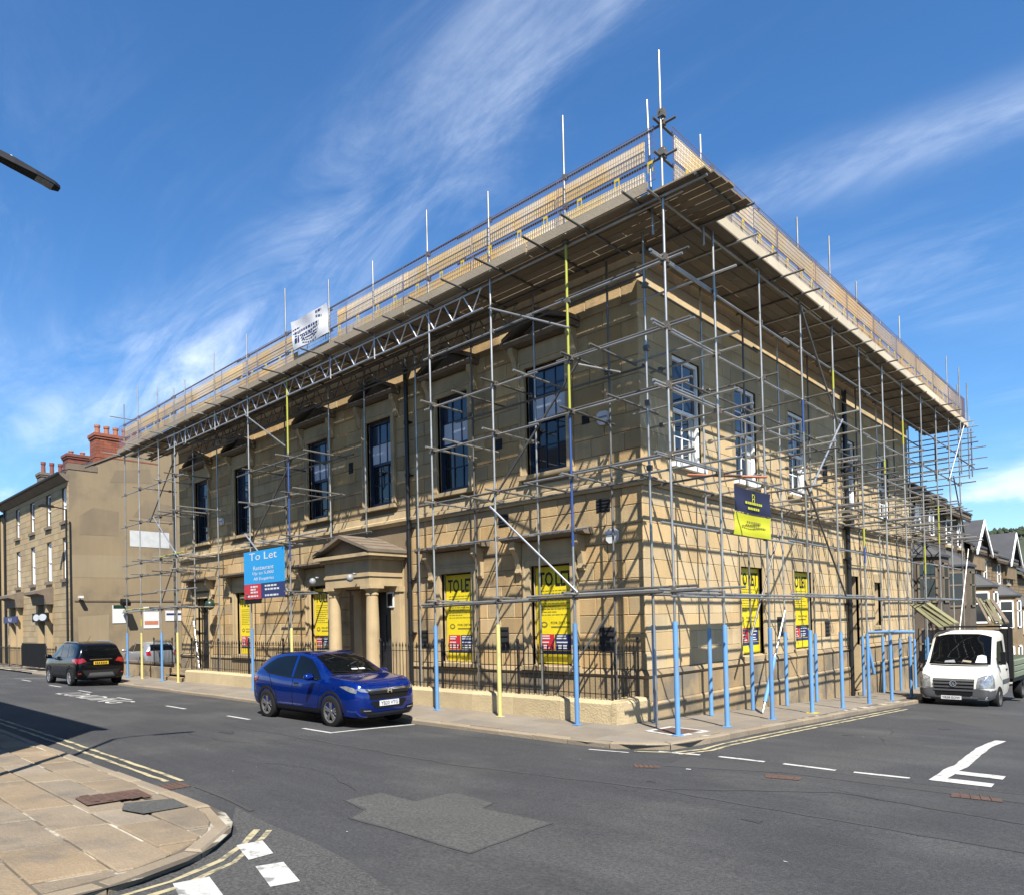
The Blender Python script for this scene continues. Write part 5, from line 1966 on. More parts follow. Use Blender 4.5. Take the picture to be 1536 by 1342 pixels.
nh = thing('stone_house', 'three-storey stone town house with blank tan rendered gable and red chimneys', 'house', (-40, 2, 0))
NX0, NX1, NE = -46.9, -33.4, 10.35
wc = [(-43.45, 0.9), (-40.2, 0.9), (-36.95, 0.9), (-34.1, 0.85)]
opn = [(c-w/2, c+w/2, 7.95, 9.75) for c, w in wc]+[(c-w/2, c+w/2, 4.85, 7.05) for c, w in wc]+[(-44.2, -43.1, 0.2, 2.95), (-38.15, -37.0, 0.2, 2.95)]
opn2 = [(-41.3, -40.3, 1.0, 2.9), (-35.4, -34.4, 1.0, 2.9)]
me = MB(FN)
for a, b, c, d in cells(NX0, NX1-0.01, -0.3, NE, opn):
    me.face([(a, 0, c), (b, 0, c), (b, 0, d), (a, 0, d)])
for a, b, c, d in opn:
    for (p0, p1), (q0, q1) in (((a, c), (a, d)), ((b, c), (b, d)), ((a, c), (b, c)), ((a, d), (b, d))):
        me.face([(p0, 0, p1), (q0, 0, q1), (q0, -0.2, q1), (p0, -0.2, p1)])
nw = me.build('front_wall', M['terrace_joint'], nh)
cs = MB(FN)
z = -0.28
k = 0
while z < NE-0.2:
    h = 0.335
    u = NX0-(0.4 if k % 2 else 0.0)
    while u < NX1:
        w = random.uniform(0.65, 0.95)
        a, b = max(NX0, u), min(NX1, u+w)
        spans = [(a, b)]
        for o in opn:
            if o[2]-0.05 < z+h/2 < o[3]+0.05:
                ns = []
                for p, q in spans:
                    if q <= o[0] or p >= o[1]:
                        ns.append((p, q))
                    else:
                        if p < o[0]:
                            ns.append((p, o[0]))
                        if q > o[1]:
                            ns.append((o[1], q))
                spans = ns
        for p, q in spans:
            if q-p > 0.08:
                cs.box(p+0.006, q-0.006, -0.01, 0.016, z+0.008, z+h-0.008)
        u += w
    z += h
    k += 1
tag(cs.build('stone_block', M['far_stone'], nw), kind='stuff')
gb = MB(FGb)
gb.prism([(-1.4, -0.3), (11.4, -0.3), (11.4, NE), (5.0, 13.75), (-0.55, 10.80), (-0.55, NE+0.3), (-1.4, NE+0.3)], 1, -0.4, 0.0)
gb.build('gable_wall', M['render'], nh)
gb = MB(FGb)
gb.box(-1.42, 0.05, -0.42, 0.03, NE+0.305, NE+0.62)
gb.build('kneeler_stone', M['weathered'], nh)
gb = MB(FGb)
gb.box(-1.2, 11.0, 0.0, 0.04, 3.62, 3.70)
gb.build('cable_run', M['weathered'], nh)
for q, m_ in (([(-0.9, 7.2), (1.1, 7.25), (1.15, 8.6), (-0.2, 8.7), (-0.9, 8.2)], 'render_dark'), ([(1.9, 8.4), (4.2, 8.3), (4.3, 9.2), (2.6, 9.4)], 'render_dark'), ([(-1.3, 4.9), (2.6, 4.95), (2.6, 6.2), (-1.3, 6.1)], 'render_pale'), ([(-1.0, 1.3), (0.5, 1.3), (0.55, 2.9), (-1.05, 2.8)], 'render_pale'), ([(0.7, 10.2), (3.0, 10.4), (2.9, 11.2), (1.0, 10.9)], 'render_dark')):
    gb = MB(FGb)
    gb.prism(q, 1, 0.001, 0.005)
    gb.build('render_patch', M[m_], nh)
gb = MB(FGb)
gb.box(1.72, 3.95, 0.0, 0.015, 6.72, 7.62)
gb.build('pale_patch', M['curtain'], nh)
inn = MB()
inn.box(NX0+0.1, NX1-0.45, -1.1, 11.2, -0.3, NE-0.1)
inn.build('shell', M['dark'], nh)
rfm = MB()
rfm.prism([(-1.85, NE-0.02), (5.0, 13.72), (11.8, NE-0.02), (11.8, NE+0.10), (5.0, 13.86), (-1.85, NE+0.10)], 0, NX0-0.2, NX1-0.42)
nroof = rfm.build('roof', M['slate'], nh)
sl = MB()
k = 0
t = 0.0
while t < 7.4:
    y, zz = -1.85+t*0.897, NE+0.11+t*0.4425
    u = NX0-0.2-(0.15 if k % 2 else 0)
    while u < NX1-0.45:
        sl.face([(max(u, NX0-0.2)+0.005, y, zz+0.02), (min(u+0.5, NX1-0.42)-0.005, y, zz+0.02), (min(u+0.5, NX1-0.42)-0.005, y+0.29, zz+0.125+0.008), (max(u, NX0-0.2)+0.005, y+0.29, zz+0.125+0.008)])
        u += 0.5
    t += 0.28
    k += 1
tag(sl.build('slate', M['slate'], nroof, recalc=False), kind='stuff')
cp = MB(FGb)
cp.prism([(-0.6, 10.83), (5.0, 13.80), (11.4, NE+0.05), (11.4, NE+0.14), (5.0, 13.92), (-0.6, 10.92)], 1, -0.42, 0.06)
cp.build('gable_coping', M['weathered'], nh)
ev = MB(FN)
ev.prism([(0.0, NE-0.35), (0.12, NE-0.30), (0.40, NE-0.06), (0.46, NE+0.05), (0.0, NE+0.05)], 0, NX0-0.2, NX1+0.02)
ev.build('eaves_cornice', M['weathered'], nh)
gt = MB(FN)
gt.tube((NX0-0.2, 0.50, NE+0.04), (NX1-0.1, 0.50, NE+0.04), 0.07, 8)
gt.build('gutter', M['pipe'], nh)
chimney(nh, -34.35, -33.42, 0.0, 3.4, 10.6, 12.75, M['brick'], 7)
chimney(nh, -41.6, -40.6, 0.7, 3.4, 11.6, 13.05, M['brick_dark'], 4, ph=0.28)
chimney(nh, -46.9, -46.0, 0.6, 2.2, 11.2, 12.75, M['weathered'], 3, potm=M['brick_dark'], ph=0.8)
for i, (a, b, c, d) in enumerate(opn):
    if c < 0.5:
        dm = MB(FN)
        dm.box(a, b, -0.20, -0.14, c, 2.35)
        dm.build('door', M['white_frame'], nh)
        dm = MB(FN)
        dm.box(a, b, -0.20, -0.16, 2.36, d)
        dm.build('fanlight', M['glass'], nh)
        hd = MB(FN)
        hd.box(a-0.45, a-0.08, 0.016, 0.30, 0.0, 3.55)
        hd.box(b+0.08, b+0.45, 0.016, 0.30, 0.0, 3.55)
        hd.build('door_pilaster', M['far_stone'], nh)
        hd = MB(FN)
        hd.prism([(0.016, 3.56), (0.40, 3.56), (0.50, 4.05), (0.85, 4.15), (0.85, 4.30), (0.016, 4.55)], 0, a-0.75, b+0.75)
        hd.build('door_hood', M['weathered'], nh)
        continue
    w = MB(FN)
    zc = (c+d)/2
    for q in ((a, a+0.07, c, d), (b-0.07, b, c, d), (a, b, c, c+0.09), (a, b, d-0.08, d), (a, b, zc-0.03, zc+0.03)):
        w.box(q[0], q[1], -0.17, -0.09, q[2], q[3])
    ww = w.build('window', M['white_frame'], nh)
    for p, q in ((c+0.09, zc-0.03), (zc+0.03, d-0.08)):
        pn = MB(FN)
        pn.face([(a+0.07, -0.13, p), (b-0.07, -0.13, p), (b-0.07, -0.13, q), (a+0.07, -0.13, q)])
        pn.build('pane', M['blind'] if c < 6 or i == 3 else M['glass_blue'], ww)
    s = MB(FN)
    s.box(a-0.12, b+0.12, -0.1, 0.13, c-0.17, c)
    s.build('window_sill', M['weathered'], nh)
for u, m in ((-46.3, 'pipe'),):
    p = MB(FN)
    p.tube((u, 0.12, 0.0), (u, 0.12, NE), 0.07, 8)
    p.build('drainpipe', M[m], nh)
# signs on the neighbour
s = thing('door_sign', 'dark blue number eight sign above a white door of the town house', 'sign', (-44.1, -1.6, 2.5))
me = MB(FN)
me.box(-45.6, -42.4, 0.32, 0.40, 2.62, 3.02)
me.build('panel', M['navy'], s)
lettering('lettering', 'No.8', FN, -44.4, -43.6, 2.70, 2.94, 0.405, M['white'], s)
s = thing('door_sign', 'black sign with white ovals above the nearer white door', 'sign', (-37.5, -1.6, 2.5))
me = MB(FN)
me.box(-39.0, -36.0, 0.32, 0.40, 2.60, 3.10)
me.build('panel', M['black'], s)
for cx, rx in ((-38.2, 0.6), (-36.95, 0.75)):
    me = MB(FN)
    me.prism([(cx+rx*math.cos(i*math.pi/8), 2.85+0.19*math.sin(i*math.pi/8)) for i in range(16)], 1, 0.40, 0.405)
    me.build('oval', M['white'], s)
for lab, u0, u1, z0, z1, strips in (('white car park notice with a green head on the tan gable', 0.72, 1.42, 2.42, 3.42, [('green_bin', 0.0, 0.2)]), ('white car park notice with an orange foot on the tan gable', 2.40, 3.28, 2.10, 3.32, [('grey_plastic', 0.08, 0.22), ('paint_orange', 0.66, 0.84)]), ('wide white parking notice on the tan gable near the scaffold', 3.65, 4.75, 2.50, 3.10, [('navy', 0.25, 0.45)])):
    s = thing('parking_notice', lab, 'notice', (-33.4, (u0+u1)/2, z0))
    me = MB(FGb)
    me.box(u0, u1, 0.001, 0.03, z0, z1)
    me.build('panel', M['white'], s)
    for m, a, b in strips:
        me = MB(FGb)
        me.box(u0+0.05, u1-0.05, 0.03, 0.034, z1-(z1-z0)*b, z1-(z1-z0)*a)
        me.build('print_band', M[m], s)
s = thing('flood_light', 'black flood lamp fixed to the tan gable', 'lamp', (-33.4, 1.2, 3.6))
me = MB(FGb)
me.box(1.15, 1.22, 0.0, 0.5, 3.62, 3.70)
me.build('arm', M['black'], s)
me = MB(FGb)
me.prism([(0.42, 3.45), (0.85, 3.35), (0.9, 3.55), (0.5, 3.75)], 0, 0.98, 1.40)
me.build('lamp_head', M['black'], s)
s = thing('security_camera', 'small white security camera by the front edge of the tan gable', 'camera', (-33.4, -0.9, 3.9))
me = MB(FGb)
me.box(-1.0, -0.96, 0.0, 0.16, 3.86, 3.90)
me.build('arm', M['white'], s)
me = MB(FGb)
me.box(-1.06, -0.86, 0.12, 0.42, 3.78, 3.90)
me.build('casing', M['white'], s)

# street lamp in front of the neighbour
s = thing('street_lamp', 'slim black street lamp in front of the tan gabled house', 'street lamp', (-33.0, -1.62, 0))
me = MB()
me.tube((-33.0, -1.66, -0.05), (-33.0, -1.66, 1.4), 0.085, 12)
me.tube((-33.0, -1.66, 1.4), (-33.0, -1.66, 8.45), 0.06, 12, 0.045)
me.build('column', M['black_iron'], s, smooth=50)
me = MB()
me.tube((-33.0, -1.66, 8.42), (-33.0, -2.3, 8.52), 0.03, 8)
me.build('arm', M['black_iron'], s)
me = MB()
me.prism([(-2.2, 8.46), (-2.3, 8.56), (-2.85, 8.58), (-2.95, 8.50), (-2.9, 8.45)], 0, -33.13, -32.87)
me.build('lantern', M['black_iron'], s)

# next house along, only its edge shows
h2 = thing('stone_house', 'narrow slice of stone house with red door beyond the drainpipe', 'house', (-52, 2, 0))
me = MB()
me.box(-58.5, -47.15, -1.5, 10, -0.3, 9.7)
me.build('front_wall', M['far_stone'], h2)
me = MB()
me.prism([(-1.9, 9.7), (4.5, 12.8), (10.5, 9.7)], 0, -58.5, -47.15)
me.build('roof', M['slate'], h2)
F2 = lambda u, d, z: (u, -1.5-d, z)
for z0, z1 in ((7.2, 9.0), (4.4, 6.4)):
    for u in (-48.9, -52.0, -55.0):
        w = MB(F2)
        w.box(u-0.5, u+0.5, 0.0, 0.03, z0, z1)
        ww = w.build('window', M['white_frame'], h2)
        p = MB(F2)
        for a, b in ((z0+0.08, (z0+z1)/2-0.03), ((z0+z1)/2+0.03, z1-0.08)):
            p.face([(u-0.42, 0.034, a), (u+0.42, 0.034, a), (u+0.42, 0.034, b), (u-0.42, 0.034, b)])
        p.build('pane', M['blind'], ww, recalc=False)
w = MB(F2)
w.box(-49.3, -48.2, 0.0, 0.06, 0.2, 2.6)
w.build('door', M['red'], h2)
w = MB(F2)
w.box(-50.0, -47.6, 0.0, 0.35, 2.75, 3.3)
w.build('fascia', M['black'], h2)
p = MB(F2)
p.tube((-47.4, 0.1, 0), (-47.4, 0.1, 9.7), 0.08, 8)
p.build('drainpipe', M['pipe'], h2)

# black railings and gate before the neighbour
nr = thing('area_railing', 'black iron railings and solid panel before the town house doors', 'railing', (-37, -2.5, 0))
rail_run((-47.0, -2.45, 0), (-38.6, -2.45, 0), nr, sp=0.16, z=0.05, posts=2.8)
rail_run((-33.9, -2.45, 0), (-32.2, -2.45, 0), nr, sp=0.16, z=0.05, posts=2.0)
me = MB()
me.box(-38.5, -34.0, -2.47, -2.43, 0.12, 1.42)
pn = me.build('solid_panel', M['black_iron'], nr)
for i in range(26):
    me = MB()
    me.box(-38.45+i*0.171, -38.37+i*0.171, -2.485, -2.471, 0.14, 1.40)
    me.build('panel_rib', M['black'], pn)
gp = thing('gate_pier', 'short stone gate pier beside the black parked car', 'pier', (-30.3, -2.4, 0))
me = MB()
me.box(-30.6, -30.0, -2.6, -2.0, -0.1, 0.9)
me.build('shaft', M['dwarf'], gp)
me = MB()
me.box(-30.68, -29.92, -2.68, -1.92, 0.9, 1.02)
me.build('cap', M['weathered'], gp)
cw = thing('car_park_wall', 'low grey stone car park wall behind the yellow and blue pole sleeves', 'wall', (-26, -0.7, 0))
for i in range(8):
    me = MB()
    a = -32.6+i*1.35
    me.box(a+0.006, a+1.344, -0.86, -0.55, -0.15, 0.52)
    me.build('wall_stone', M['plinth'], cw)
    me = MB()
    me.box(a+0.004, a+1.346, -0.90, -0.51, 0.523, 0.60)
    me.build('coping_stone', M['weathered'], cw)
pk = MB()
pk.box(-33.0, -23.0, -0.5, 14.0, -0.5, -0.05)
tag(pk.build('car_park', M['old_asphalt']), kind='structure')
sr2 = thing('side_railing', 'short run of black spiked railings at the left end of the stone building', 'railing', (-22.9, -0.9, 0))
rail_run((-23.6, -0.95, 0), (-21.7, -0.95, 0), sr2, z=0.45, posts=1.8)
me = MB()
me.box(-23.7, -21.62, -1.1, -0.8, -0.1, 0.44)
me.build('base_kerb', M['plinth'], sr2)


# ---------------------------------------------------------------- terrace down the side street
FT = lambda u, d, z: (-0.3+d, u, z)


def terrace_house(y0, y1, eave, ridge, label, bay, gable=None, dark=False, wins=()):
    zb = -1.25-0.047*(y1-21)
    t = thing('terrace_house', label, 'house', (-0.3, (y0+y1)/2, zb), group='stone terrace down the side street')
    me = MB()
    me.box(-9.0, -0.3, y0+0.01, y1-0.01, zb-0.4, eave)
    wl = me.build('wall', M['terrace_joint'], t)
    bl = MB(FT)
    z, k = zb, 0
    while z < eave-0.1:
        u = y0-(0.2 if k % 2 else 0)
        while u < y1:
            w = random.uniform(0.3, 0.6)
            a, b = max(y0, u), min(y1, u+w)
            if b-a > 0.06:
                bl.box(a+0.01, b-0.01, 0.0, random.uniform(0.012, 0.03), z+0.01, z+0.215)
            u += w
        z += 0.225
        k += 1
    tag(bl.build('stone_block', M['terrace_soot'] if dark else M['terrace'], wl), kind='stuff')
    ml = MB()
    ml.prism([(-9.3, eave), (-4.6, ridge), (0.15, eave), (0.15, eave+0.10), (-4.6, ridge+0.12), (-9.3, eave+0.10)], 1, y0, y1)
    rfm = ml.build('roof', M['slate'], t)
    fb = MB()
    fb.box(0.02, 0.10, y0, y1, eave-0.20, eave+0.02)
    u = y0
    while u < y1-0.2:
        fb.prism([(u+0.01, eave-0.2), (u+0.23, eave-0.2), (u+0.12, eave-0.36)], 0, 0.03, 0.08)
        u += 0.24
    fb.build('bargeboard', M['weathered'], rfm)
    if gable:
        g0, g1, gz = gable
        gc = (g0+g1)/2
        me = MB(FT)
        me.prism([(g0, eave-1.2), (g1, eave-1.2), (g1, eave), (gc, gz), (g0, eave)], 1, 0.03, 0.25)
        me.build('gable', M['terrace'], t)
        me = MB()
        for s in (g0-0.25, g1+0.25):
            ev = eave-0.25
            me.prism([(s, ev), (gc, gz+0.12), (gc, gz+0.26), (s, ev+0.14)], 0, -4.0, 0.25)
        me.build('gable_roof', M['slate'], t)
        me = MB()
        for s in (g0-0.28, g1+0.28):
            ev = eave-0.28
            me.prism([(s, ev-0.18), (gc, gz-0.06), (gc, gz+0.24), (s, ev+0.10)], 0, 0.22, 0.30)
        me.build('white_bargeboard', M['white_frame'], t)
    for bb in bay:
        b0, b1, bt = bb
        out = 0.95
        poly = [(0.0, b0), (out, b0+0.45), (out, b1-0.45), (0.0, b1)]
        me = MB()
        me.prism([(-0.3+d, u) for d, u in poly], 2, zb-0.3, bt)
        by = me.build('bay', M['terrace_soot'] if dark else M['terrace'], t)
        r2 = [(-0.3-0.05+d*1.12, (b0+b1)/2+(u-(b0+b1)/2)*1.12) for d, u in poly]
        me = MB()
        me.prism(r2, 2, bt, bt+0.10)
        lo = [me.pt((x, y, bt+0.10)) for x, y in r2]
        hi = [me.pt((-0.28, b0+0.6, bt+0.85)), me.pt((-0.28, b1-0.6, bt+0.85))]
        for q in ([lo[0], lo[1], hi[0]], [lo[1], lo[2], hi[1], hi[0]], [lo[2], lo[3], hi[1]]):
            me.f.append(q)
            me.m.append(0)
        me.build('bay_roof', M['slate'], by)
        for z0, z1 in ((bt-2.0, bt-0.25), (bt-4.9, bt-3.1)):
            for q0, q1 in ((poly[0], poly[1]), (poly[1], poly[2]), (poly[2], poly[3])):
                a = Vector((-0.3+q0[0], q0[1]))
                b = Vector((-0.3+q1[0], q1[1]))
                dd = (b-a)
                nrm = Vector((dd.y, -dd.x)).normalized()
                if nrm.x < 0:
                    nrm = -nrm
                a2, b2 = a+dd*0.14, a+dd*0.86

                def P(p, o, z):
                    return (p.x+nrm.x*o, p.y+nrm.y*o, z)
                w = MB()
                for (c0, c1, e0, e1) in ((0, 1, z0, z0+0.09), (0, 1, z1-0.09, z1), (0, 1, z0+(z1-z0)*0.6, z0+(z1-z0)*0.6+0.07), (0, 0.11, z0, z1), (0.89, 1, z0, z1)):
                    m0, m1 = a2+(b2-a2)*c0, a2+(b2-a2)*c1
                    s = [w.pt(P(*v)) for v in ((m0, 0.0, e0), (m1, 0.0, e0), (m1, 0.05, e0), (m0, 0.05, e0), (m0, 0.0, e1), (m1, 0.0, e1), (m1, 0.05, e1), (m0, 0.05, e1))]
                    for f in ((0, 3, 2, 1), (4, 5, 6, 7), (0, 1, 5, 4), (1, 2, 6, 5), (2, 3, 7, 6), (3, 0, 4, 7)):
                        w.f.append([s[i] for i in f])
                        w.m.append(0)
                wn_ = w.build('window', M['weathered'] if dark else M['white_frame'], by)
                p = MB()
                p.face([P(a2, 0.02, z0), P(b2, 0.02, z0), P(b2, 0.02, z1), P(a2, 0.02, z1)])
                p.build('pane', M['glass'], wn_, recalc=False)
    for u0, u1, z0, z1 in wins:
        w = MB(FT)
        for q in ((u0, u0+0.08, z0, z1), (u1-0.08, u1, z0, z1), (u0, u1, z0, z0+0.09), (u0, u1, z1-0.09, z1), (u0, u1, (z0+z1)/2-0.03, (z0+z1)/2+0.03)):
            w.box(q[0], q[1], 0.0, 0.06, q[2], q[3])
        ww = w.build('window', M['white_frame'], t)
        p = MB(FT)
        p.face([(u0, 0.04, z0), (u1, 0.04, z0), (u1, 0.04, z1), (u0, 0.04, z1)])
        p.build('pane', M['glass'], ww, recalc=False)
        w = MB(FT)
        w.box(u0-0.1, u1+0.1, 0.0, 0.10, z1, z1+0.22)
        w.box(u0-0.1, u1+0.1, 0.0, 0.12, z0-0.14, z0)
        w.build('window_lintel', M['trim'], ww)
    return t


terrace_house(21.6, 27.6, 7.35, 9.3, 'dark weathered terrace house against the end of the stone building', [(22.9, 25.3, 4.45)], dark=True, wins=[(23.3, 24.3, 5.6, 6.9), (25.9, 26.7, 5.6, 6.9)])
terrace_house(27.6, 33.4, 7.15, 9.0, 'second terrace house with dark bay and scalloped eaves board', [(28.6, 31.0, 4.25)], dark=True, wins=[(29.2, 30.3, 5.4, 6.7), (31.8, 32.6, 5.4, 6.7)])
terrace_house(33.4, 41.0, 5.55, 8.3, 'terrace house with white bargeboards on its nearer gable', [(34.6, 37.2, 3.35)], gable=(34.0, 37.8, 6.9), wins=[(35.4, 36.4, 4.0, 5.3), (38.6, 39.4, 3.7, 5.0)])
terrace_house(41.0, 50.5, 5.30, 8.2, 'terrace house with white bargeboards on the gable farther down the street', [(42.4, 45.2, 2.9)], gable=(44.8, 48.8, 6.95), wins=[(46.3, 47.3, 3.8, 5.1), (43, 43.9, 3.7, 5.0)])
terrace_house(50.5, 60.0, 4.6, 7.2, 'farthest terrace house at the bottom of the side street', [(51.8, 54.4, 2.2)], wins=[(56, 57, 3.0, 4.3)])

# ---------------------------------------------------------------- the near side: building and lamp just out of frame
ob = thing('corner_shop_house', 'stone house at the near kerb whose shadow falls on the road', 'house', (-9, -16, 0))
me = MB()
me.box(-18.0, -2.35, -22.0, -12.65, -0.2, 8.15)
me.build('wall', M['far_stone'], ob)
me = MB()
me.prism([(-22.2, 8.15), (-17.3, 11.2), (-12.45, 8.15), (-12.45, 8.33), (-17.3, 11.4), (-22.2, 8.33)], 0, -18.0, -2.2)
me.build('roof', M['slate'], ob)
FO = lambda u, d, z: (u, -12.65+d, z)
for u in (-15, -11, -7, -4):
    for z0, z1 in ((1.2, 3.0), (4.7, 6.6)):
        w = MB(FO)
        for q in ((u-0.55, u-0.47, z0, z1), (u+0.47, u+0.55, z0, z1), (u-0.55, u+0.55, z0, z0+0.1), (u-0.55, u+0.55, z1-0.1, z1), (u-0.55, u+0.55, (z0+z1)/2-0.03, (z0+z1)/2+0.03)):
            w.box(q[0], q[1], 0.0, 0.06, q[2], q[3])
        ww = w.build('window', M['white_frame'], ob)
        p = MB(FO)
        p.face([(u-0.5, 0.03, z0), (u+0.5, 0.03, z0), (u+0.5, 0.03, z1), (u-0.5, 0.03, z1)])
        p.build('pane', M['glass'], ww, recalc=False)

FE = lambda u, d, z: (-2.35+d, u, z)
for u, z0, z1 in ((-15.2, 1.3, 3.1), (-15.2, 4.7, 6.5), (-18.6, 4.7, 6.5), (-18.6, 1.3, 3.1)):
    w = MB(FE)
    for q in ((u-0.55, u-0.47, z0, z1), (u+0.47, u+0.55, z0, z1), (u-0.55, u+0.55, z0, z0+0.1), (u-0.55, u+0.55, z1-0.1, z1), (u-0.55, u+0.55, (z0+z1)/2-0.03, (z0+z1)/2+0.03)):
        w.box(q[0], q[1], 0.0, 0.06, q[2], q[3])
    ww = w.build('window', M['white_frame'], ob)
    p = MB(FE)
    p.face([(u-0.5, 0.03, z0), (u+0.5, 0.03, z0), (u+0.5, 0.03, z1), (u-0.5, 0.03, z1)])
    p.build('pane', M['glass'], ww, recalc=False)
cb_ = MB(FE)
z, k = 0.3, 0
while z < 8.0:
    u = -22.0-(0.35 if k % 2 else 0)
    while u < -12.65:
        a, b = max(-22.0, u), min(-12.66, u+0.7)
        if not any(wu-0.55 < (a+b)/2 < wu+0.55 and w0 < z+0.17 < w1 for wu, w0, w1 in ((-15.2, 1.3, 3.1), (-15.2, 4.7, 6.5), (-18.6, 4.7, 6.5), (-18.6, 1.3, 3.1))) and b-a > 0.05:
            cb_.box(a+0.008, b-0.008, 0.0, 0.02, z+0.008, z+0.327)
        u += 0.7
    z += 0.335
    k += 1
tag(cb_.build('stone_block', M['far_stone'], ob), kind='stuff')

sl = thing('street_lamp', 'black street lamp reaching in at the upper left against the sky', 'street lamp', (-1.23, -12.45, 0.25))
me = MB()
me.tube((-1.23, -12.45, 0.2), (-1.23, -12.45, 1.6), 0.09, 12)
me.tube((-1.23, -12.45, 1.6), (-1.23, -12.45, 7.5), 0.065, 12, 0.045)
me.build('column', M['black_iron'], sl, smooth=50)
me = MB()
me.path([(-1.23, -12.45, 7.48), (-1.23, -12.25, 7.62), (-1.23, -11.9, 7.60), (-1.23, -11.6, 7.52)], 0.03, 8)
me.build('arm', M['black_iron'], sl)
ln = MB()
secs = [(-11.75, 0.04, 7.475, 7.54), (-11.6, 0.06, 7.445, 7.525), (-11.4, 0.07, 7.41, 7.49), (-11.18, 0.078, 7.375, 7.435), (-10.98, 0.075, 7.335, 7.385), (-10.92, 0.045, 7.328, 7.365)]
for y, w, z0, z1 in secs:
    for q in ((-w, z0), (w, z0), (w*0.8, z1), (-w*0.8, z1)):
        ln.pt((-1.23+q[0], y, q[1]))
for i in range(len(secs)-1):
    for k in range(4):
        j = (k+1) % 4
        ln.f.append([i*4+k, i*4+j, (i+1)*4+j, (i+1)*4+k])
        ln.m.append(0)
ln.f += [[0, 1, 2, 3], [len(secs)*4-4+k for k in (3, 2, 1, 0)]]
ln.m += [0, 0]
lo = ln.build('lantern', M['black_iron'], sl)
me = MB()
me.prism([(-11.17, 7.382), (-11.0, 7.332), (-11.0, 7.322), (-11.17, 7.372)], 0, -1.23-0.062, -1.23+0.062)
me.build('lens', M['grey_plastic'], lo)
me = MB()
me.lathe([(0.022, 0), (0.022, 0.025), (0.014, 0.035), (0.0, 0.038)], (-1.23, -11.42, 7.49), n=10)
me.build('photocell', M['white'], lo, smooth=True)

# ================================================================ VEHICLES
def pchip(xs, ys, x):
    if x <= xs[0]:
        return ys[0]
    if x >= xs[-1]:
        return ys[-1]
    n = len(xs)
    for i in range(n-1):
        if x <= xs[i+1]:
            break
    h = [xs[k+1]-xs[k] for k in range(n-1)]
    dl = [(ys[k+1]-ys[k])/h[k] for k in range(n-1)]

    def slope(k):
        if k == 0:
            return dl[0]
        if k == n-1:
            return dl[-1]
        if dl[k-1]*dl[k] <= 0:
            return 0.0
        w1, w2 = 2*h[k]+h[k-1], h[k]+2*h[k-1]
        return (w1+w2)/(w1/dl[k-1]+w2/dl[k])
    t = (x-xs[i])/h[i]
    m0, m1 = slope(i)*h[i], slope(i+1)*h[i]
    return ys[i]*(2*t**3-3*t*t+1)+m0*(t**3-2*t*t+t)+ys[i+1]*(-2*t**3+3*t*t)+m1*(t**3-t*t)


def car_body(name, tab, root, paint, wheels, arch_r, N=64, hood_fill=0.9):
    """tab rows: x, half width, z bottom, z belt, z top, roof half width. x runs rear (-) to front (+)."""
    xs = [r[0] for r in tab]
    col = lambda k, x: pchip(xs, [r[k] for r in tab], x)
    me = MB()
    rings = []
    ring_n = None
    for i in range(N+1):
        t = i/N
        t = 0.5-0.5*math.cos(math.pi*t)*(0.35)-0.5*(1-2*t)*0.65
        x = xs[0]+(xs[-1]-xs[0])*t
        W, zb, zl, zt, Wr = (col(k, x) for k in range(1, 6))
        g = max(0.005, zt-zl)
        hb = zl-zb
        half = [(0.0, zb), (W*0.55, zb), (W*0.86, zb+0.01), (W*0.95, zb+0.06*hb+0.02), (W*0.985, zb+0.22*hb), (W, zb+0.45*hb), (W*0.997, zb+0.66*hb), (W*0.985, zb+0.84*hb), (W*0.965, zb+0.95*hb), (W*0.94, zl),
                (W*0.94+(Wr-W*0.94)*0.28, zl+0.30*g), (W*0.94+(Wr-W*0.94)*0.60, zl+0.62*g), (W*0.94+(Wr-W*0.94)*0.90, zl+0.88*g), (Wr*0.93, zl+0.955*g), (Wr*0.75, zl+0.985*g), (Wr*0.4, zl+0.998*g), (0.0, zt)]
        full = half+[(-y, z) for y, z in reversed(half[1:-1])]
        ring_n = len(full)
        rings.append([me.pt((x, y, z)) for y, z in full])
    for a, b in zip(rings, rings[1:]):
        for k in range(ring_n):
            j = (k+1) % ring_n
            me.f.append([a[k], a[j], b[j], b[k]])
            me.m.append(0)
    me.f.append(rings[0][::-1])
    me.f.append(rings[-1])
    me.m += [0, 0]
    body = me.build('body', [paint, M['black']], root, smooth=50, world=False)
    # wheel arches cut out
    cm = MB()
    for wx, wy, wr in wheels:
        s = 1 if wy > 0 else -1
        cm.tube((wx, s*(abs(wy)-0.30), wr), (wx, s*(abs(wy)+0.5), wr), arch_r, 28)
    cut = cm.build('arch_cutter', M['black'], None)
    md = body.modifiers.new('arches', 'BOOLEAN')
    md.operation = 'DIFFERENCE'
    md.solver = 'EXACT'
    md.object = cut
    dg = bpy.context.evaluated_depsgraph_get()
    nm = bpy.data.meshes.new_from_object(body.evaluated_get(dg))
    body.modifiers.clear()
    body.data = nm
    bpy.data.objects.remove(cut)
    while len(nm.materials) > 2:
        nm.materials.pop()
    for p in nm.polygons:
        c = p.center
        p.material_index = 0
        for wx, wy, wr in wheels:
            if c.y*wy > 0 and math.hypot(c.x-wx, c.z-wr) < arch_r+0.004 and abs(c.y) > abs(wy)-0.31 and (abs(math.hypot(c.x-wx, c.z-wr)-arch_r) < 0.012 or abs(abs(c.y)-(abs(wy)-0.30)) < 0.01):
                p.material_index = 1
        if p.normal.z < -0.9 and c.z < 0.4:
            p.material_index = 1
    nm.polygons.foreach_set('use_smooth', [True]*len(nm.polygons))
    nm.set_sharp_from_angle(angle=math.radians(35))
    bm = bmesh.new()
    bm.from_mesh(nm)
    bvh = BVHTree.FromBMesh(bm)
    bm.free()
    return body, bvh


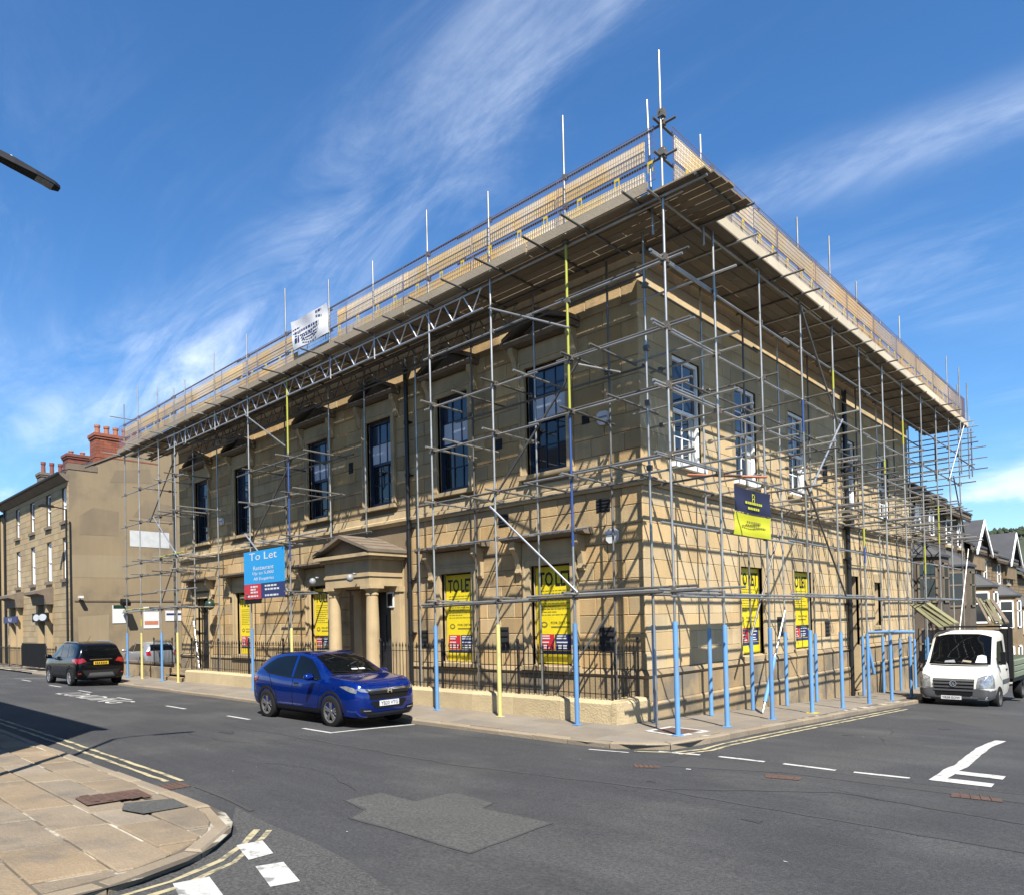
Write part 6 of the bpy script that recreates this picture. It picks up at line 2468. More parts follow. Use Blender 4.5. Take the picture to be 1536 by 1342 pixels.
def decal(bvh, poly, view, off, m, name, parent, cuts=4, thick=0.0):
    """a panel laid on the body: poly in (x,z) for side views 'L'/'R', (y,z) for 'F'/'B', (x,y) for 'T'"""
    bm = bmesh.new()
    vs = [bm.verts.new((p[0], p[1], 0)) for p in poly]
    bm.faces.new(vs)
    bmesh.ops.triangulate(bm, faces=bm.faces[:])
    bmesh.ops.subdivide_edges(bm, edges=bm.edges[:], cuts=cuts, use_grid_fill=True)
    D = {'L': (Vector((0, 9, 0)), Vector((0, -1, 0))), 'R': (Vector((0, -9, 0)), Vector((0, 1, 0))), 'F': (Vector((9, 0, 0)), Vector((-1, 0, 0))), 'B': (Vector((-9, 0, 0)), Vector((1, 0, 0))), 'T': (Vector((0, 0, 9)), Vector((0, 0, -1)))}
    o, d = D[view]
    for v in bm.verts:
        a, b = v.co.x, v.co.y
        if view in 'LR':
            st = Vector((a, o.y, b))
        elif view in 'FB':
            st = Vector((o.x, a, b))
        else:
            st = Vector((a, b, o.z))
        hit, nrm, _, _ = bvh.ray_cast(st, d)
        if hit is None or (view in 'LR' and abs(hit.y) < 0.3):
            q, nrm, _, _ = bvh.find_nearest(st+d*(9-0.7))
            hit = q
        v.co = hit-d*off
    me = bpy.data.meshes.new(name)
    bm.to_mesh(me)
    bm.free()
    me.materials.append(m)
    me.polygons.foreach_set('use_smooth', [True]*len(me.polygons))
    return put(bpy.data.objects.new(name, me), parent, False)


def strip(bvh, pts, w, view, off, m, name, parent):
    """narrow line on the body surface (door gaps)"""
    poly = []
    n = len(pts)
    for s in (1, -1):
        rng = range(n) if s == 1 else range(n-1, -1, -1)
        for i in rng:
            a, b = Vector(pts[max(0, i-1)]), Vector(pts[min(n-1, i+1)])
            d = (b-a).normalized()
            poly.append((pts[i][0]-d.y*w/2*s, pts[i][1]+d.x*w/2*s))
    bm = bmesh.new()
    L = []
    D = {'L': (9, -1), 'R': (-9, 1)}
    for i in range(n-1):
        for k in range(7):
            t = k/7 if i < n-2 else k/6
            p = Vector(pts[i]).lerp(Vector(pts[i+1]), t)
            d = (Vector(pts[i+1])-Vector(pts[i])).normalized()
            row = []
            for s in (1, -1):
                q = Vector((p.x-d.y*w/2*s, p.y+d.x*w/2*s))
                st = {'L': Vector((q.x, 9, q.y)), 'R': Vector((q.x, -9, q.y)), 'F': Vector((9, q.x, q.y)), 'B': Vector((-9, q.x, q.y)), 'T': Vector((q.x, q.y, 9))}[view]
                dr = {'L': Vector((0, -1, 0)), 'R': Vector((0, 1, 0)), 'F': Vector((-1, 0, 0)), 'B': Vector((1, 0, 0)), 'T': Vector((0, 0, -1))}[view]
                hit, nr, _, _ = bvh.ray_cast(st, dr)
                if hit is None:
                    hit = bvh.find_nearest(st+dr*8.3)[0]
                row.append(bm.verts.new(hit-dr*off))
            L.append(row)
    for a, b in zip(L, L[1:]):
        bm.faces.new((a[0], a[1], b[1], b[0]))
    me = bpy.data.meshes.new(name)
    bm.to_mesh(me)
    bm.free()
    me.materials.append(m)
    return put(bpy.data.objects.new(name, me), parent, False)


def wheel(root, x, y, r, w, rimm, spokes=5, double=True, steel=False):
    s = 1 if y > 0 else -1
    t = MB()
    ro = r
    t.lathe([(r*0.66, -w/2), (r*0.90, -w/2), (r*0.975, -w/2+0.02), (ro, -w/2+0.045), (ro, w/2-0.045), (r*0.975, w/2-0.02), (r*0.90, w/2), (r*0.66, w/2)], (0, 0, 0), 'y', 36, closed=True)
    o = t.build('wheel', M['tyre'], root, smooth=40, world=False)
    o.location = (x, y, r)
    rm = MB()
    f = s*w/2
    rm.lathe([(r*0.66, f*0.2), (r*0.66, f*0.92), (r*0.685, f*1.0), (r*0.60, f*0.9), (r*0.60, f*0.2)], (0, 0, 0), 'y', 36, closed=True)
    if steel:
        rm.lathe([(0.0, f*0.75), (r*0.2, f*0.75), (r*0.3, f*0.45), (r*0.5, f*0.55), (r*0.62, f*0.4)], (0, 0, 0), 'y', 24)
    else:
        rm.lathe([(0.0, f*0.85), (r*0.12, f*0.85), (r*0.15, f*0.6)], (0, 0, 0), 'y', 16)
        for k in range(spokes):
            for dl in ((-0.16, 0.16) if double else (0.0,)):
                a = 2*math.pi*k/spokes+0.3
                p0 = Vector((math.cos(a)*r*0.10, 0, math.sin(a)*r*0.10))
                p1 = Vector((math.cos(a+dl)*r*0.64, 0, math.sin(a+dl)*r*0.64))
                d = (p1-p0).normalized()
                n = Vector((-d.z, 0, d.x))*(0.022 if double else 0.045)
                y0, y1 = f*0.60, f*0.82
                q = [(p0-n, y0), (p1-n*0.8, y0), (p1+n*0.8, y0), (p0+n, y0), (p0-n, y1), (p1-n*0.8, y1*1.05), (p1+n*0.8, y1*1.05), (p0+n, y1)]
                b = [rm.pt((v.x, yy, v.z)) for v, yy in q]
                for ff in ((0, 3, 2, 1), (4, 5, 6, 7), (0, 1, 5, 4), (1, 2, 6, 5), (2, 3, 7, 6), (3, 0, 4, 7)):
                    rm.f.append([b[i] for i in ff])
                    rm.m.append(0)
    rm.build('rim', rimm, o, smooth=30, world=False)
    bd = MB()
    bd.lathe([(0.0, f*0.1), (r*0.60, f*0.1)], (0, 0, 0), 'y', 24)
    bd.build('brake_disc', M['black'], o, world=False)
    return o


def arc(cx, cz, r0, r1, a0, a1, n=14):
    out = [(cx+r1*math.cos(math.radians(a0+(a1-a0)*i/n)), cz+r1*math.sin(math.radians(a0+(a1-a0)*i/n))) for i in range(n+1)]
    inn = [(cx+r0*math.cos(math.radians(a1+(a0-a1)*i/n)), cz+r0*math.sin(math.radians(a1+(a0-a1)*i/n))) for i in range(n+1)]
    return out+inn


def arch_trim(bvh, cx, cz, r0, r1, view, m, parent, sy, a0=-12, a1=192):
    """plastic lip round a wheel arch, following the body side"""
    n = 26
    me = MB()
    rows = []
    for i in range(n+1):
        a = math.radians(a0+(a1-a0)*i/n)
        row = []
        for r in (r0, r1):
            x, z = cx+r*math.cos(a), cz+r*math.sin(a)
            h, nr, _, _ = bvh.ray_cast(Vector((cx+(r1+0.02)*math.cos(a), 9*sy, cz+(r1+0.02)*math.sin(a))), Vector((0, -sy, 0)))
            yy = h.y if (h is not None and abs(h.y) > 0.5) else sy*0.86
            row.append((x, yy+sy*0.012, z))
        rows.append([me.pt(row[0]), me.pt(row[1]), me.pt((row[1][0], row[1][1]-sy*0.05, row[1][2])), me.pt((row[0][0], row[0][1]-sy*0.12, row[0][2]))])
    for a, b in zip(rows, rows[1:]):
        for k in range(4):
            j = (k+1) % 4
            me.f.append([a[k], a[j], b[j], b[k]])
            me.m.append(0)
    return me.build('arch_trim', m, parent, smooth=40, world=False)


def mirror(root, x, y, z, m, sx=1):
    me = MB()
    s = 1 if y > 0 else -1
    me.lathe([(0.0, -0.12), (0.05, -0.11), (0.085, -0.06), (0.095, 0.02), (0.08, 0.09), (0.0, 0.10)], (0, 0, 0), 'y', 12)
    for i, v in enumerate(me.v):
        me.v[i] = (x+v[0]*0.75*sx, y+v[1]*1.05, z+v[2]*0.85)
    o = me.build('wing_mirror', m, root, smooth=True, world=False)
    st = MB()
    st.tube((x+0.02, y-s*0.18, z-0.07), (x, y-s*0.05, z-0.05), 0.025, 6)
    st.build('mirror_arm', M['black'], o, world=False)
    return o


def plate(bvh, root, yc, zc, w, h, view, off, m, txt, txm=M['ink']):
    d = 1 if view == 'F' else -1
    x0 = max((bvh.ray_cast(Vector((9*d, yc+dy, zc+dz)), Vector((-d, 0, 0)))[0].x*d) for dy in (-w/2, 0, w/2) for dz in (-h/2, 0, h/2))
    x0 = (x0+off)*d
    me = MB()
    me.box(min(x0-0.012*d, x0), max(x0-0.012*d, x0), yc-w/2, yc+w/2, zc-h/2, zc+h/2)
    o = me.build('number_plate', m, root, world=False)
    fr = (lambda u, dd, z: (x0+dd, u, z)) if d == 1 else (lambda u, dd, z: (x0-dd, -u, z))
    if txt:
        lettering('plate_text', txt, fr, yc*d-w*0.44, yc*d+w*0.44, zc-h*0.33, zc+h*0.33, 0.002, txm, o, world=False)
    return o


# ---------------------------------------------------------------- blue crossover facing along the front street
RX = -6.04
blue = thing('parked_car', 'metallic blue crossover parked at the kerb before the portico', 'car', (-6.0, -3.93, H(-6, -4.1)-0.012), 0.0, 'cars parked along the street')
tabB = [(-2.16, 0.74, 0.48, 0.84, 0.92, 0.56), (-2.12, 0.78, 0.42, 0.98, 1.06, 0.60), (-2.02, 0.83, 0.32, 1.06, 1.20, 0.60), (-1.80, 0.87, 0.26, 1.10, 1.37, 0.60), (-1.45, 0.885, 0.23, 1.10, 1.50, 0.61), (-0.9, 0.89, 0.22, 1.06, 1.575, 0.62), (-0.3, 0.885, 0.22, 1.025, 1.60, 0.63), (0.15, 0.885, 0.22, 1.01, 1.555, 0.63), (0.55, 0.885, 0.22, 1.005, 1.42, 0.66), (0.95, 0.885, 0.22, 1.0, 1.19, 0.74), (1.20, 0.885, 0.22, 0.99, 1.09, 0.80), (1.55, 0.88, 0.22, 0.975, 1.055, 0.79), (1.85, 0.855, 0.22, 0.935, 1.015, 0.75), (2.03, 0.79, 0.23, 0.88, 0.955, 0.68), (2.13, 0.70, 0.25, 0.80, 0.875, 0.60), (2.17, 0.62, 0.30, 0.72, 0.79, 0.54)]
FX, BX, TR, WR = 1.295, -1.315, 0.775, 0.352
wh = [(FX, TR, WR), (FX, -TR, WR), (BX, TR, WR), (BX, -TR, WR)]
body, bv = car_body('body', tabB, blue, M['car_blue'], wh, 0.395)
for x, y, r in wh:
    wheel(blue, x, y+(0.02 if y > 0 else -0.02), r, 0.215, M['rim'])
    arch_trim(bv, x, r, 0.382, 0.44, 'R', M['cladding'], blue, 1 if y > 0 else -1)
for v in 'RL':
    # glass
    decal(bv, [(0.88, 1.035), (0.62, 1.25), (0.32, 1.43), (0.02, 1.495), (-0.16, 1.505), (-0.22, 1.03), (0.3, 1.02)], v, 0.006, M['car_glass'], 'side_window', blue)
    decal(bv, [(-0.28, 1.505), (-0.75, 1.49), (-1.15, 1.43), (-1.52, 1.27), (-1.62, 1.20), (-1.30, 1.10), (-0.85, 1.065), (-0.32, 1.035)], v, 0.006, M['car_glass'], 'side_window', blue)
    decal(bv, [(0.90, 1.015), (0.88, 1.035), (0.3, 1.025), (-0.3, 1.035), (-0.85, 1.07), (-1.30, 1.105), (-1.62, 1.21), (-1.66, 1.20), (-1.32, 1.085), (-0.85, 1.045), (-0.3, 1.012), (0.3, 1.0)], v, 0.009, M['black'], 'window_trim', blue, 2)
    decal(bv, [(0.865, 0.28), (0.865, 0.385), (-0.885, 0.385), (-0.885, 0.28)], v, 0.010, M['cladding'], 'sill_cladding', blue)
    strip(bv, [(-0.20, 1.02), (-0.22, 0.7), (-0.20, 0.39)], 0.014, v, 0.004, M['black'], 'door_gap', blue)
    strip(bv, [(0.90, 1.0), (0.88, 0.8), (0.80, 0.39)], 0.012, v, 0.004, M['black'], 'door_gap', blue)
    strip(bv, [(-1.25, 1.08), (-1.10, 0.85), (-0.92, 0.65), (-0.88, 0.39)], 0.012, v, 0.004, M['black'], 'door_gap', blue)
    sy = -1 if v == 'R' else 1
    hm = MB()
    hm.box(-0.10, 0.10, sy*0.885-0.02, sy*0.885+0.02, 0.885, 0.915)
    hm.build('door_handle', M['chrome'], blue, world=False)
    # head and tail lamps
    decal(bv, [(1.60, 0.895), (1.80, 0.915), (1.98, 0.88), (2.06, 0.83), (2.06, 0.765), (1.95, 0.785), (1.80, 0.835)], v, 0.008, M['headlamp'], 'headlight', blue, 5)
    decal(bv, [(-2.10, 0.96), (-1.78, 1.00), (-1.72, 0.94), (-1.95, 0.86), (-2.12, 0.84)], v, 0.008, M['tail'], 'tail_lamp', blue)
    mirror(blue, 0.72, sy*1.03, 1.075, M['car_blue'])
for s in (1, -1):
    decal(bv, [(s*0.50, 0.765), (s*0.70, 0.80), (s*0.765, 0.85), (s*0.70, 0.87), (s*0.52, 0.83)], 'F', 0.008, M['headlamp'], 'headlight', blue)
    decal(bv, [(s*0.40, 0.33), (s*0.70, 0.36), (s*0.735, 0.46), (s*0.50, 0.43)], 'F', 0.008, M['black'], 'fog_recess', blue)
    decal(bv, [(s*0.49, 0.385), (s*0.66, 0.395), (s*0.66, 0.415), (s*0.49, 0.405)], 'F', 0.014, M['rim_bright'], 'fog_light', blue)
decal(bv, [(-0.54, 0.84), (-0.50, 0.62), (0.50, 0.62), (0.54, 0.84)], 'F', 0.008, M['black'], 'grille', blue)
decal(bv, [(-0.62, 0.845), (-0.55, 0.80), (0.55, 0.80), (0.62, 0.845)], 'F', 0.020, M['chrome'], 'grille_bar', blue)
decal(bv, [(-0.56, 0.795), (-0.52, 0.735), (0.52, 0.735), (0.56, 0.795)], 'F', 0.024, M['cladding'], 'grille_bar', blue)
decal(bv, [(-0.48, 0.56), (-0.36, 0.43), (0.36, 0.43), (0.48, 0.56), (0.44, 0.585), (-0.44, 0.585)], 'F', 0.010, M['black'], 'lower_grille', blue)
decal(bv, [(-0.62, 0.35), (-0.55, 0.265), (0.55, 0.265), (0.62, 0.35)], 'F', 0.012, M['cladding'], 'bumper_lip', blue)
plate(bv, blue, 0.0, 0.53, 0.52, 0.111, 'F', 0.02, M['plate_white'], 'YB20 VTG')
bx = bv.ray_cast(Vector((9, 0, 0.785)), Vector((-1, 0, 0)))[0].x+0.03
em = MB()
em.box(bx-0.01, bx+0.006, -0.06, -0.035, 0.74, 0.83)
em.box(bx-0.01, bx+0.006, 0.035, 0.06, 0.74, 0.83)
em.box(bx-0.01, bx+0.006, -0.035, 0.035, 0.772, 0.797)
em.build('badge', M['chrome'], blue, world=False)
decal(bv, [(1.06, -0.66), (1.10, -0.3), (1.10, 0.3), (1.06, 0.66), (0.34, 0.57), (0.27, 0.3), (0.27, -0.3), (0.34, -0.57)], 'T', 0.006, M['car_glass'], 'windscreen', blue, 5)
decal(bv, [(0.98, 0.30), (0.98, 0.14), (0.93, 0.14), (0.93, 0.30)], 'T', 0.012, M['white'], 'paper', blue, 2)
decal(bv, [(0.98, 0.10), (0.98, -0.06), (0.93, -0.06), (0.93, 0.10)], 'T', 0.012, M['white'], 'paper', blue, 2)
decal(bv, [(1.13, -0.70), (1.16, -0.3), (1.16, 0.3), (1.13, 0.70), (1.07, 0.67), (1.11, 0.3), (1.11, -0.3), (1.07, -0.67)], 'T', 0.007, M['black'], 'scuttle', blue, 3)
strip(bv, [(1.14, -0.72), (1.5, -0.70), (1.9, -0.58), (2.03, -0.45)], 0.012, 'T', 0.004, M['black'], 'bonnet_gap', blue)
strip(bv, [(1.14, 0.72), (1.5, 0.70), (1.9, 0.58), (2.03, 0.45)], 0.012, 'T', 0.004, M['black'], 'bonnet_gap', blue)
decal(bv, [(-1.55, 0.52), (-1.98, 0.5), (-1.98, -0.5), (-1.55, -0.52)], 'T', 0.006, M['car_glass'], 'rear_window', blue)
for a in (((1.08, 0.52), (0.98, -0.10)), ((1.09, -0.10), (0.99, -0.60))):
    strip(bv, list(a), 0.022, 'T', 0.016, M['black'], 'wiper', blue)
for sy in (1, -1):
    rr = MB()
    rr.tube((0.1, sy*0.585, 1.575), (-1.3, sy*0.57, 1.545), 0.014, 6)
    rr.build('roof_rail', M['black'], blue, world=False)

# ---------------------------------------------------------------- black crossover seen from behind
blk = thing('parked_car', 'black crossover seen from behind, parked along the street left of the scaffold', 'car', (-23.75, -3.80, H(-24.3, -4.0)-0.01), math.pi, 'cars parked along the street')
blk.scale = (1.05, 1.04, 1.05)
tabK = [(-2.04, 0.78, 0.40, 0.86, 0.95, 0.60), (-2.0, 0.83, 0.32, 1.02, 1.16, 0.64), (-1.93, 0.865, 0.27, 1.08, 1.36, 0.64), (-1.78, 0.88, 0.25, 1.09, 1.52, 0.645), (-1.5, 0.885, 0.24, 1.08, 1.61, 0.65), (-0.9, 0.885, 0.24, 1.06, 1.65, 0.66), (-0.2, 0.885, 0.24, 1.04, 1.65, 0.66), (0.3, 0.885, 0.24, 1.03, 1.57, 0.66), (0.75, 0.885, 0.24, 1.02, 1.34, 0.70), (1.05, 0.885, 0.24, 1.01, 1.12, 0.78), (1.4, 0.88, 0.24, 0.98, 1.05, 0.80), (1.75, 0.85, 0.24, 0.92, 0.98, 0.74), (1.95, 0.76, 0.26, 0.82, 0.88, 0.64), (2.04, 0.62, 0.32, 0.70, 0.76, 0.52)]
FX, BX, TR, WR = 1.22, -1.30, 0.775, 0.335
wh = [(FX, TR, WR), (FX, -TR, WR), (BX, TR, WR), (BX, -TR, WR)]
body, bv = car_body('body', tabK, blk, M['car_black'], wh, 0.38)
for x, y, r in wh:
    wheel(blk, x, y+(0.02 if y > 0 else -0.02), r, 0.21, M['rim_bright'], 5, False)
    arch_trim(bv, x, r, 0.368, 0.415, 'R', M['cladding'], blk, 1 if y > 0 else -1)
for v in 'RL':
    decal(bv, [(0.85, 1.06), (0.55, 1.30), (0.25, 1.49), (-0.05, 1.54), (-0.10, 1.06)], v, 0.006, M['car_glass'], 'side_window', blk)
    decal(bv, [(-0.16, 1.545), (-0.8, 1.54), (-0.92, 1.09), (-0.16, 1.065)], v, 0.006, M['car_glass'], 'side_window', blk)
    decal(bv, [(-0.98, 1.53), (-1.45, 1.47), (-1.62, 1.22), (-1.5, 1.14), (-1.0, 1.10)], v, 0.006, M['car_glass'], 'side_window', blk)
    decal(bv, [(0.80, 0.28), (0.80, 0.40), (-0.87, 0.40), (-0.87, 0.28)], v, 0.010, M['cladding'], 'sill_cladding', blk)
    strip(bv, [(-0.13, 1.04), (-0.15, 0.7), (-0.13, 0.41)], 0.012, v, 0.004, M['black'], 'door_gap', blk)
    sy = -1 if v == 'R' else 1
    mirror(blk, 0.70, sy*1.03, 1.10, M['car_black'])
    decal(bv, [(-1.97, 1.06), (-1.62, 1.03), (-1.60, 0.96), (-1.80, 0.88), (-1.99, 0.86)], v, 0.008, M['tail'], 'tail_lamp', blk)
    rr = MB()
    rr.tube((0.1, sy*0.60, 1.66), (-1.4, sy*0.59, 1.635), 0.016, 6)
    rr.build('roof_rail', M['rim_bright'], blk, world=False)
for s in (1, -1):
    decal(bv, [(s*0.50, 0.93), (s*0.80, 0.86), (s*0.835, 1.03), (s*0.62, 1.06)], 'B', 0.010, M['tail'], 'tail_lamp', blk)
    decal(bv, [(s*0.70, 0.48), (s*0.80, 0.48), (s*0.80, 0.52), (s*0.70, 0.52)], 'B', 0.010, M['tail'], 'reflector', blk, 2)
decal(bv, [(-0.60, 1.12), (0.60, 1.12), (0.545, 1.50), (-0.545, 1.50)], 'B', 0.008, M['car_glass'], 'rear_window', blk, 5)
decal(bv, [(-0.40, 0.985), (0.40, 0.985), (0.40, 1.02), (-0.40, 1.02)], 'B', 0.014, M['chrome'], 'tailgate_bar', blk, 3)
decal(bv, [(-0.80, 0.30), (0.80, 0.30), (0.80, 0.62), (-0.80, 0.62)], 'B', 0.010, M['cladding'], 'rear_bumper', blk)
decal(bv, [(-0.50, 0.34), (0.50, 0.34), (0.40, 0.52), (-0.40, 0.52)], 'B', 0.018, M['bumper_grey'], 'skid_plate', blk)
kp = plate(bv, blk, 0.0, 0.87, 0.52, 0.115, 'B', 0.012, M['plate_yellow'], '')
dm = MB()
for i in range(7):
    yy = -0.21+i*0.062+(0.012 if i > 3 else 0)
    dm.box(-2.06, -2.052, yy, yy+0.036, 0.835, 0.905)
dm.build('plate_marks', M['ink'], kp, world=False)
an = MB()
an.tube((-0.9, 0.1, 1.65), (-1.25, 0.1, 1.86), 0.006, 5)
an.build('aerial', M['black'], blk, world=False)

# ---------------------------------------------------------------- silver hatchback in the car park
slv = thing('parked_car', 'silver hatchback in the car park behind the low wall', 'car', (-30.0, 1.3, -0.05), math.radians(178), 'cars parked along the street')
tabS = [(-1.98, 0.74, 0.40, 0.80, 0.90, 0.56), (-1.94, 0.79, 0.30, 0.95, 1.05, 0.60), (-1.85, 0.83, 0.26, 1.0, 1.22, 0.60), (-1.6, 0.85, 0.24, 1.0, 1.38, 0.60), (-1.0, 0.855, 0.24, 0.98, 1.46, 0.61), (-0.3, 0.855, 0.24, 0.96, 1.47, 0.62), (0.3, 0.855, 0.24, 0.95, 1.36, 0.63), (0.8, 0.855, 0.24, 0.94, 1.12, 0.68), (1.1, 0.85, 0.24, 0.92, 0.98, 0.74), (1.5, 0.83, 0.24, 0.86, 0.91, 0.70), (1.85, 0.74, 0.26, 0.76, 0.80, 0.6), (1.98, 0.58, 0.34, 0.64, 0.68, 0.48)]
wh = [(1.22, 0.74, 0.31), (1.22, -0.74, 0.31), (-1.25, 0.74, 0.31), (-1.25, -0.74, 0.31)]
body, bv = car_body('body', tabS, slv, M['car_silver'], wh, 0.35)
for x, y, r in wh:
    wheel(slv, x, y, r, 0.2, M['rim_bright'], 5, False)
for v in 'RL':
    decal(bv, [(0.85, 0.98), (0.5, 1.22), (0.2, 1.36), (-0.1, 1.39), (-0.15, 0.98)], v, 0.006, M['car_glass'], 'side_window', slv)
    decal(bv, [(-0.2, 1.39), (-0.9, 1.37), (-1.4, 1.2), (-1.3, 1.03), (-0.2, 0.99)], v, 0.006, M['car_glass'], 'side_window', slv)
    mirror(slv, 0.72, (-1 if v == 'R' else 1)*0.98, 1.02, M['car_silver'])
for s in (1, -1):
    decal(bv, [(s*0.55, 0.80), (s*0.77, 0.78), (s*0.78, 1.0), (s*0.60, 1.02)], 'B', 0.010, M['tail'], 'tail_lamp', slv)
decal(bv, [(-0.58, 1.03), (0.58, 1.03), (0.52, 1.34), (-0.52, 1.34)], 'B', 0.008, M['car_glass'], 'rear_window', slv, 5)
decal(bv, [(-0.75, 0.30), (0.75, 0.30), (0.75, 0.42), (-0.75, 0.42)], 'B', 0.010, M['cladding'], 'rear_bumper', slv)

# ---------------------------------------------------------------- white flatbed van
van = thing('flatbed_van', 'white flatbed van with green dropsides parked on the side street', 'van', (3.17, 15.35, H(3.2, 14.6)-0.02), -math.pi/2-math.radians(2.0))
tabV = [(0.55, 0.93, 0.42, 1.32, 2.26, 0.80), (0.62, 0.955, 0.34, 1.33, 2.33, 0.82), (0.9, 0.965, 0.30, 1.33, 2.37, 0.82), (1.3, 0.97, 0.28, 1.32, 2.36, 0.82), (1.55, 0.97, 0.28, 1.30, 2.27, 0.815), (1.75, 0.97, 0.28, 1.28, 2.02, 0.82), (2.0, 0.97, 0.28, 1.26, 1.66, 0.85), (2.22, 0.965, 0.28, 1.22, 1.35, 0.88), (2.45, 0.96, 0.28, 1.14, 1.25, 0.88), (2.70, 0.945, 0.28, 1.04, 1.14, 0.86), (2.86, 0.90, 0.29, 0.94, 1.03, 0.82), (2.95, 0.83, 0.31, 0.82, 0.92, 0.76), (2.985, 0.78, 0.36, 0.74, 0.82, 0.72)]
wh = [(2.08, 0.84, 0.35), (2.08, -0.84, 0.35)]
body, bv = car_body('body', tabV, van, M['car_white'], wh, 0.42)
for x, y, r in wh+[(-1.5, 0.80, 0.35), (-1.5, -0.80, 0.35)]:
    wheel(van, x, y+(0.03 if y > 0 else -0.03), r, 0.235, M['bumper_grey'], steel=True)
decal(bv, [(2.24, -0.80), (2.27, -0.4), (2.27, 0.4), (2.24, 0.80), (1.63, 0.74), (1.58, 0.4), (1.58, -0.4), (1.63, -0.74)], 'T', 0.010, M['car_glass'], 'windscreen', van, 6)
decal(bv, [(2.33, -0.74), (2.37, -0.3), (2.37, 0.3), (2.33, 0.74), (2.27, 0.76), (2.30, 0.3), (2.30, -0.3), (2.27, -0.76)], 'T', 0.008, M['black'], 'scuttle', van, 3)
for v in 'RL':
    sy = -1 if v == 'R' else 1
    decal(bv, [(1.98, 1.36), (1.72, 1.80), (1.58, 2.02), (0.98, 2.04), (0.96, 1.33), (1.5, 1.30)], v, 0.010, M['car_glass'], 'side_window', van)
    strip(bv, [(0.88, 2.1), (0.87, 1.4), (0.87, 0.5)], 0.014, v, 0.005, M['black'], 'door_gap', van)
    strip(bv, [(2.04, 1.30), (2.0, 1.0), (1.66, 0.80), (1.55, 0.45)], 0.014, v, 0.005, M['black'], 'door_gap', van)
    decal(bv, [(2.46, 0.62), (2.93, 0.60), (2.95, 0.34), (2.50, 0.34)], v, 0.014, M['bumper_grey'], 'front_bumper', van)
    decal(bv, [(0.60, 0.72), (1.62, 0.72), (1.62, 0.86), (0.60, 0.86)], v, 0.012, M['bumper_grey'], 'side_rubbing_strip', van)
    decal(bv, [(2.60, 0.68), (2.93, 0.68), (2.93, 0.84), (2.84, 1.02), (2.62, 1.10)], v, 0.010, M['headlamp'], 'headlight', van)
    m_ = MB()
    m_.box(1.90, 2.02, sy*1.06-0.06, sy*1.06+0.06, 1.34, 1.72)
    mo = m_.build('wing_mirror', M['black'], van, world=False)
    m_ = MB()
    m_.tube((1.95, sy*0.94, 1.40), (1.95, sy*1.04, 1.42), 0.03, 6)
    m_.build('mirror_arm', M['black'], mo, world=False)
    hm = MB()
    hm.box(0.95, 1.10, sy*0.965-0.02, sy*0.965+0.02, 1.12, 1.16)
    hm.build('door_handle', M['black'], van, world=False)
for s in (1, -1):
    decal(bv, [(s*0.58, 0.68), (s*0.885, 0.68), (s*0.885, 1.06), (s*0.78, 1.06), (s*0.60, 0.98)], 'F', 0.012, M['headlamp'], 'headlight', van)
    decal(bv, [(s*0.50, 0.66), (s*0.60, 0.66), (s*0.93, 0.62), (s*0.94, 0.34), (s*0.46, 0.34)], 'F', 0.014, M['bumper_grey'], 'front_bumper', van)
decal(bv, [(-0.53, 0.94), (0.53, 0.94), (0.50, 0.47), (0.42, 0.42), (-0.42, 0.42), (-0.50, 0.47)], 'F', 0.012, M['black'], 'grille', van, 5)
for zz, hw in ((0.895, 0.52), (0.80, 0.515), (0.70, 0.51), (0.60, 0.505)):
    decal(bv, [(-hw, zz-0.022), (hw, zz-0.022), (hw, zz+0.030), (-hw, zz+0.030)], 'F', 0.028, M['bumper_grey'], 'grille_slat', van, 4)
decal(bv, [(-0.88, 0.30), (0.88, 0.30), (0.88, 0.41), (-0.88, 0.41)], 'F', 0.020, M['bumper_grey'], 'front_bumper', van, 5)
plate(bv, van, -0.06, 0.375, 0.52, 0.111, 'F', 0.03, M['plate_white'], 'YR58 EOW')
bx = bv.ray_cast(Vector((9, 0, 0.80)), Vector((-1, 0, 0)))[0].x+0.035
rg = MB()
rg.lathe([(0.092, -0.004), (0.092, 0.012), (0.075, 0.012), (0.075, -0.004)], (bx, 0, 0.80), 'x', 24, closed=True)
for p, q in (((-0.035, 0.055), (0.0, -0.005)), ((0.035, 0.055), (0.0, -0.005)), ((-0.066, 0.03), (-0.03, -0.062)), ((-0.03, -0.062), (0.0, -0.01)), ((0.066, 0.03), (0.03, -0.062)), ((0.03, -0.062), (0.0, -0.01))):
    rg.tube((bx+0.006, p[0], 0.80+p[1]), (bx+0.006, q[0], 0.80+q[1]), 0.008, 5)
rg.build('badge', M['chrome'], van, world=False)
bk = MB()
bk.lathe([(0.0, 0.0), (0.09, 0.0)], (bx-0.01, 0, 0.80), 'x', 20)
bk.build('badge', M['black'], van, world=False)
for a in (((2.24, 0.60), (2.17, -0.05)), ((2.25, -0.05), (2.18, -0.68))):
    strip(bv, list(a), 0.024, 'T', 0.020, M['black'], 'wiper', van)
# items on the dashboard seen against the glass
decal(bv, [(2.19, 0.40), (2.19, 0.70), (2.05, 0.66), (2.03, 0.55), (2.05, 0.44)], 'T', 0.016, M['white'], 'hard_hat', van, 2)
decal(bv, [(2.20, 0.05), (2.20, 0.30), (2.15, 0.30), (2.13, 0.08)], 'T', 0.016, M['toe'], 'papers', van, 2)
decal(bv, [(2.20, -0.40), (2.20, -0.1), (2.13, -0.15), (2.15, -0.38)], 'T', 0.016, M['grey_plastic'], 'papers', van, 2)
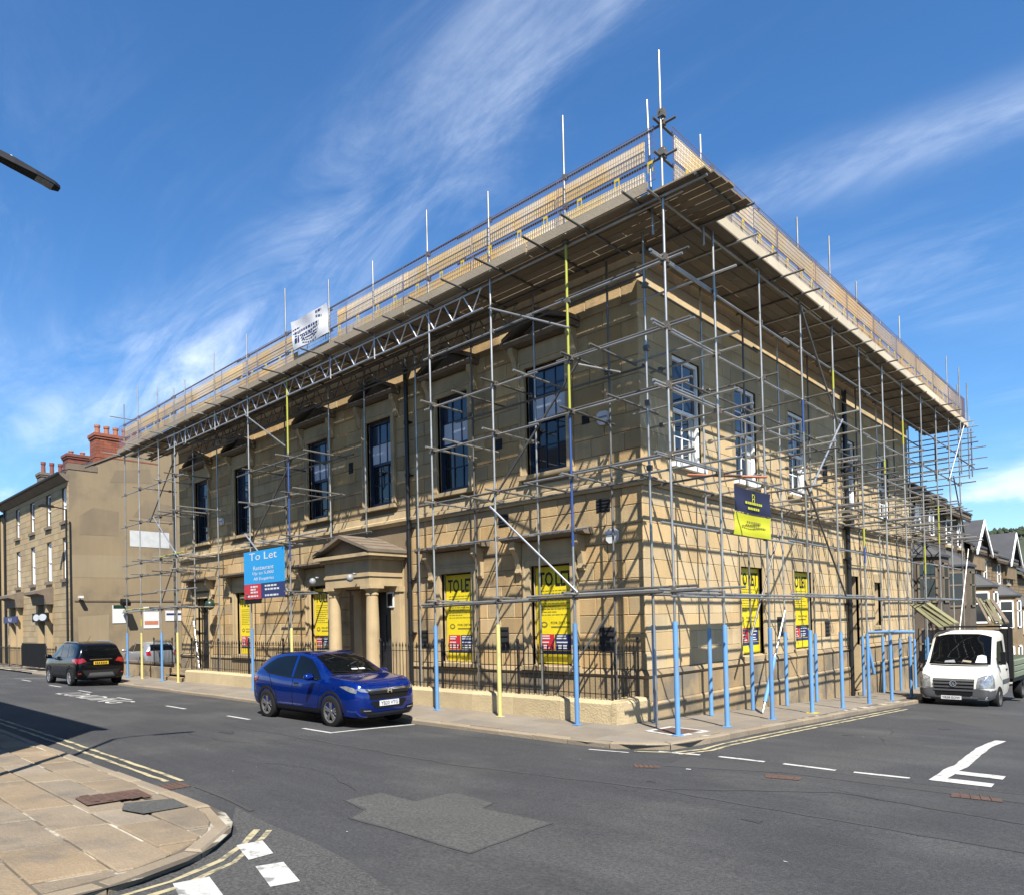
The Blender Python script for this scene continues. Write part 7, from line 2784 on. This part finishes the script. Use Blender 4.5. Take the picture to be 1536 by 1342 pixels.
# chassis, headboard and dropside bed
ch = MB()
ch.box(-2.9, 0.9, -0.45, -0.33, 0.50, 0.68)
ch.box(-2.9, 0.9, 0.33, 0.45, 0.50, 0.68)
ch.box(-2.95, 0.42, -1.02, 1.02, 0.70, 0.80)
ch.build('chassis', M['cladding'], van, world=False)
hb_ = MB()
hb_.box(0.40, 0.46, -1.04, 1.04, 0.80, 2.36)
for yy in (-0.98, 0.98):
    hb_.box(0.38, 0.48, yy-0.05, yy+0.05, 0.80, 2.42)
hb_.build('headboard', M['cladding'], van, world=False)
for sy in (1, -1):
    for i in range(3):
        ds = MB()
        z0 = 0.82+0.19*i
        ds.prism([(sy*1.02, z0), (sy*1.055, z0+0.02), (sy*1.055, z0+0.155), (sy*1.02, z0+0.18)], 0, -2.95, 0.36)
        ds.build('dropside_plank', M['dropside'], van, world=False)
    ds = MB()
    ds.box(-2.95, 0.36, min(sy*1.0, sy*1.02), max(sy*1.0, sy*1.02), 0.80, 1.40)
    ds.build('dropside', M['dropside'], van, world=False)
    mg = MB()
    mg.box(-2.0, -1.0, sy*0.62-0.0, sy*0.62+sy*0.001+0.34*(sy > 0)-(0.34 if sy < 0 else 0)*0, 0.62, 0.69) if sy > 0 else mg.box(-2.0, -1.0, -0.96, -0.62, 0.62, 0.69)
    mg.build('mudguard', M['cladding'], van, world=False)
tb_ = MB()
tb_.box(-2.99, -2.95, -1.02, 1.02, 0.80, 1.40)
tb_.build('tailboard', M['dropside'], van, world=False)
rk = MB()
for yy in (-0.95, 0.95):
    rk.tube((0.43, yy, 2.36), (0.43, yy, 2.46), 0.03, 6)
rk.tube((0.43, -1.05, 2.46), (0.43, 1.05, 2.46), 0.03, 8)
rk.build('ladder_bar', M['black_iron'], van, world=False)


def plank(name, p, q, w, t, m, label, group=None):
    """loose timber laid between two points"""
    p, q = Vector(p), Vector(q)
    L = (q-p).length
    me = MB()
    me.box(0, L, -w/2, w/2, -t/2, t/2)
    o = me.build(name, m, None)
    d = (q-p).normalized()
    o.rotation_euler = d.to_track_quat('X', 'Z').to_euler()
    o.location = p
    return tag(o, label, 'plank', group)


zr = H(3.2, 14.6)+2.46
for i, wd in enumerate(('nearest the stone wall', 'second from the stone wall', 'third from the stone wall', 'farthest from the stone wall')):
    plank('timber_plank', (1.38+0.17*i+jit(0.03), 15.3+jit(0.15), zr+0.76+jit(0.05)), (2.55+0.12*i, 13.6+0.1*i, zr-0.02+0.045*i), 0.15+jit(0.03), 0.04, M['timber_green'], 'greenish plank propped on the van cab, '+wd, 'planks resting on the van')
for i, wd in enumerate(('first', 'second', 'third', 'fourth', 'fifth')):
    plank('timber_plank', (2.90+0.10*i+jit(0.05), 17.4+jit(0.3), zr+0.90+jit(0.12)), (3.62+0.11*i+jit(0.03), 14.8+jit(0.1), zr+0.06+0.04*(i % 3)), 0.09+jit(0.03), 0.05, M['timber_green'] if i % 2 else M['weathered'], wd+' grey timber from the wall side, propped over the van headboard', 'timber over the van headboard')
# grey car farther down the side street
gc = thing('parked_car', 'pale grey car partly hidden behind the flatbed van', 'car', (5.0, 26.5, H(5, 26.5)), -math.pi/2, 'cars parked along the street')
body, bv = car_body('body', tabS, gc, M['car_silver'], [(1.22, 0.74, 0.31), (1.22, -0.74, 0.31), (-1.25, 0.74, 0.31), (-1.25, -0.74, 0.31)], 0.35)
for x, y, r in [(1.22, 0.74, 0.31), (1.22, -0.74, 0.31), (-1.25, 0.74, 0.31), (-1.25, -0.74, 0.31)]:
    wheel(gc, x, y, r, 0.2, M['rim_bright'], 5, False)
for v in 'RL':
    decal(bv, [(0.85, 0.98), (0.5, 1.22), (0.2, 1.36), (-0.1, 1.39), (-0.15, 0.98)], v, 0.006, M['car_glass'], 'side_window', gc)
    decal(bv, [(-0.2, 1.39), (-0.9, 1.37), (-1.4, 1.2), (-1.3, 1.03), (-0.2, 0.99)], v, 0.006, M['car_glass'], 'side_window', gc)
decal(bv, [(1.02, -0.60), (1.04, 0.0), (1.02, 0.60), (0.42, 0.54), (0.36, 0.0), (0.42, -0.54)], 'T', 0.006, M['car_glass'], 'windscreen', gc, 5)
for s in (1, -1):
    decal(bv, [(s*0.45, 0.68), (s*0.68, 0.68), (s*0.70, 0.78), (s*0.55, 0.78)], 'F', 0.010, M['headlamp'], 'headlight', gc)
